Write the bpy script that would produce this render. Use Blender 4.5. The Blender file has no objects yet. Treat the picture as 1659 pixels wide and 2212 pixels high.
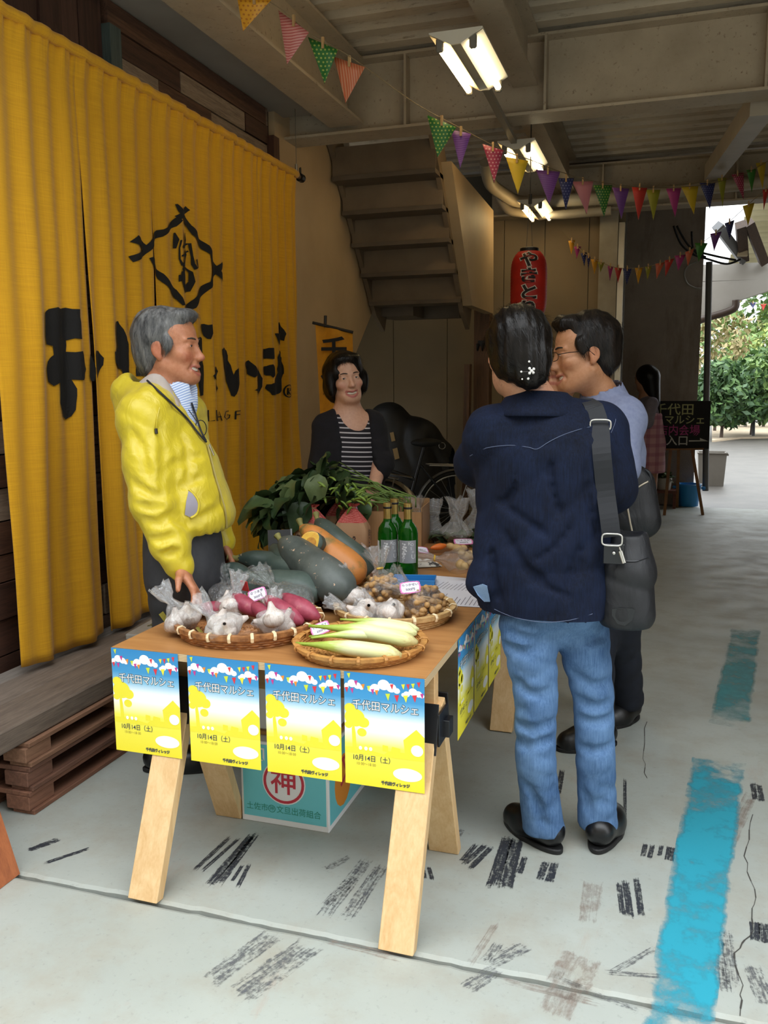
import bpy, bmesh, math, random
import numpy as np
from mathutils import Vector, Matrix, noise
random.seed(7)
SC = bpy.context.scene
COL = SC.collection
# ---------------------------------------------------------------- camera
W, H, FPX, CAMH = 1659, 2212, 1853.0, 1.36
def _basis(yaw, pitch, roll):
    y, p, r = np.radians([yaw, pitch, roll])
    f = np.array([-np.sin(y)*np.cos(p), np.cos(y)*np.cos(p), -np.sin(p)])
    ri = np.array([np.cos(y), np.sin(y), 0.0]); u = np.cross(ri, f)
    return ri*np.cos(r)+u*np.sin(r), u*np.cos(r)-ri*np.sin(r), f
CR, CU, CF = _basis(18.1, 8.4, -0.45)
CO = np.array([0, 0, CAMH])
cam = bpy.data.cameras.new('camera'); cam_o = bpy.data.objects.new('camera', cam); COL.objects.link(cam_o)
cam.sensor_fit = 'HORIZONTAL'; cam.sensor_width = 36.0; cam.lens = 36.0*FPX/W
cam.clip_start = 0.02; cam.clip_end = 300
cam_o.matrix_world = Matrix(((CR[0], CU[0], -CF[0], 0), (CR[1], CU[1], -CF[1], 0), (CR[2], CU[2], -CF[2], CAMH), (0, 0, 0, 1)))
SC.camera = cam_o
# ---------------------------------------------------------------- world and exposure: overcast daylight
wd = bpy.data.worlds.new('overcast_sky'); SC.world = wd; wd.use_nodes = True
wd.node_tree.nodes['Background'].inputs[0].default_value = (0.93, 0.97, 1.0, 1)
_t = wd.node_tree; _g = _t.nodes.new('ShaderNodeTexCoord'); _s = _t.nodes.new('ShaderNodeSeparateXYZ'); _m = _t.nodes.new('ShaderNodeMath'); _k = _t.nodes.new('ShaderNodeMath')
_t.links.new(_g.outputs['Generated'], _s.inputs[0]); _m.operation = 'MAXIMUM'; _m.inputs[1].default_value = 0.0; _t.links.new(_s.outputs[2], _m.inputs[0])
SKY = 3.0   # zenith of a standard overcast sky: luminance grows as (1 + 2 sin altitude) / 3
_k.operation = 'MULTIPLY_ADD'; _k.inputs[1].default_value = SKY*2/3; _k.inputs[2].default_value = SKY/3; _t.links.new(_m.outputs[0], _k.inputs[0]); _t.links.new(_k.outputs[0], _t.nodes['Background'].inputs[1])
SC.view_settings.view_transform = 'Standard'; SC.view_settings.look = 'None'
SC.view_settings.exposure = 1.0; SC.view_settings.gamma = 1.0; SC.view_settings.use_curve_mapping = False
SC.cycles.max_bounces = 10; SC.cycles.diffuse_bounces = 5; SC.cycles.transparent_max_bounces = 24
SC.cycles.use_denoising = True; SC.cycles.caustics_reflective = False; SC.cycles.caustics_refractive = False
SC.cycles.sample_clamp_indirect = 6.0
# ---------------------------------------------------------------- measured points of the place: a photographed point and the plane it lies on
def ray(x, y): return CR*(x-W/2)/FPX-CU*(y-H/2)/FPX+CF
def atz(x, y, z): d = ray(x, y); return CO+d*(z-CAMH)/d[2]
def aty(x, y, Y): d = ray(x, y); return CO+d*Y/d[1]
def atx(x, y, X): d = ray(x, y); return CO+d*X/d[0]
def atd(x, y, D): return CO+ray(x, y)*D
# ---------------------------------------------------------------- materials
def lin(c):
    if isinstance(c, str):
        c = [int(c[i:i+2], 16)/255 for i in (0, 2, 4)]
    return tuple(((v/12.92) if v <= 0.04045 else ((v+0.055)/1.055)**2.4) for v in c[:3])+(1.0,)
MATS = {}
class N:
    """small node helper"""
    def __init__(s, name):
        s.m = bpy.data.materials.new(name); s.m.use_nodes = True; s.t = s.m.node_tree
        s.b = s.t.nodes['Principled BSDF']; s.out = s.t.nodes['Material Output']
    def n(s, typ, **kw):
        nd = s.t.nodes.new(typ)
        for k, v in kw.items():
            if k.startswith('i_'): nd.inputs[k[2:].replace('_', ' ')].default_value = v
            elif k.startswith('n') and k[1:].isdigit(): nd.inputs[int(k[1:])].default_value = v
            else: setattr(nd, k, v)
        return nd
    def l(s, a, b): s.t.links.new(a, b)
    def coord(s, kind='Object', scale=(1, 1, 1), rot=(0, 0, 0), loc=(0, 0, 0)):
        tc = s.n('ShaderNodeTexCoord'); mp = s.n('ShaderNodeMapping')
        mp.inputs['Scale'].default_value = scale; mp.inputs['Rotation'].default_value = rot; mp.inputs['Location'].default_value = loc
        s.l(tc.outputs[kind], mp.inputs[0]); return mp.outputs[0]
    def noise(s, vec, scale, detail=3.0, rough=0.55, dist=0.0):
        nd = s.n('ShaderNodeTexNoise'); s.l(vec, nd.inputs['Vector'])
        nd.inputs['Scale'].default_value = scale; nd.inputs['Detail'].default_value = detail
        nd.inputs['Roughness'].default_value = rough; nd.inputs['Distortion'].default_value = dist; return nd.outputs['Fac']
    def ramp(s, fac, *stops, interp='LINEAR'):
        nd = s.n('ShaderNodeValToRGB'); cr = nd.color_ramp; cr.interpolation = interp
        while len(cr.elements) < len(stops): cr.elements.new(0.5)
        for e, (p, c) in zip(cr.elements, stops): e.position = p; e.color = lin(c) if not isinstance(c, (int, float)) else (c, c, c, 1)
        s.l(fac, nd.inputs[0]); return nd.outputs[0]
    def mix(s, fac, a, b, mode='MIX'):
        nd = s.n('ShaderNodeMix', data_type='RGBA', blend_type=mode)
        for sock, v in ((nd.inputs[0], fac), (nd.inputs[6], a), (nd.inputs[7], b)):
            if hasattr(v, 'links'): s.l(v, sock)
            elif isinstance(v, (int, float)): sock.default_value = v if sock == nd.inputs[0] else (v, v, v, 1)
            else: sock.default_value = lin(v)
        return nd.outputs[2]
    def math(s, op, a, b=None, c=None):
        nd = s.n('ShaderNodeMath', operation=op)
        for i, v in enumerate((a, b, c)):
            if v is None: continue
            if hasattr(v, 'links'): s.l(v, nd.inputs[i])
            else: nd.inputs[i].default_value = v
        return nd.outputs[0]
    def bump(s, h, strength=0.3, dist=0.01):
        nd = s.n('ShaderNodeBump'); nd.inputs['Strength'].default_value = strength; nd.inputs['Distance'].default_value = dist
        s.l(h, nd.inputs['Height']); s.l(nd.outputs[0], s.b.inputs['Normal']); return nd
    def color(s, v):
        if hasattr(v, 'links'): s.l(v, s.b.inputs['Base Color'])
        else: s.b.inputs['Base Color'].default_value = lin(v)
def mat(name, c, rough=0.6, c2=None, ns=8.0, bump=0.0, bs=40.0, bd=0.004, metal=0.0, scale=(1, 1, 1), spec=0.5, coordk='Object', lo=0.3, hi=0.7, sheen=0.0, coat=0.0, sub=0.0):
    if name in MATS: return MATS[name]
    k = N(name); k.b.inputs['Roughness'].default_value = rough; k.b.inputs['Metallic'].default_value = metal
    k.b.inputs['Specular IOR Level'].default_value = spec
    if sheen: k.b.inputs['Sheen Weight'].default_value = sheen
    if coat: k.b.inputs['Coat Weight'].default_value = coat
    if sub: k.b.inputs['Subsurface Weight'].default_value = sub; k.b.inputs['Subsurface Radius'].default_value = (0.02, 0.008, 0.004); k.b.inputs['Subsurface Scale'].default_value = 0.3
    if c2 is None and not bump: k.color(c)
    else:
        v = k.coord(coordk, scale)
        if c2 is None: k.color(c)
        else: k.color(k.ramp(k.noise(v, ns, 5.0), (lo, c), (hi, c2)))
        if bump: k.bump(k.noise(v, bs, 4.0), bump, bd)
    MATS[name] = k.m; return k.m
def wood(name, c, c2, axis='y', ns=6.0, rough=0.6, bump=0.15, stretch=14.0, knots=None):
    if name in MATS: return MATS[name]
    k = N(name); k.b.inputs['Roughness'].default_value = rough
    sc = {'x': (1, stretch, stretch), 'y': (stretch, 1, stretch), 'z': (stretch, stretch, 1)}[axis]
    v = k.coord('Object', sc); n1 = k.noise(v, ns*0.4, 6.0, 0.6, 1.2); n2 = k.noise(v, ns*3, 3.0)
    f = k.math('MULTIPLY_ADD', n2, 0.35, k.math('MULTIPLY', n1, 0.75))
    col = k.ramp(f, (0.32, c2), (0.68, c))
    if knots:
        vo = k.n('ShaderNodeTexVoronoi'); vo.inputs['Scale'].default_value = 3.2
        k.l(k.coord('Object', {'x': (0.6, 2, 2), 'y': (2, 0.6, 2), 'z': (2, 2, 0.6)}[axis]), vo.inputs['Vector'])
        col = k.mix(k.ramp(vo.outputs['Distance'], (0.05, 1.0), (0.11, 0.0)), col, knots)
    k.color(col); k.bump(f, bump, 0.003); MATS[name] = k.m; return k.m
def emit(name, c, strength):
    if name in MATS: return MATS[name]
    k = N(name); k.b.inputs['Base Color'].default_value = lin(c); k.b.inputs['Emission Color'].default_value = lin(c); k.b.inputs['Emission Strength'].default_value = strength
    MATS[name] = k.m; return k.m
# ---------------------------------------------------------------- objects
def mesh_obj(name, me, m=None, parent=None, loc=None, rot=None):
    o = bpy.data.objects.new(name, me); COL.objects.link(o)
    if m is not None and not me.materials:
        for x in (m if isinstance(m, (list, tuple)) else [m]): me.materials.append(x)
    if parent is not None: o.parent = parent
    if loc is not None: o.location = Vector([float(v) for v in loc])
    if rot is not None: o.rotation_euler = rot
    return o
def pyd(name, v, f, m=None, parent=None, loc=None, rot=None, smooth=False, mi=None):
    me = bpy.data.meshes.new(name); me.from_pydata([tuple(float(c) for c in p) for p in v], [], [tuple(int(i) for i in q) for q in f])
    if smooth: me.polygons.foreach_set('use_smooth', [True]*len(me.polygons))
    if mi is not None: me.polygons.foreach_set('material_index', list(mi))
    me.update(); return mesh_obj(name, me, m, parent, loc, rot)
def tag(o, label, cat=None, group=None, kind=None):
    if label: o['label'] = label
    if cat: o['category'] = cat
    if group: o['group'] = group
    if kind: o['kind'] = kind
    return o
def thing(name, label, cat, loc=(0, 0, 0), rz=0.0, group=None, kind=None, rot=None):
    o = bpy.data.objects.new(name, None); COL.objects.link(o); o.location = Vector([float(v) for v in loc])
    o.rotation_euler = rot if rot is not None else (0, 0, rz); o.empty_display_size = 0.05
    return tag(o, label, cat, group, kind)
def copy_tree(o, parent=None):
    c = o.copy(); COL.objects.link(c); c.parent = parent
    for ch in list(o.children): copy_tree(ch, c)
    return c
class MB:
    """collects shapes of ONE part"""
    def __init__(s): s.v = []; s.f = []; s.mi = []; s.m = 0
    def add(s, v, f):
        b = len(s.v); s.v += [tuple(float(c) for c in p) for p in v]; s.f += [tuple(int(i)+b for i in q) for q in f]; s.mi += [s.m]*len(f); return s
    def box(s, a, b, M=None):
        (x0, y0, z0), (x1, y1, z1) = a, b
        v = [(x, y, z) for z in (z0, z1) for y in (y0, y1) for x in (x0, x1)]
        if M is not None: v = [tuple(M @ Vector(p)) for p in v]
        return s.add(v, [(0, 2, 3, 1), (4, 5, 7, 6), (0, 1, 5, 4), (2, 6, 7, 3), (0, 4, 6, 2), (1, 3, 7, 5)])
    def bar(s, a, b, w, h, up=(0, 0, 1)):
        a, b = Vector([float(x) for x in a]), Vector([float(x) for x in b]); d = (b-a).normalized(); u = Vector(up); r = d.cross(u).normalized(); u = r.cross(d)
        v = [p+r*(sx*w/2)+u*(sz*h/2) for p in (a, b) for sx, sz in ((-1, -1), (1, -1), (1, 1), (-1, 1))]
        return s.add(v, [(0, 1, 2, 3), (4, 7, 6, 5), (0, 4, 5, 1), (1, 5, 6, 2), (2, 6, 7, 3), (3, 7, 4, 0)])
    def tube(s, pts, r, n=8, cap=True, closed=False, flat=None):
        pts = [Vector([float(x) for x in p]) for p in pts]; rs = r if isinstance(r, (list, tuple, np.ndarray)) else [r]*len(pts); v = []; f = []
        prev = None; L = len(pts)
        for i, p in enumerate(pts):
            if closed: d = (pts[(i+1) % L]-pts[i-1])
            else: d = (pts[min(i+1, L-1)]-pts[max(i-1, 0)])
            d = d.normalized() if d.length > 1e-9 else Vector((0, 0, 1))
            if prev is None:
                a = Vector((0, 0, 1)) if abs(d.z) < 0.9 else Vector((1, 0, 0)); u = d.cross(a).normalized()
            else:
                u = (prev-d*prev.dot(d)); u = u.normalized() if u.length > 1e-6 else d.orthogonal().normalized()
            prev = u; w = d.cross(u)
            for k in range(n):
                t = 2*math.pi*k/n; v.append(p+(u*math.cos(t)+w*math.sin(t)*(flat or 1.0))*float(rs[i]))
        for i in range(L if closed else L-1):
            j = (i+1) % L
            for k in range(n): k2 = (k+1) % n; f.append((i*n+k, i*n+k2, j*n+k2, j*n+k))
        if cap and not closed: f += [tuple(range(n))[::-1], tuple(range((L-1)*n, L*n))]
        return s.add(v, f)
    def lathe(s, prof, n=24, M=None, cap=False):
        v = []; f = []
        for r, z in prof:
            for k in range(n): t = 2*math.pi*k/n; v.append(Vector((r*math.cos(t), r*math.sin(t), z)))
        for i in range(len(prof)-1):
            for k in range(n): k2 = (k+1) % n; f.append((i*n+k, i*n+k2, (i+1)*n+k2, (i+1)*n+k))
        if cap: f += [tuple(range(n))[::-1], tuple(range((len(prof)-1)*n, len(prof)*n))]
        if M is not None: v = [M @ p for p in v]
        return s.add(v, f)
    def ell(s, c, r, n=12, m=8, M=None):
        v = []; f = []
        for i in range(m+1):
            a = -math.pi/2+math.pi*i/m
            for k in range(n): t = 2*math.pi*k/n; v.append(Vector((r[0]*math.cos(a)*math.cos(t), r[1]*math.cos(a)*math.sin(t), r[2]*math.sin(a))))
        for i in range(m):
            for k in range(n): k2 = (k+1) % n; f.append((i*n+k, i*n+k2, (i+1)*n+k2, (i+1)*n+k))
        c = Vector([float(x) for x in c]); v = [((M @ p) if M is not None else p)+c for p in v]
        return s.add(v, f)
    def grid(s, fn, nu, nv, u0=0, u1=1, v0=0, v1=1):
        v = [fn(u0+(u1-u0)*i/nu, v0+(v1-v0)*j/nv) for j in range(nv+1) for i in range(nu+1)]
        f = [(j*(nu+1)+i, j*(nu+1)+i+1, (j+1)*(nu+1)+i+1, (j+1)*(nu+1)+i) for j in range(nv) for i in range(nu)]
        return s.add(v, f)
    def prism(s, pts2, fn0, fn1):
        n = len(pts2); v = [fn0(*p) for p in pts2]+[fn1(*p) for p in pts2]
        return s.add(v, [tuple(range(n))[::-1], tuple(range(n, 2*n))]+[(i, (i+1) % n, n+(i+1) % n, n+i) for i in range(n)])
    def build(s, name, m=None, parent=None, loc=None, rot=None, smooth=False, angle=None, bevel=0.0, weld=False):
        me = bpy.data.meshes.new(name); me.from_pydata(s.v, [], s.f)
        if any(s.mi): me.polygons.foreach_set('material_index', s.mi)
        if weld or bevel:
            bm = bmesh.new(); bm.from_mesh(me)
            if weld: bmesh.ops.remove_doubles(bm, verts=bm.verts, dist=1e-5)
            if bevel: bmesh.ops.bevel(bm, geom=list(bm.edges), offset=bevel, segments=1, affect='EDGES', profile=0.7)
            bmesh.ops.recalc_face_normals(bm, faces=bm.faces); bm.to_mesh(me); bm.free()
        if smooth:
            me.polygons.foreach_set('use_smooth', [True]*len(me.polygons))
            if angle:
                try: me.set_sharp_from_angle(angle=math.radians(angle))
                except Exception: pass
        me.update(); return mesh_obj(name, me, m, parent, loc, rot)
def part(name, a, b, m, parent=None, bevel=0.0): return MB().box(a, b).build(name, m, parent, bevel=bevel)
_DG = None
def text_geo(s, size=1.0, offset=0.0, align='CENTER', space=1.0, line=1.0, res=3):
    """glyph outlines of a printed text as (verts, faces) in its own plane"""
    cu = bpy.data.curves.new('glyphs', 'FONT'); cu.body = s; cu.size = size; cu.align_x = align; cu.align_y = 'CENTER'; cu.offset = offset
    cu.space_character = space; cu.space_line = line; cu.resolution_u = res
    o = bpy.data.objects.new('glyphs', cu); COL.objects.link(o)
    dg = bpy.context.evaluated_depsgraph_get(); dg.update(); me = o.evaluated_get(dg).to_mesh()
    v = [(p.co.x, p.co.y) for p in me.vertices]; f = [tuple(p.vertices) for p in me.polygons]
    o.evaluated_get(dg).to_mesh_clear(); bpy.data.objects.remove(o); bpy.data.curves.remove(cu)
    return v, f
# ================================================================= floor
def floor_mat():
    k = N('painted_concrete'); k.b.inputs['Roughness'].default_value = 0.42
    v = k.coord('Object')
    big = k.noise(v, 0.9, 5.0, 0.6); mid = k.noise(v, 5.0, 6.0, 0.65); fine = k.noise(v, 60.0, 4.0, 0.7)
    c = k.ramp(big, (0.3, '989d97'), (0.7, 'abb0a9'))
    c = k.mix(k.ramp(mid, (0.45, 0.0), (0.75, 0.6)), c, '938b7a')
    c = k.mix(k.ramp(fine, (0.58, 0.0), (0.72, 0.35)), c, '747872')
    st = k.noise(k.coord('Object', (1.0, 0.35, 1)), 3.0, 8.0, 0.75, 1.0)
    c = k.mix(k.ramp(st, (0.6, 0.0), (0.74, 0.6)), c, 'a08d7e')
    k.color(c); k.l(k.ramp(mid, (0.3, 0.48), (0.7, 0.68)), k.b.inputs['Roughness'])
    k.bump(k.math('ADD', k.math('MULTIPLY', fine, 0.3), mid), 0.12, 0.006); return k.m
FLM = floor_mat()
flo = tag(part('floor', (-3.4, -4.0, -0.12), (4.2, 10.0, -0.035), mat('sub_floor', '4a4640', 0.9)), 'grey green painted concrete floor with an open joint', 'floor', kind='structure')
JY = 1.815
def slab(name, ya, yb, jag, sgn):
    xs = np.linspace(-3.4, 4.2, 260); mb = MB(); v = []; f = []
    for x in xs:
        j = sgn*(0.006+0.010*max(0, noise.noise((x*7, jag, 0)))+0.004*noise.noise((x*40, jag, 3)))
        y0 = ya+j if sgn > 0 else ya; y1 = yb+j if sgn < 0 else yb
        e0 = y0+sgn*0.012 if sgn > 0 else y0; e1 = y1+sgn*0.012 if sgn < 0 else y1
        v += [(x, y0, -0.03), (x, y0, -0.005), (x, e0, 0), (x, e1, 0), (x, y1, -0.005), (x, y1, -0.03)]
    for i in range(len(xs)-1):
        for k in range(5): f.append((i*6+k, (i+1)*6+k, (i+1)*6+k+1, i*6+k+1))
    return mb.add(v, f).build(name, FLM, flo)
slab('slab', -4.0, JY, 1.0, -1); slab('slab', JY, 10.0, 5.0, 1)
def worn(name, c, cover, ns, rough=0.7, scale=(1, 1, 1), soft=0.1, dist=0.0, streak=None):
    """worn paint or rubber: what is left of it by noise; UV v/u edges fade unevenly"""
    k = N(name); k.b.inputs['Roughness'].default_value = rough; k.color(c)
    tc = k.n('ShaderNodeTexCoord'); sep = k.n('ShaderNodeSeparateXYZ'); k.l(tc.outputs['UV'], sep.inputs[0]); oi = k.n('ShaderNodeObjectInfo')
    if streak:
        cb = k.n('ShaderNodeCombineXYZ'); k.l(k.math('MULTIPLY', sep.outputs[0], streak[0]), cb.inputs[0]); k.l(k.math('MULTIPLY', sep.outputs[1], streak[1]), cb.inputs[1]); k.l(k.math('MULTIPLY', oi.outputs['Random'], 40.0), cb.inputs[2]); v = cb.outputs[0]; n2 = k.noise(v, 0.9, 5.0, 0.75)
    else: n2 = k.noise(k.coord('Object'), ns*0.22, 4.0, 0.6)
    n1 = k.noise(k.coord('Object', scale), ns, 7.0, 0.7, dist)
    f = k.math('ADD', k.math('MULTIPLY', n1, 0.45), k.math('MULTIPLY', n2, 0.55))
    e = k.math('MINIMUM', k.math('PINGPONG', sep.outputs[0], 0.5), k.math('PINGPONG', sep.outputs[1], 0.5))
    e = k.math('SUBTRACT', 1.0, k.math('MULTIPLY', k.math('MINIMUM', e, 0.12), 8.33))
    f = k.math('SUBTRACT', f, k.math('MULTIPLY', e, 0.16))
    k.l(k.ramp(f, (1-cover-soft, 0.0), (1-cover+soft, 1.0)), k.b.inputs['Alpha']); MATS[name] = k.m; return k.m
def patch(name, q, m, z, parent, label=None):
    me = bpy.data.meshes.new(name); me.from_pydata([(p[0], p[1], z) for p in q], [], [(0, 1, 2, 3)]); uv = me.uv_layers.new()
    for i, c in enumerate(((0, 0), (1, 0), (1, 1), (0, 1))): uv.data[i].uv = c
    o = mesh_obj(name, me, m, parent)
    if label: o['label'] = label
    return o
CY = worn('worn_cyan_paint', '2496ac', 0.565, 14.0, soft=0.09); CY2 = worn('faded_cyan_paint', '3f8f98', 0.52, 9.0, soft=0.12)
def fz(*ps): return [atz(x, y, 0) for x, y in ps]
patch('painted_line', fz((1370, 2290), (1535, 2290), (1612, 1650), (1495, 1636)), CY, 0.0012, flo, 'worn bright cyan floor line')
patch('painted_line', fz((1530, 1562), (1622, 1578), (1645, 1360), (1578, 1355)), CY2, 0.0012, flo, 'faded cyan floor line')
RB = worn('rubber_scuff', '2c2f36', 0.54, 90.0, 0.6, (1, 1, 1), 0.06, streak=(2.5, 5.0)); RB2 = worn('faint_rubber_scuff', '5a5c60', 0.46, 80.0, 0.7, soft=0.08, streak=(3.0, 9.0))
BR = worn('brown_stain', '8f7a6e', 0.40, 24.0, 0.7, soft=0.16, streak=(2.0, 6.0))
def mark(a, b, w, m=None):
    p, q = atz(*a, 0), atz(*b, 0); d = (q-p)[:2]; L = np.hypot(*d); n = np.array([-d[1], d[0], 0])/L*w/2
    patch('tyre_mark', [p-n, q-n, q+n, p+n], m or RB, 0.0008, flo)
for a, b, w in (((500, 1805), (418, 1882), .016), ((520, 1808), (432, 1886), .014), ((548, 1800), (445, 1918), .028), ((556, 1798), (468, 1916), .026), ((540, 1865), (512, 1920), .014), ((525, 1868), (500, 1905), .012),
  ((1098, 1805), (1062, 1922), .040), ((1118, 1810), (1090, 1924), .044), ((1135, 1850), (1120, 1890), .02), ((1180, 1860), (1165, 1902), .026), ((1200, 1862), (1185, 1908), .026), ((1050, 1824), (1000, 1870), .02), ((1064, 1828), (1012, 1880), .02), ((1030, 1822), (996, 1862), .018),
  ((1336, 1905), (1346, 1980), .018), ((1350, 1900), (1362, 1985), .022), ((1374, 1895), (1386, 1984), .02), ((1395, 1822), (1388, 1852), .016), ((1410, 1824), (1402, 1856), .016), ((1430, 1826), (1424, 1850), .014), ((1446, 1828), (1440, 1860), .016), ((1455, 1830), (1450, 1862), .014),
  ((130, 1812), (58, 1838), .03), ((196, 1832), (94, 1866), .018), ((1625, 1690), (1632, 1730), .02), ((1640, 1694), (1646, 1734), .02), ((1630, 1990), (1632, 2035), .026), ((1648, 1992), (1652, 2040), .026),
  ((912, 1870), (918, 1900), .014), ((926, 1872), (934, 1902), .014), ((1350, 1680), (1350, 1770), .012), ((1215, 1662), (1205, 1720), .022)):
    mark(a, b, w)
for a, b, w in (((800, 1850), (690, 1990), .05), ((830, 1862), (740, 1996), .05), ((770, 1890), (700, 1960), .04), ((600, 2012), (440, 2130), .07), ((680, 2035), (500, 2160), .09), ((1140, 2040), (1050, 2085), .05), ((1080, 2035), (1045, 2080), .03), ((1420, 2045), (1310, 2108), .022), ((1440, 2110), (1300, 2100), .02), ((1560, 2000), (1580, 2140), .05), ((1545, 2020), (1560, 2150), .05), ((1620, 2080), (1659, 2180), .05), ((1080, 2090), (1000, 2140), .05), ((760, 1850), (700, 1880), .03), ((1000, 1790), (985, 1815), .02), ((1390, 2190), (1200, 2110), .02)):
    mark(a, b, w, RB2)
for a, b, w in (((1280, 1900), (1270, 2000), .06), ((1260, 2060), (1220, 2140), .12), ((1190, 2200), (1240, 2100), .09), ((1075, 1990), (1010, 2090), .025), ((1630, 1700), (1560, 1850), .05), ((880, 2075), (700, 2030), .03), ((1300, 2170), (1060, 2110), .03)):
    mark(a, b, w, BR)
CK = mat('crack_dark', '3c3a36', 0.9)
def crack(pts, w):
    mb = MB(); P = [atz(x, y, 0) for x, y in pts]; Q = []
    for a, b in zip(P[:-1], P[1:]):
        for t in np.linspace(0, 1, 6)[:-1]:
            q = a*(1-t)+b*t; q = q+np.array([noise.noise((q[0]*30, q[1]*30, 1)), noise.noise((q[0]*30, q[1]*30, 9)), 0])*0.012; Q.append(q)
    for a, b in zip(Q[:-1], Q[1:]):
        n = np.array([-(b-a)[1], (b-a)[0], 0]); n = n/np.linalg.norm(n)*w*random.uniform(.3, 1)
        mb.add([a-n, b-n, b+n, a+n], [(0, 1, 2, 3)])
    o = mb.build('floor_crack', CK, flo); o.location.z = 0.001
crack([(1625, 1760), (1610, 1850), (1632, 1940), (1620, 2010), (1590, 2060), (1600, 2130), (1598, 2212)], .0022)
crack([(1395, 1560), (1390, 1640), (1398, 1690)], .0018)
# ================================================================= ground outside and garden bank
GR = mat('wet_asphalt', '45423e', 0.45, '58544e', 3.0, 0.5, 30.0, 0.01)
tag(part('ground', (-30, 10.0, -0.2), (30, 60, -0.012), GR), 'grey wet asphalt yard leading to the garden', 'ground', kind='structure')
tag(part('forecourt', (-30, -30, -0.2), (30, -4.0, -0.012), mat('forecourt_concrete', '9a9a94', 0.8, '86867f', 2.0)), 'pale concrete forecourt outside the hall', 'ground', kind='structure')
for nm, a, b in (('forecourt', (-30, -4.0, -0.2), (-3.4, 10.0, -0.012)), ('forecourt', (4.2, -4.0, -0.2), (30, 10.0, -0.012))):
    tag(part(nm, a, b, MATS['forecourt_concrete']), None, None, kind='structure')
tag(part('wall_opposite_added', (-16, -9.0, -0.012), (16, -8.5, 11.0), mat('added_facade', '8f887c', 0.8, '7a7468', 1.0)), 'unseen grey facade added across the forecourt to block low sky', 'wall', kind='structure')  # unseen facade, added to block low sky so daylight falls off indoors
# ================================================================= left wall of reclaimed boards
WX = -2.36
wall = tag(part('wall_left', (WX-0.2, 1.2, 0), (WX-0.02, 5.06, 3.25), mat('dark_batten', '1c1512', 0.9)), 'dark wall of reclaimed boards behind the yellow cloth', 'wall', kind='structure')
WD = [wood('old_board_a', '6b4a38', '33211a', 'y', 7), wood('old_board_b', '8d7664', '4e3c30', 'y', 7), wood('old_board_c', '54372a', '2a1b15', 'y', 7), wood('old_board_d', 'a08c78', '5c4a3c', 'y', 9)]
WV = [wood('old_board_upright_a', '4a2f26', '22140f', 'z', 6), wood('old_board_upright_b', '5a3d33', '2c1a14', 'z', 6)]
rnd = random.Random(3)
z = 0.02; row = 0
while z < 3.0:
    h = rnd.choice((0.105, 0.125, 0.14)); y = 3.42-rnd.random()*0.6 if z > 2.3 else 1.2
    y0 = 3.40 if z > 2.2 else 1.2
    y = y0
    while y < 4.98:
        L = rnd.uniform(0.25, 0.9); y1 = min(4.98, y+L); d = rnd.uniform(0, 0.014)
        part('board', (WX-0.02, y+0.002, z+0.003), (WX+0.005+d, y1-0.002, z+h-0.003), rnd.choice(WD), wall)
        y = y1
    z += h; row += 1
y = 1.2
while y < 3.36:
    w = rnd.uniform(0.10, 0.16); part('board', (WX-0.02, y+0.002, 2.2), (WX+rnd.uniform(0.0, 0.012), min(3.37, y+w-0.002), 3.1), rnd.choice(WV), wall); y += w
part('post', (WX-0.02, 3.37, 2.2), (WX+0.045, 3.45, 2.90), wood('green_grey_post', '4f5a56', '2f3a38', 'z'), wall)
part('post', (WX-0.02, 4.98, 0), (WX+0.05, 5.06, 2.86), wood('brown_post', '5d3b2c', '33211a', 'z'), wall)
# ================================================================= cream wall beside the stair, alcove, back wall
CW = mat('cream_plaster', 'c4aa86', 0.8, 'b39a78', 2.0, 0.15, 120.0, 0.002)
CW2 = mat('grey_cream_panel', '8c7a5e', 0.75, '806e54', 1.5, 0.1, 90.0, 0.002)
mb = MB(); poly = [(5.06, 0), (5.06, 3.3), (5.7, 3.3)]+[tuple(atx(x, y, -2.34)[1:]) for x, y in ((722, 322), (812, 655), (766, 770))]+[(5.95, 1.0), (5.6, 0.0)]
mb.prism(poly, lambda y, z: (-2.50, y, z), lambda y, z: (-2.34, y, z))
tag(mb.build('wall_stair', CW), 'cream plaster wall cut along the underside of the stair', 'wall', kind='structure')
bw = tag(part('wall_back', (-4.2, 8.32, 0), (-0.40, 8.5, 3.3), mat('back_wall_core', '5c564b', 0.9)), 'cream panelled back wall with upright seams', 'wall', kind='structure')
xs = [-4.2, -3.7, -3.15, -2.6, -2.05, -1.5, -1.12, -0.72, -0.40]
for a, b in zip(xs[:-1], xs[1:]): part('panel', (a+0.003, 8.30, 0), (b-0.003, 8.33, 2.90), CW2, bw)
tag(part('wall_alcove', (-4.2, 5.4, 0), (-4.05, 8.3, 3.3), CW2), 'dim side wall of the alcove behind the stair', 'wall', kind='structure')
tag(part('wall_side_added', (1.75, 10.25, 0), (2.4, 10.45, 3.6), CW2), 'unseen cream wall added beside the garden opening to cut daylight', 'wall', kind='structure')  # unseen wall, added to hold back daylight from the garden side
tag(part('wall_right_added', (2.4, 2.0, 0), (2.6, 10.3, 3.6), CW2), 'unseen cream wall added on the right to dim the hall', 'wall', kind='structure')  # unseen wall, added to keep side daylight out of the hall
# door frame: bright metal strip, column, header beam
tag(part('trim_1', (-0.62, 8.18, 0), (-0.46, 8.30, 2.9), mat('cream_steel', 'a59b88', 0.5, '8f8573', 6.0)), 'cream boxed column at the end of the back wall', 'column', kind='structure')
tag(part('trim_2', (-0.455, 8.20, 0), (-0.405, 8.31, 2.78), mat('bright_metal', 'c2b8a4', 0.28, metal=0.8)), 'bright metal door edge strip beside the opening', 'door edge', kind='structure')
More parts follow.
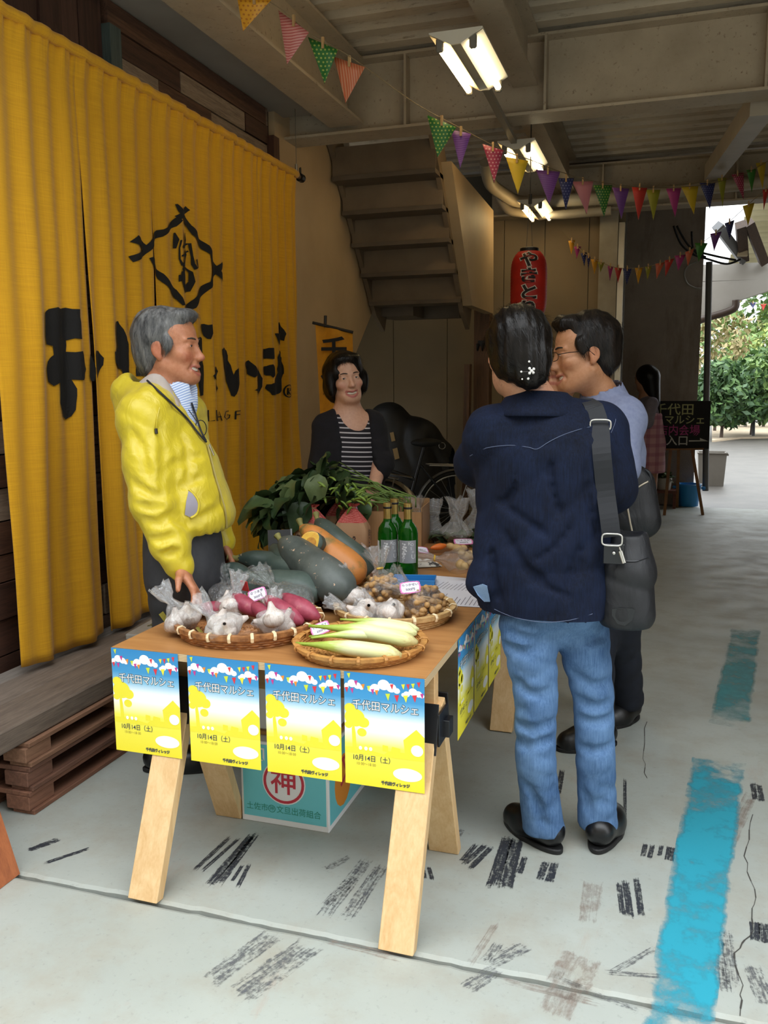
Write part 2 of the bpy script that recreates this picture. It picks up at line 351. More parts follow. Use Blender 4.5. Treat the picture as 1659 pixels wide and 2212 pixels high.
# rough concrete wall beyond the opening
k = N('rough_concrete'); k.b.inputs['Roughness'].default_value = 0.7; v = k.coord('Object'); n1 = k.noise(v, 1.3, 6.0, 0.65); n2 = k.noise(v, 22.0, 5.0, 0.7)
c = k.ramp(n1, (0.3, '96897f'), (0.72, 'b5a79c')); c = k.mix(k.ramp(k.noise(k.coord('Object', (2, 2, 0.5)), 1.4, 6.0, 0.7), (0.55, 0.0), (0.8, 0.7)), c, '5b4a3e'); k.color(c); k.bump(k.math('ADD', n2, n1), 0.6, 0.02); MATS['rough_concrete'] = k.m
tag(part('wall_concrete', (-1.2, 10.25, -0.02), (0.335, 10.45, 3.6), k.m), 'rough stained concrete wall beyond the opening', 'wall', kind='structure')
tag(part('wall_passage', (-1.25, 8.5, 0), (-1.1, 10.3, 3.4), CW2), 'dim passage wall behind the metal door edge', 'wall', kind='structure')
# ================================================================= stair
ST = mat('stair_steel', '82705a', 0.6, '6d5c49', 3.0, 0.15, 60.0); STD = mat('stair_steel_edge', '6d5f4e', 0.6, '5a4e41', 4.0)
y0s, z0s, rise, run = 5.98, 3.03, 0.200, 0.196; NS = 5
stair = thing('staircase', 'cream steel staircase seen from below beside the cream wall', 'staircase', (-1.95, 6.9, 0), kind=None)
def sp(o): o.location = Vector(o.location)-Vector((-1.95, 6.9, 0)); return o
XL, XR = -2.32, -1.56
for i in range(NS):
    y, zz = y0s+i*run, z0s-i*rise
    sp(MB().box((XL, y-0.004, zz-rise), (XR, y+0.004, zz)).build('riser', ST, stair))
    sp(MB().box((XL, y-0.02, zz-rise-0.03), (XR, y+run+0.01, zz-rise)).build('tread', STD, stair))
for x in (XL-0.01, XR-.035):
    mb = MB(); a = (y0s-0.28, z0s+0.25); b = (y0s+NS*run+0.02, z0s-NS*rise-0.02)
    mb.prism([(a[0], a[1]), (a[0]+0.26, a[1]+0.0), (b[0]+0.2, b[1]+0.02), (b[0]+0.1, b[1]-0.2), (b[0]-0.12, b[1]-0.08)], lambda y, z, x=x: (x, y, z), lambda y, z, x=x: (x+0.035, y, z))
    sp(mb.build('stringer', ST, stair))
PX = -1.485
mb = MB(); q = [atx(x, y, PX) for x, y in ((975, 348), (1066, 455), (1066, 678), (1020, 660))]
top = [(q[0][1], q[0][2]), (q[0][1], q[0][2]+0.55), (q[1][1]+0.0, q[1][2]+0.35), (q[1][1], q[1][2]), (q[2][1], q[2][2]), (q[3][1], q[3][2])]
top = [(p[1], p[2]) for p in (q[0], q[1], q[2], q[3])]
mb.prism(top, lambda y, z: (PX-0.075, y, z), lambda y, z: (PX, y, z)); sp(mb.build('side_panel', mat('stair_panel_paint', 'b39c79', 0.55, 'a58f6f', 3.0), stair))
# landing block, low beam and post under the stair
lz = z0s-NS*rise
sp(part('landing', (-2.32, y0s+NS*run, lz+0.03), (-1.70, 8.08, lz+0.13), ST, stair)); tag(part('ceiling_landing_added', (-4.0, 7.04, lz+0.03), (-2.52, 8.28, lz+0.13), ST), 'low slab added beside the stair landing to shade the alcove', 'landing', kind='structure'); sp(part('landing_beam', (-2.32, 7.35, lz-0.10), (-1.71, 7.45, lz+0.03), STD, stair))  # slab left of the landing is added to block light over the alcove
sp(part('landing_bracket', (XL-0.02, 7.0, lz-0.10), (-2.02, 7.34, lz+0.03), STD, stair))
WP = wood('brown_timber', '6f4c30', '43301f', 'z', 6)
tag(part('timber_post', (-1.66, 7.72, 0), (-1.52, 7.86, 2.1), WP), 'brown timber post standing under the end of the stair', 'post')
p2 = tag(MB().bar((-1.72, 7.66, 0.0), (-1.69, 7.62, 1.54), 0.05, 0.09, up=(0, 1, 0)).build('timber_batten', WP), 'slim timber batten leaning by the brown post', 'post')
hk = thing('utility_hook', 'black double utility hook high on the timber batten', 'hook', (-1.59, 7.715, 1.68))
for s in (-1, 1): MB().tube([(s*0.022, 0, 0.05), (s*0.022, -0.03, 0.0), (s*0.022, -0.06, -0.02), (s*0.022, -0.08, 0.0), (s*0.022, -0.085, 0.04)], 0.007, 6).build('prong', mat('black_iron', '121212', 0.5), hk)
MB().box((-0.03, -0.01, 0.02), (0.03, 0.005, 0.07)).build('plate', MATS['black_iron'], hk)
# ================================================================= ceiling deck and steel
k = N('rusty_deck'); k.b.inputs['Roughness'].default_value = 0.6; v = k.coord('Object'); n1 = k.noise(v, 2.2, 6.0, 0.7); n2 = k.noise(k.coord('Object', (1, 6, 6)), 9.0, 6.0, 0.75)
c = k.ramp(n1, (0.3, 'b0a18b'), (0.7, 'c8baa3')); c = k.mix(k.ramp(n2, (0.56, 0.0), (0.72, 0.75)), c, '5e4127'); k.color(c); k.bump(n2, 0.2, 0.004); DECK = k.m
k = N('rusty_beam'); k.b.inputs['Roughness'].default_value = 0.55; v = k.coord('Object'); n1 = k.noise(v, 3.0, 6.0, 0.65); n2 = k.noise(v, 38.0, 5.0, 0.7)
c = k.ramp(n1, (0.3, 'a3947e'), (0.7, 'baab94')); c = k.mix(k.math('MULTIPLY', k.ramp(n2, (0.6, 0.0), (0.66, 0.8)), k.ramp(n1, (0.35, 0.2), (0.7, 1.0))), c, '5b3a22'); k.color(c); k.bump(n2, 0.15, 0.003); BEAM = k.m
zc = 3.34; RY = 1.9
mb = MB(); y = RY
prof = []
while y < 10.3:
    prof += [(y, zc), (y+0.09, zc), (y+0.105, zc+0.06), (y+0.185, zc+0.06)]; y += 0.20
v = []; f = []
for yy, zz in prof: v += [(-2.6, yy, zz), (4.2, yy, zz)]
for i in range(len(prof)-1): f.append((2*i, 2*i+1, 2*i+3, 2*i+2))
n = len(v); v += [(-2.6, RY, zc+0.2), (4.2, RY, zc+0.2), (4.2, 10.3, zc+0.2), (-2.6, 10.3, zc+0.2)]; f.append((n, n+1, n+2, n+3))
tag(mb.add(v, f).build('ceiling', DECK), 'rust speckled corrugated steel deck ceiling', 'ceiling', kind='structure')
tag(part('ceiling_alcove', (-4.2, 5.3, 3.4), (-2.6, 8.5, 3.5), CW2), 'plain ceiling over the stair alcove', 'ceiling', kind='structure')
def ibeam(name, a, b, z0, h, w, label, axis, stiff=(), t=0.016):
    """I section along axis from a to b at c"""
    o = thing(name, label, 'beam', (0, 0, 0))
    (p, q, cpos) = (a, b, w[1]); w = w[0]
    def bx(lo, hi, u0, u1, za, zb): return ((lo, u0, za), (hi, u1, zb)) if axis == 'x' else ((u0, lo, za), (u1, hi, zb))
    for nm, u0, u1, za, zb in (('bottom_flange', cpos-w/2, cpos+w/2, z0, z0+t), ('web', cpos-0.008, cpos+0.008, z0+t, z0+h-t), ('top_flange', cpos-w/2, cpos+w/2, z0+h-t, z0+h)):
        part(nm, *bx(p, q, u0, u1, za, zb), BEAM, o)
    for s in stiff: part('stiffener', *bx(s-0.007, s+0.007, cpos-w/2+0.004, cpos+w/2-0.004, z0+t, z0+h-t), BEAM, o)
    return o
ibeam('steel_beam', -2.6, 4.2, 2.89, 0.43, (0.20, 5.30), 'deep rust spotted steel beam spanning the hall above the table', 'x', (-1.55, -0.72, 0.44, 1.9))
ibeam('steel_beam', 2.1, 5.2, 2.93, 0.38, (0.22, -1.92), 'long steel beam running above the yellow cloth', 'y', (3.4,))
ibeam('steel_beam', -1.6, 4.2, 2.88, 0.40, (0.20, 8.20), 'far steel beam over the doorway opening', 'x', (-0.6, 0.5))
ibeam('steel_joist', 2.1, 5.2, 3.04, 0.29, (0.14, -0.83), 'narrow steel joist running past the nearest lamp', 'y')
ibeam('steel_joist', 5.42, 8.1, 3.04, 0.29, (0.14, -0.90), 'narrow steel joist between the two cross beams', 'y')
tag(MB().bar(aty(1648, 222, 5.45), aty(1540, 372, 7.9), 0.13, 0.13).build('brace_bar', mat('grey_cream_paint', 'a79c8a', 0.5, '978b79', 4.0)), 'pale diagonal brace bar between the steel beams', 'brace')
tag(part('ledge_panel', (-2.60, 2.1, 3.02), (-2.10, 5.2, 3.06), mat('pale_soffit', 'a69d92', 0.7, '988e82', 2.0)), 'pale soffit strip above the reclaimed boards', 'soffit', kind='structure')
tag(part('wall_upper', (-2.62, 2.1, 3.06), (-2.45, 5.3, 3.5), mat('shade_tinted_plaster', '777a80', 0.8)), 'plaster upstand tinted with bluish shade over the soffit', 'wall', kind='structure')  # the bluish shade up here is put into the plaster colour
# pipes along the far beam
PB = mat('painted_pipe', 'b0a48e', 0.45, '9d917c', 5.0)
def pipe(pts, r, label, m=None, n=10):
    Q = []
    P = [Vector([float(c) for c in p]) for p in pts]
    for i, p in enumerate(P):
        if 0 < i < len(P)-1:
            a, b = P[i-1], P[i+1]; d = min(0.12, (p-a).length*0.4, (p-b).length*0.4)
            s, e = p+(a-p).normalized()*d, p+(b-p).normalized()*d
            for t in np.linspace(0, 1, 6): t = float(t); Q.append(s*(1-t)**2+p*2*t*(1-t)+e*t*t)
        else: Q.append(p)
    return tag(MB().tube(Q, r, n).build('pipe', m or PB, smooth=True, angle=50), label, 'pipe')
Y = 7.95
pipe([aty(1050, 350, Y-0.5), aty(1056, 398, Y-0.3), aty(1115, 438, Y), aty(1320, 428, Y), aty(1659, 392, Y)], 0.055, 'thick painted pipe bending along the far beam')
pipe([aty(1078, 425, Y), aty(1098, 458, Y), aty(1200, 465, Y), aty(1320, 455, Y)], 0.04, 'thinner painted pipe under the thick one')
# ================================================================= yellow shop cloth
k = N('yellow_linen'); k.b.inputs['Roughness'].default_value = 0.85; k.b.inputs['Sheen Weight'].default_value = 0.15
v1 = k.coord('Object', (1, 1, 60)); v2 = k.coord('Object', (1, 60, 1)); n1 = k.noise(v1, 6.0, 3.0, 0.7); n2 = k.noise(v2, 6.0, 3.0, 0.7)
f = k.math('ADD', k.math('MULTIPLY', n1, 0.6), k.math('MULTIPLY', n2, 0.4))
k.color(k.ramp(f, (0.3, 'c48a00'), (0.72, 'e6ac10'))); k.bump(f, 0.25, 0.003)
LINEN = k.m
CX, CY0, CY1, CZ0, CZ1 = -2.20, 2.47, 5.04, 0.345, 2.63
SL = [2.47, 2.96, 3.47, 3.985, 4.51, 5.04]
def cdisp(y, z):
    t = min(1, max(0, (CZ1-z)/(CZ1-CZ0)))
    w = 0.009+0.010*t
    ph = 0.9*noise.noise((y*1.3, z*0.5, 2.0))
    d = w*math.sin(2*math.pi*(y/0.118)+ph*3.0)*(1-0.55*t)+0.020*t*math.sin(2*math.pi*y/0.26+1.3+2*ph)+0.010*noise.noise((y*4, z*2, 7.0))
    if t < 0.05: d += 0.012*(1-t/0.05)+0.006*math.sin(2*math.pi*y/0.045+ph*9)*(1-t/0.05)
    return d
noren = thing('shop_curtain', 'tall yellow linen shop curtain with black brush lettering hung along the wall', 'curtain', (CX, 3.7, 0.345))
def npt(y, z, off=0.0): return (cdisp(y, z)+off, y-3.7, z-0.345)
for i in range(5):
    a, b = SL[i], SL[i+1]; lo = (0, 0.11, 0.12, 0.03, 0.03)[i]; top_open = (0, 0.16, 0.27, 0.33, 0.6)[i]
    def fn(u, w, a=a, b=b, i=i):
        z = CZ0+(CZ1-CZ0)*w; t = 1-w
        y = a+(b-a)*u
        zz = z-(0.012*math.sin(u*3.1+i) if w < 0.05 else 0)
        e = max(0, t-0.15); sh = 0.0
        if i == 0: sh = 0.035*e*u*u
        if i == 1: sh = 0.055*e*(1-u)**4+0.012*t*u*u
        if i == 2: sh = 0.022*e*(1-u)**4
        d = cdisp(y+sh, z)
        if i < 2: d += -0.03*e*max(0, (u-0.9)/0.1)**2
        if i in (1, 2): d += 0.02*e*max(0, (0.07-u)/0.07)**2
        return (d, y+sh-3.7, zz-0.345)
    mb = MB().grid(fn, 46, 60)
    o = mb.build('cloth_panel', LINEN, noren, smooth=True)
    so = o.modifiers.new('thickness', 'SOLIDIFY'); so.thickness = 0.003; so.offset = -1
# heading tube along the rod
mb = MB().tube([(0.004+cdisp(y, CZ1)*0.6, y-3.7, CZ1-0.345+0.004) for y in np.linspace(CY0, CY1, 90)], 0.022, 10)
mb.build('rod_sleeve', LINEN, noren, smooth=True)
INK = mat('black_print', '0c0a09', 0.8)
def zc1(x, y): return (80+x/2.8603, 420+y/2.8603)
def cl(x, y):
    p = atx(*zc1(x, y), CX); return (p[1], p[2])
def subdiv_poly(P, seg):
    out = []
    for a, b in zip(P, P[1:]+P[:1]):
        n = max(1, int(math.hypot(b[0]-a[0], b[1]-a[1])/seg))
        for t in range(n): out.append((a[0]+(b[0]-a[0])*t/n, a[1]+(b[1]-a[1])*t/n))
    return out
def printed(name, polys, fn, seg, m, parent, rough=0.0, mx=0.018, label=None):
    """flat print cut from outlines, laid on the surface fn(u,v)"""
    bm = bmesh.new()
    for P in polys:
        P = subdiv_poly(P, seg)
        if rough: P = [(a+rough*noise.noise((a*60, b*60, 1)), b+rough*noise.noise((a*60, b*60, 8))) for a, b in P]
        vs = [bm.verts.new((a, b, 0)) for a, b in P]
        try: bm.faces.new(vs)
        except ValueError: pass
    bmesh.ops.triangulate(bm, faces=bm.faces)
    for _ in range(6):
        es = [e for e in bm.edges if e.calc_length() > mx]
        if not es: break
        bmesh.ops.subdivide_edges(bm, edges=es, cuts=1); bmesh.ops.triangulate(bm, faces=bm.faces)
    for v in bm.verts: v.co = Vector(fn(v.co.x, v.co.y))
    me = bpy.data.meshes.new(name); bm.to_mesh(me); bm.free()
    o = mesh_obj(name, me, m, parent); o['kind'] = 'stuff'
    if label: o['label'] = label
    return o
def stroke(pts):
    """brush stroke polygon from (x, y, width)"""
    L = []; R = []
    for i, (x, y, w) in enumerate(pts):
        a = pts[max(0, i-1)]; b = pts[min(len(pts)-1, i+1)]; dx, dy = b[0]-a[0], b[1]-a[1]; n = math.hypot(dx, dy) or 1
        L.append((x-dy/n*w/2, y+dx/n*w/2)); R.append((x+dy/n*w/2, y-dx/n*w/2))
    return [[L[i], L[i+1], R[i+1], R[i]] for i in range(len(L)-1)]
onc = lambda y, z: npt(y, z, 0.0065)
CS = [[(850, 62, 10), (868, 100, 26), (905, 150, 30)], [(935, 82, 34), (895, 115, 36), (855, 148, 34)], [(900, 135, 30), (940, 195, 24), (968, 240, 34), (995, 280, 20), (1030, 325, 36), (1058, 365, 26), (1075, 420, 34), (1100, 455, 36), (1135, 500, 30), (1156, 538, 6)],
      [(865, 148, 30), (840, 185, 34), (800, 215, 26), (760, 245, 42), (728, 262, 34), (700, 300, 40), (665, 345, 34), (620, 385, 44), (580, 402, 40)], [(590, 272, 52), (635, 305, 44), (680, 345, 30)],
      [(690, 390, 22), (715, 425, 40), (738, 462, 22), (762, 500, 34), (800, 560, 26), (838, 605, 44), (868, 645, 26), (885, 685, 16)], [(1150, 425, 24), (1120, 455, 34), (1085, 490, 34), (1062, 545, 30), (1030, 580, 40), (995, 630, 28), (960, 690, 44), (915, 712, 30)],
      [(845, 238, 8), (850, 280, 22), (845, 335, 16)], [(872, 282, 12), (862, 330, 8), (864, 400, 8), (878, 440, 16)], [(908, 236, 24), (915, 285, 26), (912, 335, 18), (916, 372, 34), (904, 415, 34), (882, 450, 14)],
      [(880, 325, 14), (920, 305, 16), (945, 302, 12), (955, 380, 10), (960, 430, 16), (975, 462, 24)], [(872, 382, 10), (905, 372, 14), (942, 350, 8)], [(988, 455, 10), (975, 400, 8)],
      [(880, 470, 26), (925, 456, 16), (952, 480, 18), (957, 540, 28), (935, 585, 46), (905, 590, 40), (888, 560, 14)], [(888, 562, 14), (884, 510, 26), (882, 475, 18)], [(866, 500, 8), (868, 540, 10)]]
printed('crest', [[cl(*p) for p in q] for s in CS for q in stroke(s)], onc, 0.03, INK, noren, 0.006, label='black roped diamond crest')
BIG = [[(45, 720), (70, 708), (180, 700), (230, 715), (243, 790), (243, 890), (190, 895), (188, 970), (250, 975), (275, 1010), (304, 1070), (300, 1090), (260, 1140), (215, 1140), (230, 1200), (228, 1290), (215, 1370), (190, 1392), (160, 1380), (148, 1340), (138, 1250), (135, 1170), (105, 1185), (75, 1160), (62, 1080), (65, 1030), (105, 990), (95, 935), (60, 930), (42, 830)],
       [(322, 990), (345, 1040), (357, 1110), (348, 1150), (330, 1155)], [(358, 965), (395, 960), (415, 1010), (405, 1080), (380, 1130), (368, 1130)],
       [(465, 785), (490, 785), (520, 830), (545, 910), (578, 925), (582, 1060), (570, 1075), (590, 1200), (540, 1200), (515, 1080), (490, 1075), (455, 1040), (450, 980), (480, 940), (465, 860)], [(548, 750), (563, 745), (568, 820), (570, 850), (550, 800)],
       [(612, 990), (655, 985), (700, 990), (704, 1130), (660, 1125), (655, 1050), (650, 1125), (618, 1120)], [(725, 990), (790, 985), (800, 1130), (760, 1132), (758, 1040), (740, 1045), (742, 1130), (728, 1130)],
       [(1015, 800), (1060, 805), (1065, 860), (1055, 895), (1040, 890), (1020, 850)], [(960, 880), (1020, 890), (1022, 1000), (1030, 1120), (1022, 1240), (1000, 1242), (990, 1100), (985, 960), (960, 950)],
       [(1060, 1115), (1090, 1085), (1110, 1060), (1118, 1090), (1110, 1130), (1105, 1150), (1118, 1195), (1110, 1230), (1105, 1200), (1095, 1150), (1075, 1145)],
       [(1138, 955), (1165, 945), (1180, 970), (1190, 1060), (1200, 1110), (1215, 1075), (1245, 1065), (1245, 1100), (1225, 1160), (1205, 1248), (1195, 1240), (1175, 1150), (1150, 1040)],
       [(1280, 1070), (1295, 1130), (1295, 1170), (1282, 1160)], [(1298, 1040), (1312, 1025), (1340, 1080), (1345, 1110), (1325, 1130), (1308, 1110)], [(1350, 1040), (1365, 1080), (1382, 1140), (1380, 1190), (1360, 1250), (1345, 1215), (1315, 1210), (1355, 1195), (1358, 1120)],
       [(1395, 955), (1450, 950), (1460, 1000), (1450, 1020), (1410, 1010)], [(1410, 1060), (1440, 1050), (1460, 1110), (1440, 1130), (1412, 1110)], [(1468, 860), (1495, 855), (1505, 920), (1485, 930)], [(1490, 800), (1510, 792), (1532, 860), (1525, 910), (1500, 880)],
       [(1480, 990), (1500, 960), (1520, 1010), (1528, 1080), (1520, 1160), (1485, 1230), (1440, 1240), (1420, 1200), (1422, 1175), (1455, 1165), (1475, 1100)]]
printed('lettering', [[cl(*p) for p in s] for s in BIG], onc, 0.02, INK, noren, 0.010, label='large black brush lettering')
SM = [[(1075, 1332), (1078, 1400), (1102, 1392)], [(1114, 1398), (1128, 1340), (1140, 1398)], [(1116, 1376), (1138, 1372)], [(1186, 1338), (1158, 1342), (1150, 1375), (1170, 1392), (1188, 1380), (1190, 1362), (1176, 1362)], [(1206, 1340), (1206, 1390)], [(1205, 1340), (1226, 1336)], [(1206, 1362), (1222, 1358)], [(1048, 1332), (1050, 1402), (1070, 1396)], [(1030, 1335), (1030, 1400)], [(985, 1335), (1005, 1402), (1020, 1335)]]
SM += [[(1545+15*math.cos(t), 1215+38*math.sin(t)) for t in np.linspace(0, 6.5, 22)], [(1540, 1238), (1540, 1196), (1550, 1200), (1549, 1214), (1540, 1216), (1551, 1238)]]
printed('small_lettering', [[cl(*p) for p in q] for s in SM for q in stroke([(x, y, 5) for x, y in s])], onc, 0.02, INK, noren, 0.0, label='thin black handwritten lettering and round mark')
# rod and its hanging wire
rod = thing('curtain_rod', 'thin wooden rod carrying the yellow shop curtain', 'rod', (CX, 3.7, CZ1))
MB().tube([(0, -1.36, 0.004), (0, 1.46, 0.004)], 0.014, 10).build('pole', wood('rod_wood', '7a5a3a', '4a341f', 'y'), rod, smooth=True, angle=40)
MB().tube([(0, 1.40, 0.004), (0, 1.445, 0.004)], 0.026, 10).build('clamp', mat('dark_steel', '3b3833', 0.4, metal=0.8), rod)
MB().tube([(0, 1.42, 0.02), (0, 1.42, 0.06), (0.004, 1.42, 0.06)], 0.007, 6).build('clamp_screw', MATS['dark_steel'], rod)
MB().tube([(0, 1.36, 0.015), (0.0, 1.36, 0.07)], 0.008, 6).build('turnbuckle', mat('zinc', '9c978c', 0.35, metal=0.8), rod)
MB().tube([(0, 1.36, 0.06), (0.0, 1.36, 0.40)], 0.0025, 5).build('wire', MATS['zinc'], rod)
# ================================================================= bench of grey planks on stacked pallets
bench = thing('plank_bench', 'low bench of weathered grey planks below the yellow curtain', 'bench', (-2.1, 2.9, 0.315))
GW = [wood('grey_plank_a', '77695c', '4a3f37', 'y', 7, 0.8, 0.4), wood('grey_plank_b', '83766a', '5a4e45', 'y', 7, 0.8, 0.4), wood('grey_plank_c', '958c83', '6c635b', 'y', 7, 0.8, 0.4)]
for i, (a, b, t) in enumerate(((-1.90, -2.075, .074), (-2.08, -2.235, .074), (-2.24, -2.325, .07))):
    MB().box((b+2.1, 1.88-2.9, -t), (a+2.1, 4.75-2.9, -0.004*i)).build('plank', GW[i], bench, bevel=0.006)
PW = [wood('pallet_wood_a', '8a5f49', '5b3b2c', 'y', 6, 0.8), wood('pallet_wood_b', '7b5543', '4e3427', 'y', 6, 0.8), wood('pallet_wood_c', '8f6a52', '63432f', 'y', 6, 0.8)]
ptier = ('bottom of its stack', 'middle of its stack', 'topmost of its stack')
for st, (y0, y1) in enumerate(((2.10, 3.20), (3.6, 4.7))):
    for t in range(3):
        p = thing('pallet', f'brown wooden pallet under the bench {"front end" if st == 0 else "far end"}, {ptier[t]}', 'pallet', (-2.1, (y0+y1)/2, t*0.0805), group='pallets under the bench')
        L = (y1-y0)/2; m = PW[t]
        for x in (-0.21, 0.0, 0.155):
            MB().box((x-0.02, -L+0.01, 0), (x+0.065 if x > 0.1 else x+0.055, L, 0.016)).build('bottom_slat', m, p, bevel=0.002)
        for yy in (-L, -0.06, L-0.12):
            for x in (-0.23, 0.0, 0.12): MB().box((x, yy, 0.016), (x+0.09 if x > 0.1 else x+0.06, yy+0.12, 0.064)).build('block', m, p, bevel=0.002)
        for x in (-0.23, -0.10, 0.04, 0.14): MB().box((x, -L+0.006*t, 0.064), (x+0.075 if x > 0.1 else x+0.1, L, 0.080)).build('top_slat', m, p, bevel=0.002)
        if st == 0 and t == 0:
            pts = [(0.02+0.028*math.cos(a), -L-0.001, 0.032+0.018*math.sin(a)) for a in np.linspace(3.5, 5.9, 8)]
            MB().tube(pts, 0.002, 5).build('ink_mark', INK, p)
# clipped-off orange timber by the left edge
af = thing('timber_trestle', 'orange timber trestle standing at the left edge', 'trestle', (-1.91, 1.73, 0))
OW = wood('orange_timber', 'a8623a', '84482a', 'z', 6)
MB().prism([(0.225, 0), (0.13, 0), (-0.06, 0.62), (0.04, 0.62)], lambda x, z: (x, 0, z), lambda x, z: (x, 0.09, z)).build('leg', OW, af, bevel=0.002)
MB().prism([(-0.34, 0), (-0.245, 0), (-0.03, 0.62), (-0.13, 0.62)], lambda x, z: (x, 0, z), lambda x, z: (x, 0.09, z)).build('leg', OW, af, bevel=0.002)
MB().box((-0.10, -0.3, 0.60), (0.02, 0.1, 0.64)).build('top_bar', OW, af, bevel=0.002)
# ================================================================= sales table
TX0, TX1, TY0, TY1, TZ = -1.432, -0.532, 1.945, 3.765, 0.650
k = N('teak_veneer'); k.b.inputs['Roughness'].default_value = 0.38
v = k.coord('Object', (1.0, 7, 1)); wv = k.noise(v, 1.6, 5.0, 0.6, 1.6); fi = k.noise(k.coord('Object', (2, 60, 2)), 4.0, 4.0, 0.7)
fcol = k.math('ADD', k.math('MULTIPLY', wv, 0.7), k.math('MULTIPLY', fi, 0.35))
k.color(k.ramp(fcol, (0.3, '8d5d36'), (0.5, 'a97746'), (0.72, 'b98854'))); k.bump(fi, 0.08, 0.001); TEAK = k.m
k = N('plywood_edge'); k.b.inputs['Roughness'].default_value = 0.6; wv = k.n('ShaderNodeTexWave', bands_direction='Z'); wv.inputs['Scale'].default_value = 75.0; wv.inputs['Distortion'].default_value = 0.6
k.l(k.coord('Object'), wv.inputs[0]); k.color(k.ramp(wv.outputs[1], (0.3, 'a98a62'), (0.6, 'd9c39c'))); PLY = k.m
table = thing('market_table', 'plywood market table with a teak coloured top on timber trestles', 'table', ((TX0+TX1)/2, (TY0+TY1)/2, 0))
def tp(o): o.location = Vector(o.location)-Vector(((TX0+TX1)/2, (TY0+TY1)/2, 0)); return o
mb = MB().box((TX0, TY0, TZ-0.021), (TX1, TY1, TZ)); mb.mi = [1, 0, 1, 1, 1, 1]; tp(mb.build('tabletop', [TEAK, PLY], table))
PINE = wood('pine_stud', 'ddbc8c', 'c79d68', 'z', 5, 0.55, 0.1, 12, 'a8703f'); PINEX = wood('pine_beam', 'd8b483', 'c0935f', 'x', 5, 0.55, 0.1, 12)
BLK = mat('black_bracket', '15161a', 0.35)
for yc in (2.06, 3.46):
    tp(MB().box((TX0+0.03, yc-0.02, TZ-0.112), (TX1-0.002, yc+0.018, TZ-0.022)).build('trestle_beam', PINEX, table, bevel=0.002))
    for xc in (-1.272, -0.565):
        for s in (-1, 1):
            a = (xc, yc+s*0.018, 0.545); b = (xc-0.005, yc+s*0.24, -0.002)
            mb = MB().bar(b, a, 0.089, 0.036, up=(0, 1, 0)); mb.v = [(x, y, max(z, 0.0)) for x, y, z in mb.v]
            tp(mb.build('leg', PINE, table, bevel=0.002))
        br = MB()
        for s in (-1, 1):
            br.bar((xc, yc+s*0.045, 0.56), (xc, yc+s*0.075, 0.435), 0.098, 0.004, up=(0, 1, 0))
        br.box((xc-0.052, yc-0.05, 0.535), (xc-0.047, yc+0.05, 0.585)); br.box((xc+0.047, yc-0.055, 0.45), (xc+0.053, yc+0.035, 0.535)); br.box((xc+0.05, yc-0.012, 0.46), (xc+0.068, yc+0.03, 0.505))
        tp(br.build('bracket', BLK, table, bevel=0.001))
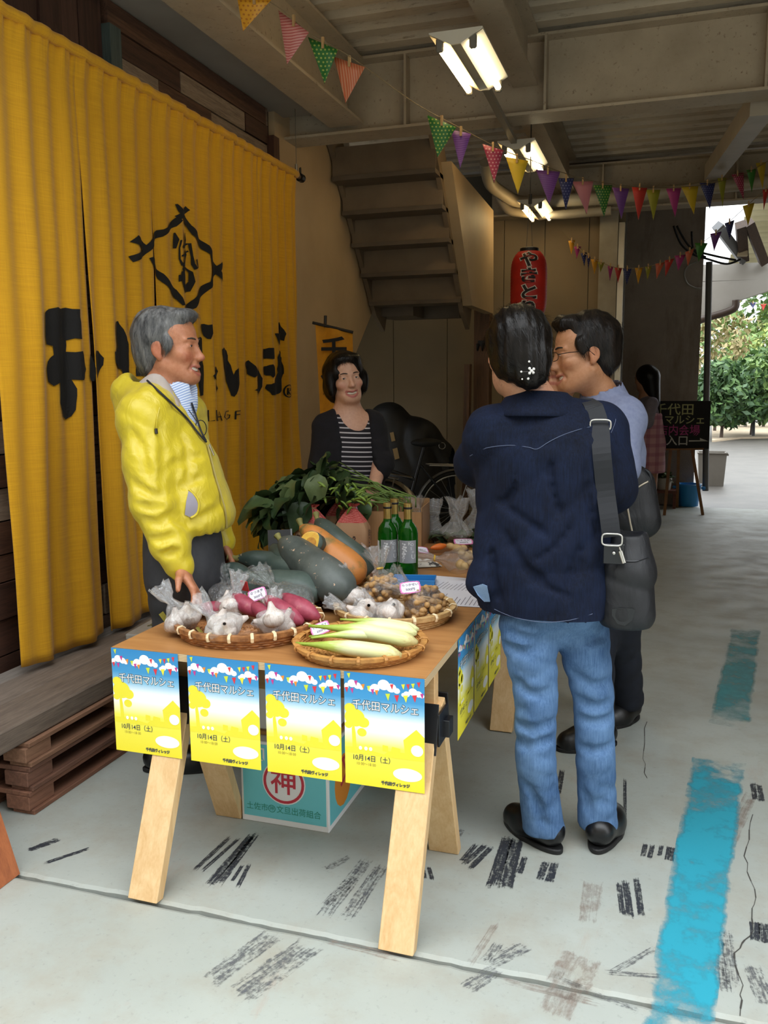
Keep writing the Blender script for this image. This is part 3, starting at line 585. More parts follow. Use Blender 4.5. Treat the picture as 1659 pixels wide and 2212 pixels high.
# ================================================================= posters
k = N('poster_print'); k.b.inputs['Roughness'].default_value = 0.45
tc = k.n('ShaderNodeTexCoord'); sep = k.n('ShaderNodeSeparateXYZ'); k.l(tc.outputs['Object'], sep.inputs[0])
vv = k.math('DIVIDE', sep.outputs[2], 0.297)
k.color(k.ramp(vv, (0.0, 'f2e12c'), (0.36, 'f7ef55'), (0.5, 'fdfdf2'), (0.60, 'eef6fa'), (0.68, '8fc7e6'), (0.78, '3f97cf'), (1.0, '2b86c4'))); POS = k.m
PC = {n: mat('print_'+n, c, 0.45) for n, c in dict(white='fbfbf8', yellow='f0e437', dark='2f3a48', tan='a99a3a', red='d8313f', pink='c2368e', orange='f0902a', lime='cfdc3a').items()}
PW_, PH_ = 0.21, 0.297
poster_meshes = None
def poster_parts():
    """flat print layers: local x across, z up, y towards the viewer is negative"""
    L = {}
    def lay(c, polys, d): L.setdefault((c, d), []).extend(polys)
    def ell(cx, cy, rx, ry, n=18): return [(cx+rx*math.cos(2*math.pi*t/n), cy+ry*math.sin(2*math.pi*t/n)) for t in range(n)]
    for cx, cy, s in ((0.10, 0.885, 1.0), (0.50, 0.895, 1.35), (0.86, 0.865, 0.95)):
        for dx, dy, r in ((-0.08, -0.01, .05), (0.0, 0.015, .065), (0.07, 0.0, .055), (0.12, -0.015, .035), (-0.12, -0.02, .035)):
            lay('white', [ell(max(0.03, min(0.97, cx+dx*s)), cy+dy*s, r*s*0.85 if 0.06 < cx+dx*s < 0.94 else 0.028, r*s*0.52)], 1)
    tri = [(0.06, 0.985, 'lime'), (0.15, 0.925, 'pink'), (0.24, 0.90, 'orange'), (0.31, 0.89, 'lime'), (0.03, 0.86, 'red'), (0.1, 0.855, 'pink'), (0.36, 0.865, 'pink'), (0.41, 0.86, 'orange'), (0.55, 0.84, 'lime'), (0.66, 0.835, 'red'), (0.77, 0.84, 'yellow'), (0.88, 0.85, 'red'), (0.60, 0.925, 'red'), (0.74, 0.935, 'yellow'), (0.80, 0.94, 'red'), (0.86, 0.95, 'lime'), (0.93, 0.965, 'red'), (0.97, 0.87, 'pink')]
    for i, (x, y, c) in enumerate(tri):
        s = 0.030 if 0.5 < x < 0.9 and y < 0.86 else 0.022
        lay(c, [[(x-s, y), (x+s if x < .95 else x+.02, y+0.006), (x+0.006, y-s*2.0)]], 2)
    # trees, cottage, animals as yellow silhouettes
    for cx, cy, r in ((0.12, 0.60, .13), (0.24, 0.565, .075), (0.05, 0.68, .07), (0.22, 0.475, .06), (0.04, 0.53, .05)): lay('yellow', [ell(max(cx, r+0.0), cy, r, r*0.62)], 1)
    lay('yellow', [[(0.10, 0.32), (0.15, 0.32), (0.14, 0.46), (0.12, 0.56), (0.09, 0.5)], [(0.0, 0.28), (1.0, 0.28), (1.0, 0.34), (0.55, 0.335), (0.5, 0.30), (0.2, 0.34), (0.0, 0.33)], [(0.76, 0.33), (1.0, 0.33), (1.0, 0.49), (0.90, 0.555), (0.74, 0.45)], [(0.48, 0.33), (0.55, 0.33), (0.55, 0.38), (0.48, 0.385)], [(0.58, 0.32), (0.70, 0.32), (0.70, 0.37), (0.6, 0.38)]], 1)
    lay('white', [ell(0.91, 0.37, 0.075, 0.05)], 2); lay('white', [ell(0.79, 0.145, 0.18, 0.058, 28)], 1)
    for x in (0.20, 0.27, 0.33): lay('white', [ell(x, 0.335, 0.022, 0.018, 8)], 2)
    out = []
    for (c, d), polys in L.items():
        out.append((c, d, [[(x*PW_, y*PH_) for x, y in P] for P in polys]))
    return out
pp = poster_parts()
def tm(s, size, cx, cy, off, y, sx=1.0):
    v, f = text_geo(s, size, off); return [((a*sx+cx)*1.0, y, b+cy) for a, b in v], f
def make_poster_meshes():
    ms = []
    me = bpy.data.meshes.new('sheet'); me.from_pydata([(0, 0, 0), (PW_, 0, 0), (PW_, 0, PH_), (0, 0, PH_), (0, 0.0006, 0), (PW_, 0.0006, 0), (PW_, 0.0006, PH_), (0, 0.0006, PH_)], [], [(0, 1, 2, 3), (5, 4, 7, 6), (0, 4, 5, 1), (1, 5, 6, 2), (2, 6, 7, 3), (3, 7, 4, 0)]); me.materials.append(POS); ms.append(('sheet', me))
    art = MB(); mats = []
    for c, d, polys in pp:
        if c not in mats: mats.append(c)
        art.m = mats.index(c)
        for P in polys: art.add([(x, -0.0003*d, y) for x, y in P], [tuple(range(len(P)))])
    me = bpy.data.meshes.new('illustration'); me.from_pydata(art.v, [], art.f); me.polygons.foreach_set('material_index', art.mi)
    for c in mats: me.materials.append(PC[c])
    ms.append(('illustration', me))
    tx = MB()
    for s, size, cx, cy, off, y, mi, sx in (('千代田マルシェ', 0.0275, 0.52, 0.715, 0.0012, -0.0009, 0, 0.92), ('千代田マルシェ', 0.0275, 0.52, 0.715, 0.0, -0.0012, 1, 0.92), ('10月14日（土）', 0.0178, 0.36, 0.245, 0.00012, -0.0009, 0, 0.9), ('10 00～18 00', 0.0105, 0.27, 0.193, 0.0, -0.0009, 2, 0.9), ('千代田ヴィレッジ', 0.0105, 0.64, 0.045, 0.0006, -0.0009, 0, 0.9)):
        tx.m = mi; v, f = tm(s, size, cx*PW_, cy*PH_, off, y, sx); tx.add(v, f)
    me = bpy.data.meshes.new('lettering'); me.from_pydata(tx.v, [], tx.f); me.polygons.foreach_set('material_index', tx.mi)
    for c in ('dark', 'white', 'tan'): me.materials.append(PC[c])
    ms.append(('lettering', me)); return ms
PMS = make_poster_meshes()
def poster(label, x, y, z, rz=0.0, group='market posters', tilt=0.0):
    o = thing('poster', label, 'poster', (x, y, z), rz, group); o.rotation_euler.x = tilt
    for n, me in PMS:
        q = mesh_obj(n, me, None, o)
        if n != 'sheet': q['kind'] = 'stuff'
    return o
FY = TY0-0.0035
for i, (l, r_) in enumerate(((240, 383), (403, 558), (570, 737), (742, 918))):
    xl, xr = aty(l, 1400+20*i, FY)[0], aty(r_, 1415+17*i, FY)[0]; xc = (xl+xr)/2
    poster(('leftmost poster on the front edge of the market table', 'second poster from the left on the front table edge', 'third poster from the left on the front table edge', 'rightmost poster on the front edge of the market table')[i], xc-PW_/2, FY, TZ-0.0005-PH_)
SXP = TX1+0.0035
y0 = atx(990, 1395, SXP)[1]
for i in range(3):
    poster(('nearest poster on the long side edge of the table', 'middle poster on the long side edge of the table', 'farthest poster on the long side edge of the table')[i], SXP, y0+i*0.228, TZ-0.0005-PH_, math.pi/2, 'posters on the long table side')
# ================================================================= boxes under the table
cyb = thing('fruit_carton', 'turquoise and white fruit carton with a red round stamp under the table', 'carton', (-1.08, 2.47, 0))
CYC = mat('turquoise_card', '74cdd6', 0.6, '6cc4ce', 4.0); WHC = mat('white_card', 'e8e9ea', 0.6); REDP = mat('red_ink', 'c23545', 0.6); GRNP = mat('green_ink', '2f8f7a', 0.6)
bx0, bx1, by0, by1, bz = -0.148, 0.148, -0.185, 0.185, 0.27
MB().box((bx0, by0, 0.0), (bx1, by1, bz)).build('body', WHC, cyb, bevel=0.002)
e = 0.0008
MB().box((bx0+0.008, by0-e, 0.02), (bx1-0.008, by0, bz-0.01)).build('front_print', CYC, cyb); MB().box((bx1, by0+0.01, 0.02), (bx1+e, by1-0.01, bz-0.01)).build('side_print', CYC, cyb)
def ring2(cx, cz, r0, r1, y, n=32): return [((cx+r*math.cos(2*math.pi*k/n)), y, cz+r*math.sin(2*math.pi*k/n)) for r in (r0, r1) for k in range(n)], [(k, (k+1) % n, n+(k+1) % n, n+k) for k in range(n)]
def disc(cx, cz, r, y, n=32): return [(cx+r*math.cos(2*math.pi*k/n), y, cz+r*math.sin(2*math.pi*k/n)) for k in range(n)], [tuple(range(n))]
MB().add(*disc(0, 0.145, 0.073, by0-2*e)).build('stamp_ground', WHC, cyb)
MB().add(*ring2(0, 0.145, 0.060, 0.069, by0-3*e)).build('stamp_ring', REDP, cyb)
v, f = text_geo('神', 0.092, 0.0011); MB().add([(a, by0-3*e, b+0.143) for a, b in v], f).build('stamp_lettering', REDP, cyb)
for t_, x_ in (('土佐市', -.093), ('文旦出荷組合', .048)):
    v, f = text_geo(t_, 0.0265, 0.0); MB().add([(a*0.95+x_, by0-2*e, b+0.052) for a, b in v], f).build('lettering', GRNP, cyb)['kind'] = 'stuff'
MB().add(*ring2(-0.043, 0.053, 0.0105, 0.0125, by0-2*e, 20)).build('small_ring', GRNP, cyb); v, f = text_geo('神', 0.016); MB().add([(a-0.043, by0-2*e, b+0.053) for a, b in v], f).build('small_lettering', GRNP, cyb)
v, f = text_geo('知', 0.05, 0.001); MB().add([(a-0.085, by0-2*e, b+0.225) for a, b in v], f).build('upper_lettering', WHC, cyb)
MB().ell((bx1+e, -0.06, 0.12), (0.0006, 0.075, 0.085), 24, 8).build('orange_spot', mat('orange_ink', 'e2902f', 0.6), cyb)
v, f = text_geo('文', 0.12, 0.0015); MB().add([(bx1+2.2*e, a-0.03, b+0.15) for a, b in v], f).build('side_lettering', REDP, cyb)
fb = thing('foam_crate', 'grey white crate standing on the turquoise carton under the table', 'crate', (-1.08, 2.50, 0.2715))
MB().box((-0.14, -0.17, 0), (0.14, 0.17, 0.012)).build('lid_card', wood('brown_card', 'b5864f', 'a57843', 'x'), fb); MB().box((-0.135, -0.165, 0.012), (0.135, 0.165, 0.20)).build('body', mat('foam_white', 'c9c9c6', 0.7), fb, bevel=0.008)
# ================================================================= goods on the table
def film(name, haze=0.10, gl=0.16, bs=55.0, tint=(1, 1, 1, 1), bstr=0.9):
    if name in MATS: return MATS[name]
    k = N(name); t = k.t; tr = k.n('ShaderNodeBsdfTransparent'); tr.inputs[0].default_value = tint
    g = k.n('ShaderNodeBsdfGlossy'); g.inputs['Roughness'].default_value = 0.12; df = k.n('ShaderNodeBsdfDiffuse'); df.inputs[0].default_value = (0.85, 0.86, 0.88, 1)
    v = k.coord('Object'); n1 = k.noise(v, bs, 4.0, 0.6, 1.5); b = k.n('ShaderNodeBump'); b.inputs['Strength'].default_value = bstr; b.inputs['Distance'].default_value = 0.01; k.l(n1, b.inputs['Height']); k.l(b.outputs[0], g.inputs['Normal'])
    lw = k.n('ShaderNodeLayerWeight'); lw.inputs[0].default_value = 0.35; k.l(b.outputs[0], lw.inputs['Normal'])
    m1 = k.n('ShaderNodeMixShader'); k.l(k.math('MULTIPLY_ADD', lw.outputs['Facing'], gl*1.6, gl*0.6), m1.inputs[0]); k.l(tr.outputs[0], m1.inputs[1]); k.l(g.outputs[0], m1.inputs[2])
    m2 = k.n('ShaderNodeMixShader'); k.l(k.math('MULTIPLY', k.ramp(n1, (0.45, 0.35), (0.7, 1.0)), haze), m2.inputs[0]); k.l(m1.outputs[0], m2.inputs[1]); k.l(df.outputs[0], m2.inputs[2])
    k.l(m2.outputs[0], k.out.inputs[0]); MATS[name] = k.m; return k.m
FILM = film('clear_film'); FILM2 = film('hazy_film', 0.26, 0.18)
def smoothstep(a, b, x): t = min(1, max(0, (x-a)/(b-a))); return t*t*(3-2*t)
def bag_mesh(r1, r2, L, neck=0.68, flare=0.5, seed=0, flat=0.0, nk=0.16):
    """crinkled film bag along local z, gathered at the neck, ruffled above"""
    n, m = 44, 30; mb = MB()
    def fn(u, w):
        th = 2*math.pi*u; z = w*L
        if w < neck: q = w/neck; p = math.sin(min(1, q*1.9+0.12)*math.pi/2)*(1-smoothstep(0.45, 1.0, q)*(1-nk))
        else: q = (w-neck)/(1-neck); p = nk+(flare-nk)*q**0.7
        fold = 0.5*math.cos(9*th+seed+3*w)+0.4*math.cos(14*th+2*seed)
        amp = 0.10+0.55*math.exp(-((w-neck)/0.14)**2)+(0.45*(w > neck)*(w-neck)/(1-neck))
        c = 1+amp*fold*0.5+0.28*noise.noise((math.cos(th)*1.6+seed, math.sin(th)*1.6, w*4.2))
        p *= c
        x, y = r1*p*math.cos(th), r2*p*math.sin(th)
        z += 0.02*noise.noise((math.cos(th)*2, math.sin(th)*2, seed+5*w))*(w > 0.5)
        return (x, y, z)
    mb.grid(fn, n, m); mb.add([(0, 0, -0.002)], []); return mb
def orient(ax):
    ax = Vector(ax).normalized(); return ax.to_track_quat('Z', 'Y').to_euler()
def bag(label, base, ax, r1, r2, L, name='plastic_bag', group=None, tie=None, m=None, cat='bag', **kw):
    o = thing(name, label, cat, base, group=group, rot=orient(ax))
    bag_mesh(r1, r2, L, **kw).build('film', m or FILM, o, smooth=True)
    if tie:
        nz = kw.get('neck', .68)*L; nk = kw.get('nk', .16)*max(r1, r2)*1.25
        MB().tube([(nk*math.cos(t), nk*math.sin(t)*r2/r1, nz) for t in np.linspace(0, 6.283, 15)[:-1]], 0.0035, 6, closed=True).build('tie', tie, o)
    return o
# ---- woven trays
def weave_mat(name, c1, c2):
    k = N(name); k.b.inputs['Roughness'].default_value = 0.55; v = k.coord('Object'); k.color(k.ramp(k.noise(v, 45.0, 4.0), (0.35, c2), (0.65, c1))); k.bump(k.noise(v, 220.0, 2.0), 0.3, 0.002); MATS[name] = k.m; return k.m
WVD = weave_mat('dark_bamboo', 'b07a48', '7c4f2c'); WVL = weave_mat('tan_bamboo', 'c8924e', 'a8733a'); WVP = weave_mat('pale_bamboo', 'd1ad77', 'b08c58'); WRAP = mat('pale_wrap', 'e8d3ac', 0.5)
def basket(label, c, r, h, wv, rimm, wrap, nwrap=18, ang=0.0):
    o = thing('bamboo_tray', label, 'basket', c, ang)
    base = MB()
    for i in range(int(r/0.011)):
        rr = 0.008+i*0.011
        pts = [((rr)*math.cos(t), rr*math.sin(t), 0.004+0.0022*math.cos(t*max(6, int(rr*110)//2*2)/1+math.pi*(i % 2))) for t in np.linspace(0, 6.2832, max(14, int(rr*320)))[:-1]]
        base.tube(pts, 0.0046, 4, closed=True)
    for k in range(36):
        t = k*math.pi/18; base.bar((0.02*math.cos(t), 0.02*math.sin(t), 0.0045), (r*math.cos(t), r*math.sin(t), 0.0045), 0.006, 0.003)
    b = base.build('woven_base', wv, o); b['kind'] = 'stuff'
    wall = MB()
    for j in range(5):
        q = j/4; rr = r+0.014*q
        pts = [((rr+0.0016*math.cos(40*t+math.pi*j))*math.cos(t), (rr+0.0016*math.cos(40*t+math.pi*j))*math.sin(t), 0.004+h*0.75*q) for t in np.linspace(0, 6.2832, 121)[:-1]]
        wall.tube(pts, h*0.13, 5, closed=True)
    w = wall.build('woven_side', wv, o, smooth=True); w['kind'] = 'stuff'
    mb = MB(); n = 72
    prof = [(r+0.012, h*0.70), (r+0.022, h*0.72), (r+0.024, h*1.05), (r+0.012, h*1.10), (r+0.006, h*1.0)]
    v = [(p[0]*math.cos(2*math.pi*k/n), p[0]*math.sin(2*math.pi*k/n), p[1]) for p in prof for k in range(n)]
    f = [(i*n+k, i*n+(k+1) % n, ((i+1) % 5)*n+(k+1) % n, ((i+1) % 5)*n+k) for i in range(5) for k in range(n)]
    mb.add(v, f).build('rim', rimm, o, smooth=True, angle=50)
    wm = MB().tube([(0.004, 0, h*0.62), (0.024, 0, h*0.66), (0.0265, 0, h*0.9), (0.024, 0, h*1.09), (0.011, 0, h*1.14), (0.003, 0, h*1.0)], 0.0048, 5, flat=0.5, closed=True)
    me = None
    for k in range(nwrap):
        t = 2*math.pi*(k+0.3)/nwrap
        if me is None: q = wm.build('rim_wrap', wrap, o); me = q.data
        else: q = mesh_obj('rim_wrap', me, None, o)
        q.location = (r*math.cos(t), r*math.sin(t), 0); q.rotation_euler = (0, 0, t)
    return o
T = TZ
basket('round brown bamboo tray with pale wraps holding garlic bags', (-1.142, 2.205, T), 0.195, 0.042, WVD, WVD, WRAP, 22)
basket('flat tan bamboo tray holding green white stalks', (-0.762, 2.115, T), 0.158, 0.030, WVL, WVL, WVL, 16, 0.2)
basket('pale bamboo tray holding the peanut bags', (-0.772, 2.462, T), 0.165, 0.040, WVP, WVP, WRAP, 16, 0.1)
basket('bamboo tray half hidden under the dark squashes', (-1.18, 2.70, T), 0.215, 0.036, WVD, WVP, WRAP, 20, 0.3)
# ---- garlic bulbs in bags
def vcol(name, fn, rough=0.6, bump=0.2, bs=60.0, sub=0.0):
    pass
def garlic_mesh():
    n, m = 24, 14; mb = MB()
    def fn(u, w):
        th = 2*math.pi*u; a = math.pi*w; r = 0.034*math.sin(a)**0.75*(1+0.07*abs(math.cos(3*th))**0.7); z = -0.027*math.cos(a)
        if w > 0.8: q = (w-0.8)/0.2; r = 0.012*(1-q)+0.005; z += 0.028*q
        return (r*math.cos(th), r*math.sin(th), z)
    mb.grid(fn, n, m); mb.ell((0, 0, -0.026), (0.012, 0.012, 0.006), 10, 5); return mb
k = N('garlic_skin'); k.b.inputs['Roughness'].default_value = 0.55; v = k.coord('Object', (1, 1, 0.4)); n1 = k.noise(v, 60.0, 5.0, 0.7)
c = k.ramp(n1, (0.35, 'b8a79d'), (0.6, 'ddd6d0')); c = k.mix(k.ramp(k.noise(k.coord('Object'), 28.0, 5.0), (0.60, 0.0), (0.72, 0.8)), c, '7a5a40'); k.color(c); k.bump(n1, 0.3, 0.003); GARL = k.m
gm = garlic_mesh().build('garlic_bulb', GARL, smooth=True); gme = gm.data; bpy.data.objects.remove(gm)
def garlic(pos, rot, label, group, s=1.0):
    o = tag(mesh_obj('garlic_bulb', gme, None, None, pos, rot), label, 'garlic', group); o.scale = (s, s, s); return o
rg = random.Random(11)
REDT = mat('red_tape', 'd23a3a', 0.5); OLV = mat('olive_label', '8d8434', 0.5); YEL = mat('gold_tie', 'd8b040', 0.4)
def garlic_bag(label, px, z0, ax, r, L, n, gl, gg, seed, sticker=True, m=None):
    c = atz(px[0], px[1], z0); axv = Vector(ax).normalized()
    o = bag(label, c, ax, r, r*0.85, L, neck=0.66, flare=0.55, seed=seed, m=m or FILM2)
    e1 = axv.orthogonal().normalized(); e2 = axv.cross(e1)
    for i in range(n):
        t = 2*math.pi*i/max(1, n-(n > 3))+seed; h = (0.30 if i < 3 else 0.5)*L*0.66+0.008
        rr = r*0.46 if n > 1 and i < 3 else 0.0
        p = Vector(c)+axv*h+(e1*math.cos(t)+e2*math.sin(t))*rr
        if p.z < T+0.037: p.z = T+0.037
        garlic(p, (rg.uniform(-1, 1), rg.uniform(-1, 1), rg.uniform(0, 6)), gl, gg, 0.92)
    if sticker:
        q = MB(); R_ = r*0.93
        q.grid(lambda u, w: (R_*math.cos(u)*0.98, R_*0.85*math.sin(u)*0.98, L*0.40+0.03*w), 4, 3, -2.2+seed % 1, -1.6+seed % 1); q.build('sticker', OLV, o, smooth=True)
    return o
garlic_bag('clear garlic bag leaning off the left rim of the round tray', (415, 1362), T+0.012, (-0.55, -0.12, 0.8), 0.062, 0.16, 3, 'white garlic bulb in the leftmost bag of the round tray', 'garlic of the leftmost bag', 1.3)
garlic_bag('clear garlic bag at the front of the round tray', (505, 1385), T+0.012, (-0.62, -0.1, 0.72), 0.068, 0.165, 4, 'white garlic bulb in the front bag of the round tray', 'garlic of the front bag', 2.6)
garlic_bag('clear garlic bag with red tape in the middle of the round tray', (498, 1340), T+0.012, (0.1, 0.25, 0.9), 0.060, 0.150, 3, 'white garlic bulb in the taped bag of the round tray', 'garlic of the taped bag', 4.1)
garlic_bag('clear garlic bag lying toward the right of the round tray', (600, 1372), T+0.014, (-0.35, 0.55, 0.5), 0.062, 0.150, 3, 'white garlic bulb in the right bag of the round tray', 'garlic of the right bag', 5.5)
MB().box((-0.012, -0.018, -0.0015), (0.012, 0.018, 0.0015)).build('tape', REDT, None)
bpy.data.objects['tape'].parent = [o for o in bpy.data.objects if o.get('label', '').startswith('clear garlic bag with red')][0]; bpy.data.objects['tape'].location = (0.0, -0.03, 0.108); bpy.data.objects['tape'].rotation_euler = (0.9, 0, 0.3)
garlic_bag('clear garlic bag at the left of the peanut tray', (765, 1318), T+0.012, (-0.35, 0.1, 0.85), 0.055, 0.15, 3, 'white garlic bulb in the left bag of the peanut tray', 'garlic left of the peanuts', 0.7)
garlic_bag('crumpled garlic bag lying across the front of the peanut tray', (812, 1342), T+0.02, (-0.85, 0.1, 0.25), 0.048, 0.17, 2, 'garlic bulb in the crumpled bag of the peanut tray', 'garlic before the peanuts', 2.9, False)
garlic_bag('clear bag of greyish taro in front of the peanuts', (862, 1345), T+0.014, (-0.75, 0.1, 0.4), 0.056, 0.15, 3, 'greyish bulb in the bag before the peanuts', 'bulbs before the peanuts', 3.4, False)
garlic_bag('clear garlic bag behind the crumpled one near the squash tips', (725, 1290), T+0.02, (-0.5, -0.1, 0.8), 0.05, 0.14, 2, 'garlic bulb in the bag near the squash tips', 'garlic by the squash tips', 1.9, False)
# ---- sweet potatoes
k = N('sweet_potato_skin'); k.b.inputs['Roughness'].default_value = 0.5; v = k.coord('Object', (1, 1, 1)); n1 = k.noise(v, 30.0, 5.0, 0.65)
c = k.ramp(n1, (0.35, '8a2f45'), (0.65, 'a5485a')); c = k.mix(k.ramp(k.noise(v, 11.0, 5.0, 0.7), (0.62, 0.0), (0.74, 0.7)), c, 'b98a78'); k.color(c); k.bump(n1, 0.3, 0.003); SPM = k.m
def spindle(name, a, b, r, m, bend=0.02, rp=None, n=14, label=None, cat=None, group=None, seed=0, rid=0):
    a, b = Vector([float(q) for q in a]), Vector([float(q) for q in b]); mid = (a+b)/2; d = (b-a); side = d.cross(Vector((0, 0, 1))).normalized()
    pts, rs = [], []
    for i in range(15):
        t = i/14; p = a+d*t+side*bend*math.sin(math.pi*t)-mid; pts.append(p)
        rs.append(max(0.0015, r*(rp(t) if rp else math.sin(math.pi*min(1, max(0, 0.03+0.94*t)))**0.62*(1+0.10*math.sin(5*t+seed)))))
    mb = MB().tube(pts, rs, n)
    o = mb.build(name, m, None, mid, smooth=True)
    if label: tag(o, label, cat, group)
    return o
bag('clear bag of sweet potatoes at the back of the round tray', atz(500, 1322, T+0.015), (-0.3, 0.4, 0.35), 0.07, 0.05, 0.19, m=FILM, seed=1.0, neck=0.75)
bag('clear bag of sweet potatoes at the right of the round tray', atz(672, 1332, T+0.03), (-0.75, 0.35, 0.32), 0.068, 0.055, 0.27, m=FILM, seed=2.2, neck=0.76, flare=0.7)
for i, (p, q, z1, z2, r) in enumerate((((425, 1312), (530, 1318), .695, .69, .024), ((505, 1285), (575, 1330), .735, .69, .026), ((545, 1305), (622, 1345), .72, .685, .026), ((575, 1290), (655, 1345), .745, .69, .031), ((612, 1285), (690, 1335), .745, .70, .031))):
    spindle('sweet_potato', atz(*p, z1), atz(*q, z2), r, SPM, 0.012, seed=i, label=('reddish sweet potato behind the hand side garlic', 'reddish sweet potato at the back middle of the round tray', 'slim sweet potato beside the taped garlic bag', 'left one of two big sweet potatoes in the right bag', 'rightmost big sweet potato in the round tray')[i], cat='sweet potato', group='sweet potatoes')
# ---- wild rice stalks
k = N('stalk_skin'); k.b.inputs['Roughness'].default_value = 0.42; sep = k.n('ShaderNodeSeparateXYZ'); k.l(k.coord('Object', (1, 1, 1)), sep.inputs[0]); st = k.noise(k.coord('Object', (2, 40, 40)), 5.0, 3.0)
fx = k.math('ADD', sep.outputs[0], k.math('MULTIPLY_ADD', st, 0.10, -0.05))
mr = k.n('ShaderNodeMapRange'); mr.inputs[1].default_value = -0.15; mr.inputs[2].default_value = 0.15; k.l(fx, mr.inputs[0])
k.color(k.ramp(mr.outputs[0], (0.1, '8fa83a'), (0.35, 'b3c75a'), (0.55, 'dfe4b4'), (0.85, 'd9dda0'), (1.0, 'b8a870'))); k.b.inputs['Subsurface Weight'].default_value = 0.0; STK = k.m
def stalk(p, q, zp, zq, r, label, bend=0.0, tip=0.02):
    a, b = Vector(atz(*p, zp)), Vector(atz(*q, zq)); L = (b-a).length; mid = (a+b)/2
    pts, rs = [], []
    for i in range(19):
        t = i/18; x = (t-0.5)*L; pts.append((x, bend*math.sin(math.pi*t), 0.008*math.sin(math.pi*t)))
        rr = r*(0.22+0.78*smoothstep(0.05, 0.62, t))*(1-0.75*smoothstep(0.9, 1.0, t)); rs.append(max(rr, 0.003))
    mb = MB().tube(pts, rs, 12)
    o = mb.build('wild_rice_stalk', STK, None, mid, smooth=True); d = (b-a).normalized(); o.rotation_euler = d.to_track_quat('X', 'Z').to_euler(); tag(o, label, 'vegetable', 'green white stalks'); return o
stalk((640, 1390), (868, 1416), T+.030, T+.030, 0.022, 'thick stalk with a thin leaf tip at the front of the flat tray', -0.012)
stalk((668, 1375), (860, 1390), T+.030, T+.034, 0.015, 'short bent stalk between the front two stalks', 0.015)
stalk((668, 1352), (902, 1388), T+.062, T+.050, 0.021, 'long stalk lying over the middle of the flat tray', 0.0)
stalk((672, 1378), (840, 1375), T+.052, T+.052, 0.013, 'pale cut stalk ending under the long stalk', 0.0)
stalk((715, 1355), (900, 1368), T+.060, T+.062, 0.021, 'creamy thick stalk at the back of the flat tray', 0.006)
stalk((735, 1338), (905, 1360), T+.060, T+.040, 0.015, 'green stalk farthest back on the flat tray', -0.01)
# ---- peanuts
pm = MB(); pts = [(-0.019, 0, 0), (-0.017, 0, 0), (-0.010, 0, 0.001), (-0.002, 0, 0.0015), (0.004, 0, 0.001), (0.012, 0, 0), (0.018, 0, 0), (0.020, 0, 0)]
pm.tube(pts, [0.002, 0.007, 0.0095, 0.0075, 0.0078, 0.0098, 0.006, 0.002], 9); PNM = mat('peanut_shell', 'c39a64', 0.7, 'a87f4c', 60.0, 0.6, 160.0, 0.002)
po = pm.build('peanut', PNM, smooth=True); pme = po.data; bpy.data.objects.remove(po)
def peanut_bag(label, px, z0, ax, r, L, n, pl, pg, seed):
    c = Vector(atz(*px, z0)); axv = Vector(ax).normalized(); o = bag(label, c, ax, r*1.06, r*0.95, L, neck=0.66, flare=0.7, seed=seed, tie=YEL, nk=0.12)
    e1 = axv.orthogonal().normalized(); e2 = axv.cross(e1); rr = random.Random(seed)
    for i in range(n):
        q = math.sqrt(rr.random()) if rr.random() < .3 else rr.uniform(.8, 1); t = rr.uniform(0, 6.283); h = rr.uniform(0.06, 0.50); w = math.sin(min(1, h/0.66*1.9+0.12)*math.pi/2)*(1-smoothstep(0.45, 1.0, h/0.66)*0.88)*0.88
        p = c+axv*(h*L)+(e1*math.cos(t)+e2*math.sin(t))*r*w*q
        if p.z < T+0.015: p.z = T+0.015+rr.random()*0.01
        tag(mesh_obj('peanut', pme, None, None, p, (rr.uniform(-1, 1), rr.uniform(-.6, .6), rr.uniform(0, 6.283))), pl, 'peanut', pg)
    return o
peanut_bag('clear peanut bag with a twisted top in the pale tray', (832, 1312), T+0.012, (-0.16, 0.1, 0.95), 0.058, 0.19, 70, 'tan peanut in shell in the left peanut bag', 'peanuts of the left bag', 31)
peanut_bag('clear peanut bag lying at the right rim of the pale tray', (948, 1335), T+0.014, (-0.75, 0.30, 0.42), 0.070, 0.22, 90, 'tan peanut in shell in the right peanut bag', 'peanuts of the right bag', 47)
# ---- squashes
def squash_mat(name, stops, fl='b9a184', dens=0.70):
    k = N(name); k.b.inputs['Roughness'].default_value = 0.5; v = k.coord('Object'); n1 = k.noise(v, 14.0, 6.0, 0.65); n0 = k.noise(v, 5.0, 3.0)
    c = k.ramp(k.math('ADD', k.math('MULTIPLY', n1, 0.6), k.math('MULTIPLY', n0, 0.4)), *stops)
    c = k.mix(k.ramp(k.noise(v, 45.0, 3.0, 0.6), (dens, 0.0), (dens+0.03, 0.9)), c, fl); k.color(c); k.bump(n1, 0.25, 0.004); MATS[name] = k.m; return k.m
SQ1 = squash_mat('dark_squash', ((0.35, '2f3d38'), (0.65, '4d5a54'))); SQ2 = squash_mat('grey_squash', ((0.35, '3f4744'), (0.65, '5d6360')), 'c9a98c', 0.66); SQ3 = squash_mat('orange_squash', ((0.40, '6a6a42'), (0.50, 'c9813f'), (0.7, 'd68a4c')), '6f6a42', 0.72)
STEM = mat('squash_stem', '8f8a4e', 0.7, '6e6a3a', 30.0, 0.4, 50.0)
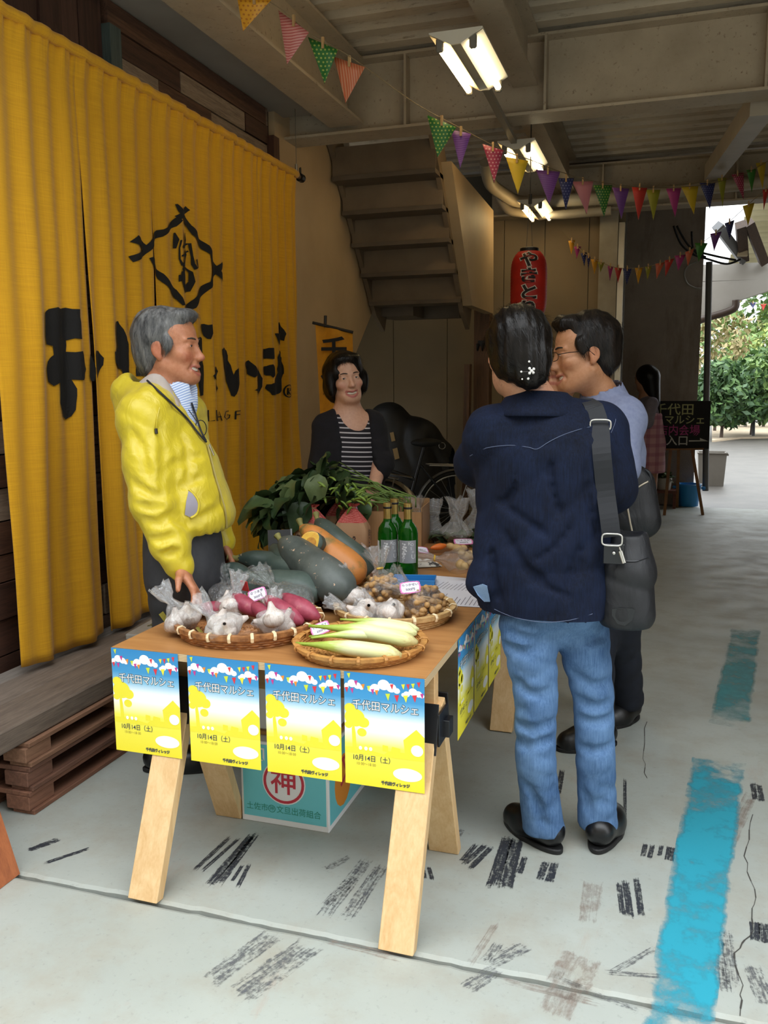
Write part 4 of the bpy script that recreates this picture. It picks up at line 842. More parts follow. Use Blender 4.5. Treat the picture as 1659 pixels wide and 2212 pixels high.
def squash(label, pts, rs, m, stem=None, name='long_squash', rid=7, cut=None):
    P = [Vector([float(c) for c in p]) for p in pts]
    # resample with catmull
    Q, R_ = [], []
    for i in range(len(P)-1):
        p0, p1, p2, p3 = P[max(0, i-1)], P[i], P[i+1], P[min(len(P)-1, i+2)]; r0, r1, r2, r3 = rs[max(0, i-1)], rs[i], rs[i+1], rs[min(len(P)-1, i+2)]
        for t in np.linspace(0, 1, 7)[:-1]:
            t = float(t); h = lambda a, b, c, d: 0.5*((2*b)+(c-a)*t+(2*a-5*b+4*c-d)*t*t+(3*b-a-3*c+d)*t**3)
            Q.append(h(p0, p1, p2, p3)); R_.append(max(0.004, h(r0, r1, r2, r3)))
    Q.append(P[-1]); R_.append(rs[-1])
    c = sum(Q, Vector())/len(Q); o = thing(name, label, 'squash', c, group='long squashes')
    n = 28; mb = MB(); mb.tube([q-c for q in Q], R_, n)
    # ridges
    v = []
    for i in range(len(Q)):
        for k_ in range(n):
            p = Vector(mb.v[i*n+k_]); ctr = Q[i]-c; s = 1+0.045*abs(math.sin(rid*math.pi*k_/n))-0.02; s += 0.03*noise.noise(p*14); v.append(tuple(ctr+(p-ctr)*s))
    mb.v = v
    mb.build('flesh', m, o, smooth=True)
    if stem is not None:
        d = (Q[0]-Q[1]).normalized(); s0 = Q[0]-c-d*0.004
        MB().tube([s0, s0+d*0.012, s0+d*0.030+Vector((0, 0, stem)), s0+d*0.042+Vector((0, 0, stem*2))], [0.017, 0.011, 0.009, 0.013], 8).build('stem', STEM, o, smooth=True, angle=50)
    if cut is not None:
        cp, cn, cr = cut; nq = Vector(cn).normalized(); M = nq.to_track_quat('Z', 'Y').to_matrix().to_4x4(); M.translation = Vector(cp)-c
        MB().lathe([(0.0001, 0.0016), (cr*0.5, 0.0014), (cr*0.86, 0.001), (cr*0.97, 0.0)], 28, M).build('cut_face', mat('squash_flesh', 'dfb43a', 0.5, 'd29a2c', 60.0), o)
        MB().lathe([(0.0001, 0.0024), (cr*0.42, 0.0022), (cr*0.5, 0.0005)], 24, M).build('seed_hollow', mat('squash_pulp', 'c98f2e', 0.7, 'b0762a', 90.0, 0.6, 120.0), o)
    return o
def A(x, y, z): return atz(x, y, z)
squash('dark green squash with a curled neck nearest the pink price tag', [A(478, 1232, .765), A(505, 1238, .755), A(540, 1262, .725), A(600, 1268, .725), A(655, 1276, .722), A(690, 1284, .715)], [.018, .038, .044, .056, .058, .022], SQ1, 0.0)
squash('grey green squash lying behind the dark curled one', [A(515, 1207, .775), A(545, 1210, .77), A(590, 1218, .76), A(640, 1232, .75), A(690, 1245, .74)], [.014, .034, .042, .048, .02], SQ1, 0.002)
squash('grey squash half hidden between two dark squashes', [A(540, 1236, .74), A(590, 1236, .735), A(650, 1245, .725), A(690, 1255, .72)], [.012, .04, .048, .02], SQ2)
squash('big grey squash leaning across the pile', [A(612, 1172, .83), A(632, 1186, .815), A(668, 1218, .78), A(705, 1248, .755), A(735, 1276, .725), A(748, 1296, .70)], [.024, .048, .060, .068, .060, .022], SQ2, 0.006)
squash('grey green squash under the big leaning one', [A(592, 1185, .80), A(612, 1205, .78), A(650, 1235, .745), A(690, 1262, .72)], [.02, .042, .05, .02], SQ1)
squash('orange squash sloping down toward the wine bottles', [A(655, 1142, .86), A(675, 1155, .85), A(706, 1183, .81), A(740, 1215, .765), A(768, 1240, .73), A(780, 1252, .71)], [.016, .036, .044, .056, .052, .02], SQ3, 0.012)
squash('dark stemmed squash behind the orange one', [A(688, 1128, .87), A(700, 1140, .86), A(735, 1172, .82), A(775, 1212, .76), A(800, 1238, .72)], [.016, .032, .036, .046, .02], SQ1, 0.012)
ch = A(672, 1172, .84)
squash('halved squash showing its round yellow cut face', [ch+np.array([0.0, 0.115, -.05]), ch+np.array([0.0, 0.085, -.035]), ch+np.array([0, .04, -.015]), ch+np.array([0, 0.002, 0])], [.012, .034, .038, .040], SQ1, None, 'halved_squash', cut=(ch, (0.12, -0.93, 0.35), 0.040))
# ---- price tags
PINK = mat('pink_border', 'd777b4', 0.5); TAGW = mat('tag_white', 'e6e3f0', 0.5); INKT = mat('pen_ink', '26202a', 0.6)
def price_tag(label, px, z, s, lines, rot, txt=0.3):
    o = thing('price_tag', label, 'price tag', atz(*px, z), group='pink edged price tags', rot=rot)
    w, h = 0.5*s, 0.36*s; n = 64; out = []
    for i in range(n):
        t = 2*math.pi*i/n; c, sn = math.cos(t), math.sin(t); q = 0.35
        x = math.copysign(abs(c)**q, c)*w; y = math.copysign(abs(sn)**q, sn)*h; k_ = 1+0.035*math.cos(16*t); out.append((x*k_, y*k_))
    MB().prism(out, lambda x, y: (x, y, -0.0006), lambda x, y: (x, y, 0.0006)).build('card', PINK, o)
    MB().add([(x*0.86, y*0.84, 0.001) for x, y in out], [tuple(range(n))]).build('face', TAGW, o)
    mb = MB(); tot = len(lines)
    for i, l in enumerate(lines):
        v, f = text_geo(l, s*txt*0.62, s*0.0025); wd = max(abs(a) for a, b in v)*2; sx = min(1, 0.80*s/wd); mb.add([(a*sx, b-(i-(tot-1)/2)*s*0.19*(3/max(2, tot)), 0.0014) for a, b in v], f)
    q = mb.build('lettering', INKT, o); q['kind'] = 'stuff'; return o
R_ = math.radians
price_tag('pink edged price tag standing by the dark squash', (658, 1276), .72, 0.062, ['鶴首かぼちゃ', '大 400円', '小 300円'], (R_(68), R_(6), R_(12)))
price_tag('pink edged price tag tilted on the sweet potatoes', (556, 1284), .735, 0.056, ['さつま芋', '300円'], (R_(48), R_(-18), R_(26)))
price_tag('pink edged price tag on the peanut bag', (886, 1269), .755, 0.062, ['らっかせい', '500円'], (R_(38), R_(-6), R_(18)))
price_tag('pink edged price tag slipped behind the pale stalks', (692, 1358), .69, 0.054, ['マコモタケ', '200円'], (R_(40), R_(-20), R_(24)))
price_tag('pink edged price tag clipped to the front rice bag', (762, 1102), .845, 0.058, ['玄米', '1500円'], (R_(72), R_(70), R_(10)))
price_tag('pink edged price tag lying on the ginger bag', (1001, 1170), .70, 0.080, ['しょうが', '300円'], (R_(14), R_(0), R_(20)))
price_tag('pink edged price tag beside the wine bottles', (913, 1188), .69, 0.050, ['ワイン'], (R_(35), R_(10), R_(40)))
# ---- wine bottles
k = N('green_glass'); k.b.inputs['Roughness'].default_value = 0.05; k.b.inputs['Transmission Weight'].default_value = 0.75; k.b.inputs['IOR'].default_value = 1.3; k.color('1f7a1f'); GLASS = k.m
FOIL = mat('gold_foil', 'b59a5c', 0.3, 'a38748', 20.0, metal=0.7); LBL = mat('silver_label', '9a9ca0', 0.4, metal=0.2); DOT = mat('label_dot', 'd8d9da', 0.5); WHL = mat('white_label', 'dfe0e2', 0.5)
def bottle(label, x, y, rz, back=False):
    o = thing('wine_bottle', label, 'bottle', (x, y, T), rz, group='wine bottles'); s = 0.275/0.30
    pr = [(0.0, 0.006), (0.030, 0.003), (0.0365, 0.004), (0.0375, 0.012), (0.0375, 0.178), (0.034, 0.200), (0.024, 0.217), (0.0165, 0.228), (0.0142, 0.245), (0.0142, 0.26)]
    MB().lathe([(r, z*s) for r, z in pr], 32).build('glass', GLASS, o, smooth=True)
    MB().lathe([(0.0152, 0.236*s), (0.0152, 0.284*s), (0.0165, 0.285*s), (0.0165, 0.299*s), (0.014, 0.302*s), (0.0, 0.3025*s)], 24).build('foil', FOIL, o, smooth=True, angle=40)
    MB().lathe([(0.0157, 0.279*s), (0.0168, 0.281*s), (0.0168, 0.287*s), (0.0157, 0.2885*s)], 24).build('black_band', BLK, o, smooth=True)
    R1 = 0.0379
    cyl = lambda u, w: (R1*math.sin(u), -R1*math.cos(u), w*s)
    MB().grid(cyl, 14, 1, -0.95, 0.95, 0.062, 0.155).build('front_label', LBL, o, smooth=True)
    d = MB()
    for i, (a, b, r) in enumerate(((0.25, .142, .0034), (.36, .139, .004), (.31, .129, .0045), (.42, .127, .0042), (.25, .121, .004), (.36, .117, .005), (.30, .108, .004), (.44, .112, .003), (.25, .100, .0042), (.36, .100, .0045), (.30, .091, .004), (.24, .084, .003), (.33, .083, .003), (.28, .076, .0025), (.26, .07, .002))):
        u0 = -0.95+a*1.9
        d.add([(lambda p: (p[0]*1.004, p[1]*1.004, p[2]))(cyl(u0+r/R1*math.cos(t), b+r*math.sin(t))) for t in np.linspace(0, 6.283, 13)[:-1]], [tuple(range(12))])
    q = d.build('grape_dots', DOT, o); q['kind'] = 'stuff'
    mb = MB()
    for t_, a, b, sz in (('K', .62, .142, .020), ('O', .76, .138, .016), ('S', .70, .122, .016), ('H', .80, .108, .013), ('U', .82, .088, .026)):
        v, f = text_geo(t_, sz); mb.add([(lambda p: (p[0]*1.005, p[1]*1.005, p[2]))(cyl(-0.95+a*1.9+vx/R1, b+vy)) for vx, vy in v], f)
    q = mb.build('lettering', DOT, o); q['kind'] = 'stuff'
    MB().grid(cyl, 8, 1, -2.1, -1.15, 0.062, 0.15).build('back_label', WHL, o, smooth=True)
    mb = MB()
    for i in range(7): mb.grid(lambda u, w: (cyl(u, w)[0]*1.005, cyl(u, w)[1]*1.005, w*s), 1, 1, -1.45+i*0.02, -1.44+i*0.02, 0.068, 0.09)
    q = mb.build('bar_marks', INKT, o); q['kind'] = 'stuff'
    return o
bottle('green wine bottle standing left with a white side label', -0.972, 3.016, 0.50); bottle('green wine bottle standing right beside the leaflet', -0.895, 3.024, 0.22); bottle('green wine bottle behind the other two', -0.982, 3.135, 0.2)
# ---- rice bags
KRAFT = mat('kraft_paper', 'b08a68', 0.8, 'a27d5c', 10.0, 0.25, 20.0, 0.006); REDC = None
k = N('red_dotted_paper'); k.b.inputs['Roughness'].default_value = 0.8; vo = k.n('ShaderNodeTexVoronoi'); vo.inputs['Scale'].default_value = 220.0; vo.inputs['Randomness'].default_value = 0.2; k.l(k.coord('Object'), vo.inputs['Vector']); k.color(k.ramp(vo.outputs['Distance'], (0.25, 'd9938a'), (0.4, 'b84a44'))); REDC = k.m
def rice_bag(label, x, y, rz, s=1.0, z=None):
    o = thing('rice_bag', label, 'rice bag', (x, y, z or T), rz, group='paper rice bags'); n = 48
    def ring(w, d, z, q=0.35, pl=0.0, tw=0.0):
        out = []
        for k_ in range(n):
            t = 2*math.pi*k_/n; c, sn = math.cos(t), math.sin(t); m_ = 1+pl*math.cos(10*t)
            out.append((math.copysign(abs(c)**q, c)*w*m_, math.copysign(abs(sn)**q, sn)*d*m_, z))
        return out
    body = [ring(.060, .046, 0), ring(.066, .050, .01), ring(.067, .051, .07, .33), ring(.066, .049, .118, .36), ring(.055, .040, .142, .45, .03)]
    top = [ring(.0555, .0405, .1415, .45, .03), ring(.040, .030, .162, .6, .08), ring(.020, .016, .186, .8, .16), ring(.010, .009, .196, 1, .2), ring(.022, .016, .206, 1, .3), ring(.024, .018, .210, 1, .35)]
    def loft(R, nm, m, cap=False):
        mb = MB(); v = [tuple(c*s for c in p) for r in R for p in r]; f = [(i*n+k_, i*n+(k_+1) % n, (i+1)*n+(k_+1) % n, (i+1)*n+k_) for i in range(len(R)-1) for k_ in range(n)]
        if cap: f.append(tuple(range(n))[::-1])
        mb.add(v, f).build(nm, m, o, smooth=True, angle=60)
    loft(body, 'paper_body', KRAFT, True); loft(top, 'red_top', REDC)
    MB().tube([(0.012*s*math.cos(t), 0.011*s*math.sin(t), .196*s) for t in np.linspace(0, 6.283, 12)[:-1]], 0.004*s, 6, closed=True).build('paper_tie', KRAFT, o)
    mb = MB()
    for l, cx, cz, sz in (('お\nこ\nめ', -.034, .062, .022), ('う\nち\nの', .018, .066, .018), ('ロ\nー\nい', .0, .075, .010)):
        v, f = text_geo(l, sz*s, 0.0006*s); mb.add([((a+cx*s), -0.0525*s, b+cz*s) for a, b in v], f)
    for l, cy, cz, sz in (('お\nこ\nめ', -.012, .07, .03), ('ロ\nい\nの', .02, .085, .014)):
        v, f = text_geo(l, sz*s, 0.0008*s); mb.add([(0.0690*s, a+cy*s, b+cz*s) for a, b in v], f)
    q = mb.build('lettering', INKT, o); q['kind'] = 'stuff'; return o
rice_bag('brown paper rice bag with a red top nearest the wine bottles', -1.218, 3.30, 0.14, 1.08); rice_bag('brown paper rice bag with a red top behind the squash stems', -1.385, 3.28, -0.25, 1.05); rice_bag('brown paper rice bag standing behind the other two', -1.318, 3.43, 0.3, 1.12)
# ---- carton of edamame greens
GC = wood('kraft_carton', 'a67f56', '97714a', 'z')
bxo = thing('open_carton', 'brown cardboard carton holding the leafy greens', 'carton', (-1.13, 3.56, T), 0.10)
for nm, a, b in (('side', (-.155, -.10, 0), (-.151, .10, .195)), ('side', (.151, -.10, 0), (.155, .10, .195)), ('side', (-.155, -.10, 0), (.155, -.096, .175)), ('side', (-.155, .096, 0), (.155, .10, .21)), ('bottom', (-.15, -.096, 0), (.15, .096, .004))): MB().box(a, b).build(nm, GC, bxo)
gr = thing('edamame_bundle', 'big bundle of leafy green soybean plants heaped over the carton', 'greens', (-1.35, 3.62, T+.1))
def leafmesh(w, l, bend, seed):
    mb = MB()
    def fn(u, v):
        x = (u-0.5)*w*math.sin(math.pi*min(0.98, 0.06+v*0.92))**0.8*(1+0.08*math.sin(v*20)); y = v*l
        return (x, y, -bend*l*v*v+0.25*abs(x)+0.006*math.sin(9*v+seed)*(u-.5)*2)
    return mb.grid(fn, 4, 6)
LG = [mat('leaf_green_a', '25381f', 0.5, '334b28', 25.0, 0.4, 70.0, 0.003), mat('leaf_green_b', '33492a', 0.5, '435c34', 25.0, 0.4, 70.0, 0.003), mat('leaf_green_c', '52633a', 0.55, '647348', 25.0, 0.3, 70.0, 0.003)]
LM = []
for i in range(6):
    q = leafmesh(0.075+0.01*(i % 3), 0.10+0.012*(i % 2), 0.25+0.1*(i % 3), i).build('leaf', LG[i % 3 if i != 5 else 0], None, smooth=True); LM.append(q.data); bpy.data.objects.remove(q)
rl = random.Random(5); ctr = np.array([-1.35, 3.62, T+.1])
def place(me, nm, p, rot, s): q = mesh_obj(nm, me, None, gr, p, rot); q.scale = (s, s, s); return q
root = np.array([-1.08, 3.50, T+.20])
tips = []
for i in range(235):
    px = rl.uniform(572, 800) if i % 3 else rl.uniform(610, 760); top = 1000+abs(px-705)*0.62 if px < 705 else 975+(px-705)*1.15
    top = max(top, 978); bot = 1140 if px < 640 else 1100-(px-640)*0.15
    if px > 740: bot = min(bot, 1085)
    py = rl.uniform(top, max(top+5, bot)) if i % 2 else rl.uniform(top-8, top+45); D = rl.uniform(3.55, 4.0) if px > 600 else rl.uniform(3.5, 3.75)
    p = atd(px, py, D)
    if p[1] > 3.95: p[1] = 3.95
    tips.append(p); dirv = p-root; yaw = math.atan2(dirv[1], dirv[0])-math.pi/2
    i0 = i % 6 if px < 660 else (i % 6)
    place(LM[i0], 'leaf', p-ctr, (rl.uniform(-1.3, 0.3), rl.uniform(-.7, .7), yaw+rl.uniform(-1.0, 1.0)), rl.uniform(.7, 1.25))
SG = mat('stem_green', '6f8a3e', 0.5, '58742f', 30.0)
for i in range(26):
    p = tips[i*5]; a = root+np.array([rl.uniform(-.08, .08), rl.uniform(-.05, .05), rl.uniform(-.06, .0)]); m_ = (a+p)/2+np.array([0, 0, .05])
    MB().tube([a-ctr, (a*.75+m_*.5-p*.25)-ctr+np.array([0, 0, .02]), m_-ctr, p-ctr], [.0035, .003, .0028, .002], 5).build('stalk', SG, gr, smooth=True)
pod = MB().tube([(0, 0, 0), (.008, 0, .002), (.02, 0, .004), (.034, 0, .003), (.048, 0, 0)], [.001, .006, .0068, .006, .001], 7, flat=0.7).build('pod', mat('pod_green', '7f9a3f', 0.5, '6b8733', 30.0), gr, smooth=True); pdm = pod.data; pod.location = atd(745, 1060, 3.55)-ctr
for i in range(34):
    px = rl.uniform(700, 800); p = atd(px, rl.uniform(1030+(px-700)*0.3, 1095), rl.uniform(3.45, 3.55)); place(pdm, 'pod', p-ctr, (rl.uniform(-1, 1), rl.uniform(-1, 1), rl.uniform(0, 6)), rl.uniform(.8, 1.1))
# ---- small things on the table
tr = thing('blue_tray', 'small translucent blue plastic tray by the wine bottles', 'tray', atz(895, 1260, T), 0.2)
BLT = mat('blue_plastic', '2f7fc0', 0.25, coat=0.3)
MB().box((-.075, -.045, 0), (.075, .045, .004)).build('base', BLT, tr, bevel=.0015)
for a, b in (((-.078, -.048, .003), (.078, -.044, .022)), ((-.078, .044, .003), (.078, .048, .022)), ((-.078, -.048, .003), (-.074, .048, .022)), ((.074, -.048, .003), (.078, .048, .022))): MB().box(a, b).build('side', BLT, tr, bevel=.0015)
PAPER = mat('white_paper', 'dcdbe2', 0.6)
def leaflet(label, px, rz, z=T+0.0004, gx=0.0):
    o = thing('leaflet', label, 'leaflet', atz(*px, z), rz, group='white leaflets'); MB().box((-.105, -.1485, 0), (.105, .1485, .0008)).build('sheet', PAPER, o)
    mb = MB(); rr = random.Random(int(px[0]))
    for i in range(13):
        y = .09-i*.014; L = rr.uniform(.06, .15)
        mb.add([(-.09, y, .0012), (-.09+L, y, .0012), (-.09+L, y+.003, .0012), (-.09, y+.003, .0012)], [(0, 1, 2, 3)])
    q = mb.build('text_lines', mat('grey_print', '8c8a92', 0.6), o); q['kind'] = 'stuff'
    MB().add([(-.02, .108, .0012), (.0, .120, .0012), (.055, .125, .0012), (.09, .118, .0012), (.055, .110, .0012), (.0, .108, .0012)], [(0, 1, 2, 3, 4, 5)]).build('leaf_picture', mat('print_leaf', '6fa06a', 0.6), o)
    MB().box((.03, -.10, .0008), (.095, -.06, .0012)).build('green_block', mat('print_block', '7fae95', 0.6), o); return o
leaflet('white printed leaflet lying beside the blue tray', (985, 1262), 1.5); leaflet('white printed leaflet lying nearer the front of the table', (1010, 1293), 1.62, T+0.0016)
# ginger bag
gb = bag('clear bag of pale ginger lying under a pink tag', A(1035, 1218, T+.03), (-0.9, -0.25, 0.12), 0.075, 0.05, 0.24, seed=2.0, neck=0.72, tie=YEL)
gm_ = MB(); GIN = mat('ginger_skin', 'c0a06e', 0.6, 'a98855', 40.0, 0.3, 60.0)
gi = MB().ell((0, 0, 0), (.03, .022, .018), 10, 7).ell((.026, .01, .004), (.02, .015, .014), 8, 6).ell((-.02, -.014, .006), (.017, .016, .013), 8, 6).build('ginger_root', GIN, None, smooth=True); gim = gi.data; bpy.data.objects.remove(gi)
for i in range(9):
    p = A(rl.uniform(985, 1045), rl.uniform(1185, 1225), T+.02+0.02*(i % 3)); tag(mesh_obj('ginger_root', gim, None, None, p, (rl.uniform(-.5, .5), rl.uniform(-.5, .5), rl.uniform(0, 6))), 'pale ginger root inside the bag under the pink tag', 'ginger', 'ginger roots')
# back row of clear bags with greens
GRN = [LM[1], LM[3], LM[4]]
for i, (px, py, r, L, lb) in enumerate(((935, 1172, .055, .20, 'tall clear bag of herbs beside the snack bag'), (985, 1178, .075, .21, 'big clear bag of greens with a ruffled top'), (1030, 1165, .07, .23, 'clear bag of greens nearest the denim shirt'))):
    c = A(px, py, T+.004); o = bag(lb, c, (0.02, 0.05, 1), r, r*.8, L, seed=i*1.7, neck=0.6, flare=0.75, nk=.3, m=FILM2)
    for k_ in range(9):
        q = mesh_obj('leaf', GRN[k_ % 3], None, o, (rl.uniform(-.6, .6)*r, rl.uniform(-.5, .5)*r, rl.uniform(.02, .05)), (rl.uniform(-.4, .4), rl.uniform(-.4, .4), rl.uniform(0, 6))); q.scale = (.7, .7, .7)
sb = bag('tall clear snack bag with an orange label behind the bottles', A(892, 1182, T+.004), (0.0, 0.05, 1), 0.048, 0.03, 0.225, seed=4.4, neck=0.95, flare=.8, nk=.85, m=FILM)
MB().box((-.036, -.016, .01), (.036, .016, .17)).build('snack_fill', mat('brown_snack', 'a9855c', 0.8, '8a6843', 40.0, 0.8, 60.0, .01), sb, bevel=.008)
MB().box((-.022, -.0365, .035), (.030, -.0355, .105)).build('orange_label', mat('snack_label', 'e0a03a', 0.5), sb); v, f = text_geo('み\nの', .026, .001); q = MB().add([(a+.004, -.037, b+.07) for a, b in v], f).build('lettering', REDP, sb); q['kind'] = 'stuff'
cs = thing('paper_pile', 'pile of folded brown paper bags behind the wine bottles', 'paper', A(955, 1190, T), 0.3)
for i in range(6): MB().box((-.10, -.06, .004*i), (.10+.006*(i % 3), .06-.004*(i % 2), .004*i+.003)).build('sheet', mat('brown_sheet', '8f6238', 0.7, '7c522d', 8.0), cs)
tag(spindle('carrot', A(965, 1178, T+.045), A(930, 1184, T+.04), .013, mat('carrot_skin', 'd9702a', 0.5), 0.0), 'orange carrot tip on the brown paper pile', 'carrot')
ck = thing('cloth_glove', 'crumpled pale patterned cloth beside the wine bottles', 'cloth', A(918, 1222, T), 0.5)
mb = MB(); mb.grid(lambda u, w: (.06*(u-.5)*2, .045*(w-.5)*2, .004+.03*max(0, 1-((u-.5)**2+(w-.5)**2)*5)*(.7+.6*noise.noise((u*5, w*5, 3)))), 22, 18); mb.build('fabric', mat('spotted_cloth', 'cfc8bc', 0.8, '3d3a38', 30.0, lo=.56, hi=.60), ck, smooth=True)
hs = bag('small crumpled clear bag between squash and bottles', A(795, 1245, T+.004), (0.1, -0.1, 1), .035, .03, .11, seed=6.1, neck=.5, flare=1.2, m=FILM2, tie=YEL)
tag(spindle('shallot', A(800, 1248, T+.018), A(788, 1240, T+.022), .016, mat('shallot_skin', '6d4a35', 0.5), 0.0), 'small brown shallot in the crumpled bag', 'shallot')
# things behind the man on the table edge
bb = thing('tablet_board', 'black framed board leaning behind the squashes', 'board', (-1.40, 2.985, T+.002), 0.5)
MB().bar((0, 0, 0.0), (0.0, 0.05, .15), .09, .008, up=(0, 1, 0)).build('panel', BLK, bb); MB().bar((0.047, -.001, 0.0), (0.047, 0.049, .152), .006, .011, up=(0, 1, 0)).build('edge', mat('grey_edge', '8b8d92', 0.4), bb)
dk = thing('dark_box', 'dark low box under the teal papers', 'box', (-1.345, 3.12, T), 0.1); MB().box((-.08, -.06, 0), (.08, .06, .055)).build('body', mat('dark_card', '1e1a22', 0.7), dk, bevel=.003)
tp_ = thing('teal_papers', 'small stack of teal papers on the dark box', 'paper', (-1.345, 3.11, T+.056), 0.2)
for i in range(4): MB().box((-.06, -.045, .005*i), (.06, .045, .005*i+.0035)).build('sheet', mat('teal_paper', '3f8f8c', 0.6) if i < 3 else KRAFT, tp_)
ft = thing('foam_tray', 'white foam tray of greens wrapped in film on the bench', 'tray', (-2.02, 3.12, .316), 0.1)
MB().box((-.10, -.16, 0), (.10, .16, .03)).build('tray', mat('foam_tray_white', 'b9b7b0', 0.6), ft, bevel=.006)
MB().grid(lambda u, w: ((u-.5)*.21, (w-.5)*.33, .032+.02*math.sin(math.pi*u)*math.sin(math.pi*w)+.006*noise.noise((u*6, w*6, 1))), 14, 16).build('film', FILM, ft, smooth=True)
for i in range(10): q = mesh_obj('leaf', LM[i % 3], None, ft, (rl.uniform(-.04, .04), rl.uniform(-.1, .06), .033), (rl.uniform(-.2, .2), rl.uniform(-.2, .2), rl.uniform(0, 6))); q.scale = (.5, .5, .5)
# ================================================================= figures: smooth implicit surfaces meshed as one continuous skin
f32 = np.float32
def axis(lo, hi, h, fine=()):
    out = [lo]
    while out[-1] < hi:
        x = out[-1]; st = h
        for a, b, hf in fine:
            if a-0.004 <= x < b: st = min(st, hf)
            elif x < a: st = min(st, max(hf, a-x)) if a-x < h else st
        out.append(x+st)
    return np.array(out, f32)
class Field:
    def __init__(s, lo, hi, h, fine=()):
        """fine: list of (lo3, hi3, step) boxes meshed more finely"""
        s.ax = [axis(lo[i], hi[i], h, [(a[i], b[i], q) for a, b, q in fine]) for i in range(3)]
        s.F = np.full([len(a) for a in s.ax], 0.07, f32)
    def blk(s, lo, hi):
        sl = []
        for i in range(3):
            a = int(np.searchsorted(s.ax[i], lo[i])); b = int(np.searchsorted(s.ax[i], hi[i])); sl.append(slice(max(0, a-1), min(len(s.ax[i]), b+1)))
        return tuple(sl)
    def op(s, fn, lo, hi, k, mode=1, mg=0.05):
        sl = s.blk([v-mg for v in lo], [v+mg for v in hi])
        if any(q.stop-q.start < 2 for q in sl): return
        X = s.ax[0][sl[0]][:, None, None]; Y = s.ax[1][sl[1]][None, :, None]; Z = s.ax[2][sl[2]][None, None, :]
        d = fn(X, Y, Z).astype(f32); A = s.F[sl]
        if mode == 1:
            if k > 0: h = np.clip(0.5+0.5*(A-d)/k, 0, 1); s.F[sl] = A+(d-A)*h-k*h*(1-h)
            else: s.F[sl] = np.minimum(A, d)
        else:
            d = -d
            if k > 0: h = np.clip(0.5+0.5*(d-A)/k, 0, 1); s.F[sl] = A+(d-A)*h+k*h*(1-h)
            else: s.F[sl] = np.maximum(A, d)
    def seg(s, a, b, ra, rb, k=0.02, mode=1, flat=None):
        a = np.asarray(a, float); b = np.asarray(b, float); R = max(ra, rb)
        ba = b-a; n = None
        if flat is not None: n = np.asarray(flat[0], float); n = n/np.linalg.norm(n); fc = flat[1]; ba2 = ba+n*(ba@n)*(fc-1)
        else: ba2 = ba
        q = float(ba2@ba2)+1e-12
        def fn(X, Y, Z):
            x, y, z = X-f32(a[0]), Y-f32(a[1]), Z-f32(a[2])
            if n is not None:
                dn = (x*f32(n[0])+y*f32(n[1])+z*f32(n[2]))*f32(fc-1); x, y, z = x+dn*f32(n[0]), y+dn*f32(n[1]), z+dn*f32(n[2])
            h = np.clip((x*f32(ba2[0])+y*f32(ba2[1])+z*f32(ba2[2]))/f32(q), 0, 1)
            return np.sqrt((x-h*f32(ba2[0]))**2+(y-h*f32(ba2[1]))**2+(z-h*f32(ba2[2]))**2)-(f32(ra)+f32(rb-ra)*h)
        s.op(fn, np.minimum(a, b)-R, np.maximum(a, b)+R, k, mode)
    def chain(s, pts, rs, k=0.02, flat=None):
        for i in range(len(pts)-1): s.seg(pts[i], pts[i+1], rs[i], rs[i+1], k, 1, flat)
    def ell(s, c, r, M=None, k=0.02, mode=1):
        c = np.asarray(c, float); r = np.asarray(r, float); M = np.eye(3) if M is None else np.asarray(M)  # columns of M = own axes
        def fn(X, Y, Z):
            x, y, z = X-f32(c[0]), Y-f32(c[1]), Z-f32(c[2])
            u = [(x*f32(M[0, i])+y*f32(M[1, i])+z*f32(M[2, i]))/f32(r[i]) for i in range(3)]
            k0 = np.sqrt(u[0]**2+u[1]**2+u[2]**2)+f32(1e-6); k1 = np.sqrt((u[0]/f32(r[0]))**2+(u[1]/f32(r[1]))**2+(u[2]/f32(r[2]))**2)+f32(1e-6)
            return k0*(k0-1)/k1
        s.op(fn, c-r.max(), c+r.max(), k, mode)
    def plane(s, p, n, k=0.0):
        """keep the side the normal points away from"""
        p = np.asarray(p, float); n = np.asarray(n, float); n = n/np.linalg.norm(n)
        d = (s.ax[0]-f32(p[0]))[:, None, None]*f32(n[0])+(s.ax[1]-f32(p[1]))[None, :, None]*f32(n[1])+(s.ax[2]-f32(p[2]))[None, None, :]*f32(n[2])
        s.F = np.maximum(s.F, d)
    def disp(s, fn, band=0.03):
        I = np.nonzero(np.abs(s.F) < band); P = np.stack([s.ax[i][I[i]] for i in range(3)], 1); s.F[I] += fn(P).astype(f32)
    def mesh(s):
        F = s.F; S = F < 0
        nx, ny, nz = F.shape
        c = S[:-1, :-1, :-1].astype(np.int8)
        for dx, dy, dz in ((1, 0, 0), (0, 1, 0), (1, 1, 0), (0, 0, 1), (1, 0, 1), (0, 1, 1), (1, 1, 1)): c += S[dx:nx-1+dx, dy:ny-1+dy, dz:nz-1+dz]
        act = np.nonzero((c > 0) & (c < 8)); n = len(act[0])
        idx = np.full((nx-1, ny-1, nz-1), -1, np.int32); idx[act] = np.arange(n)
        corners = [(0, 0, 0), (1, 0, 0), (0, 1, 0), (1, 1, 0), (0, 0, 1), (1, 0, 1), (0, 1, 1), (1, 1, 1)]
        V = [F[act[0]+a, act[1]+b, act[2]+d] for a, b, d in corners]
        P = [np.stack([s.ax[0][act[0]+a], s.ax[1][act[1]+b], s.ax[2][act[2]+d]], 1) for a, b, d in corners]
        acc = np.zeros((n, 3), f32); cnt = np.zeros(n, f32)
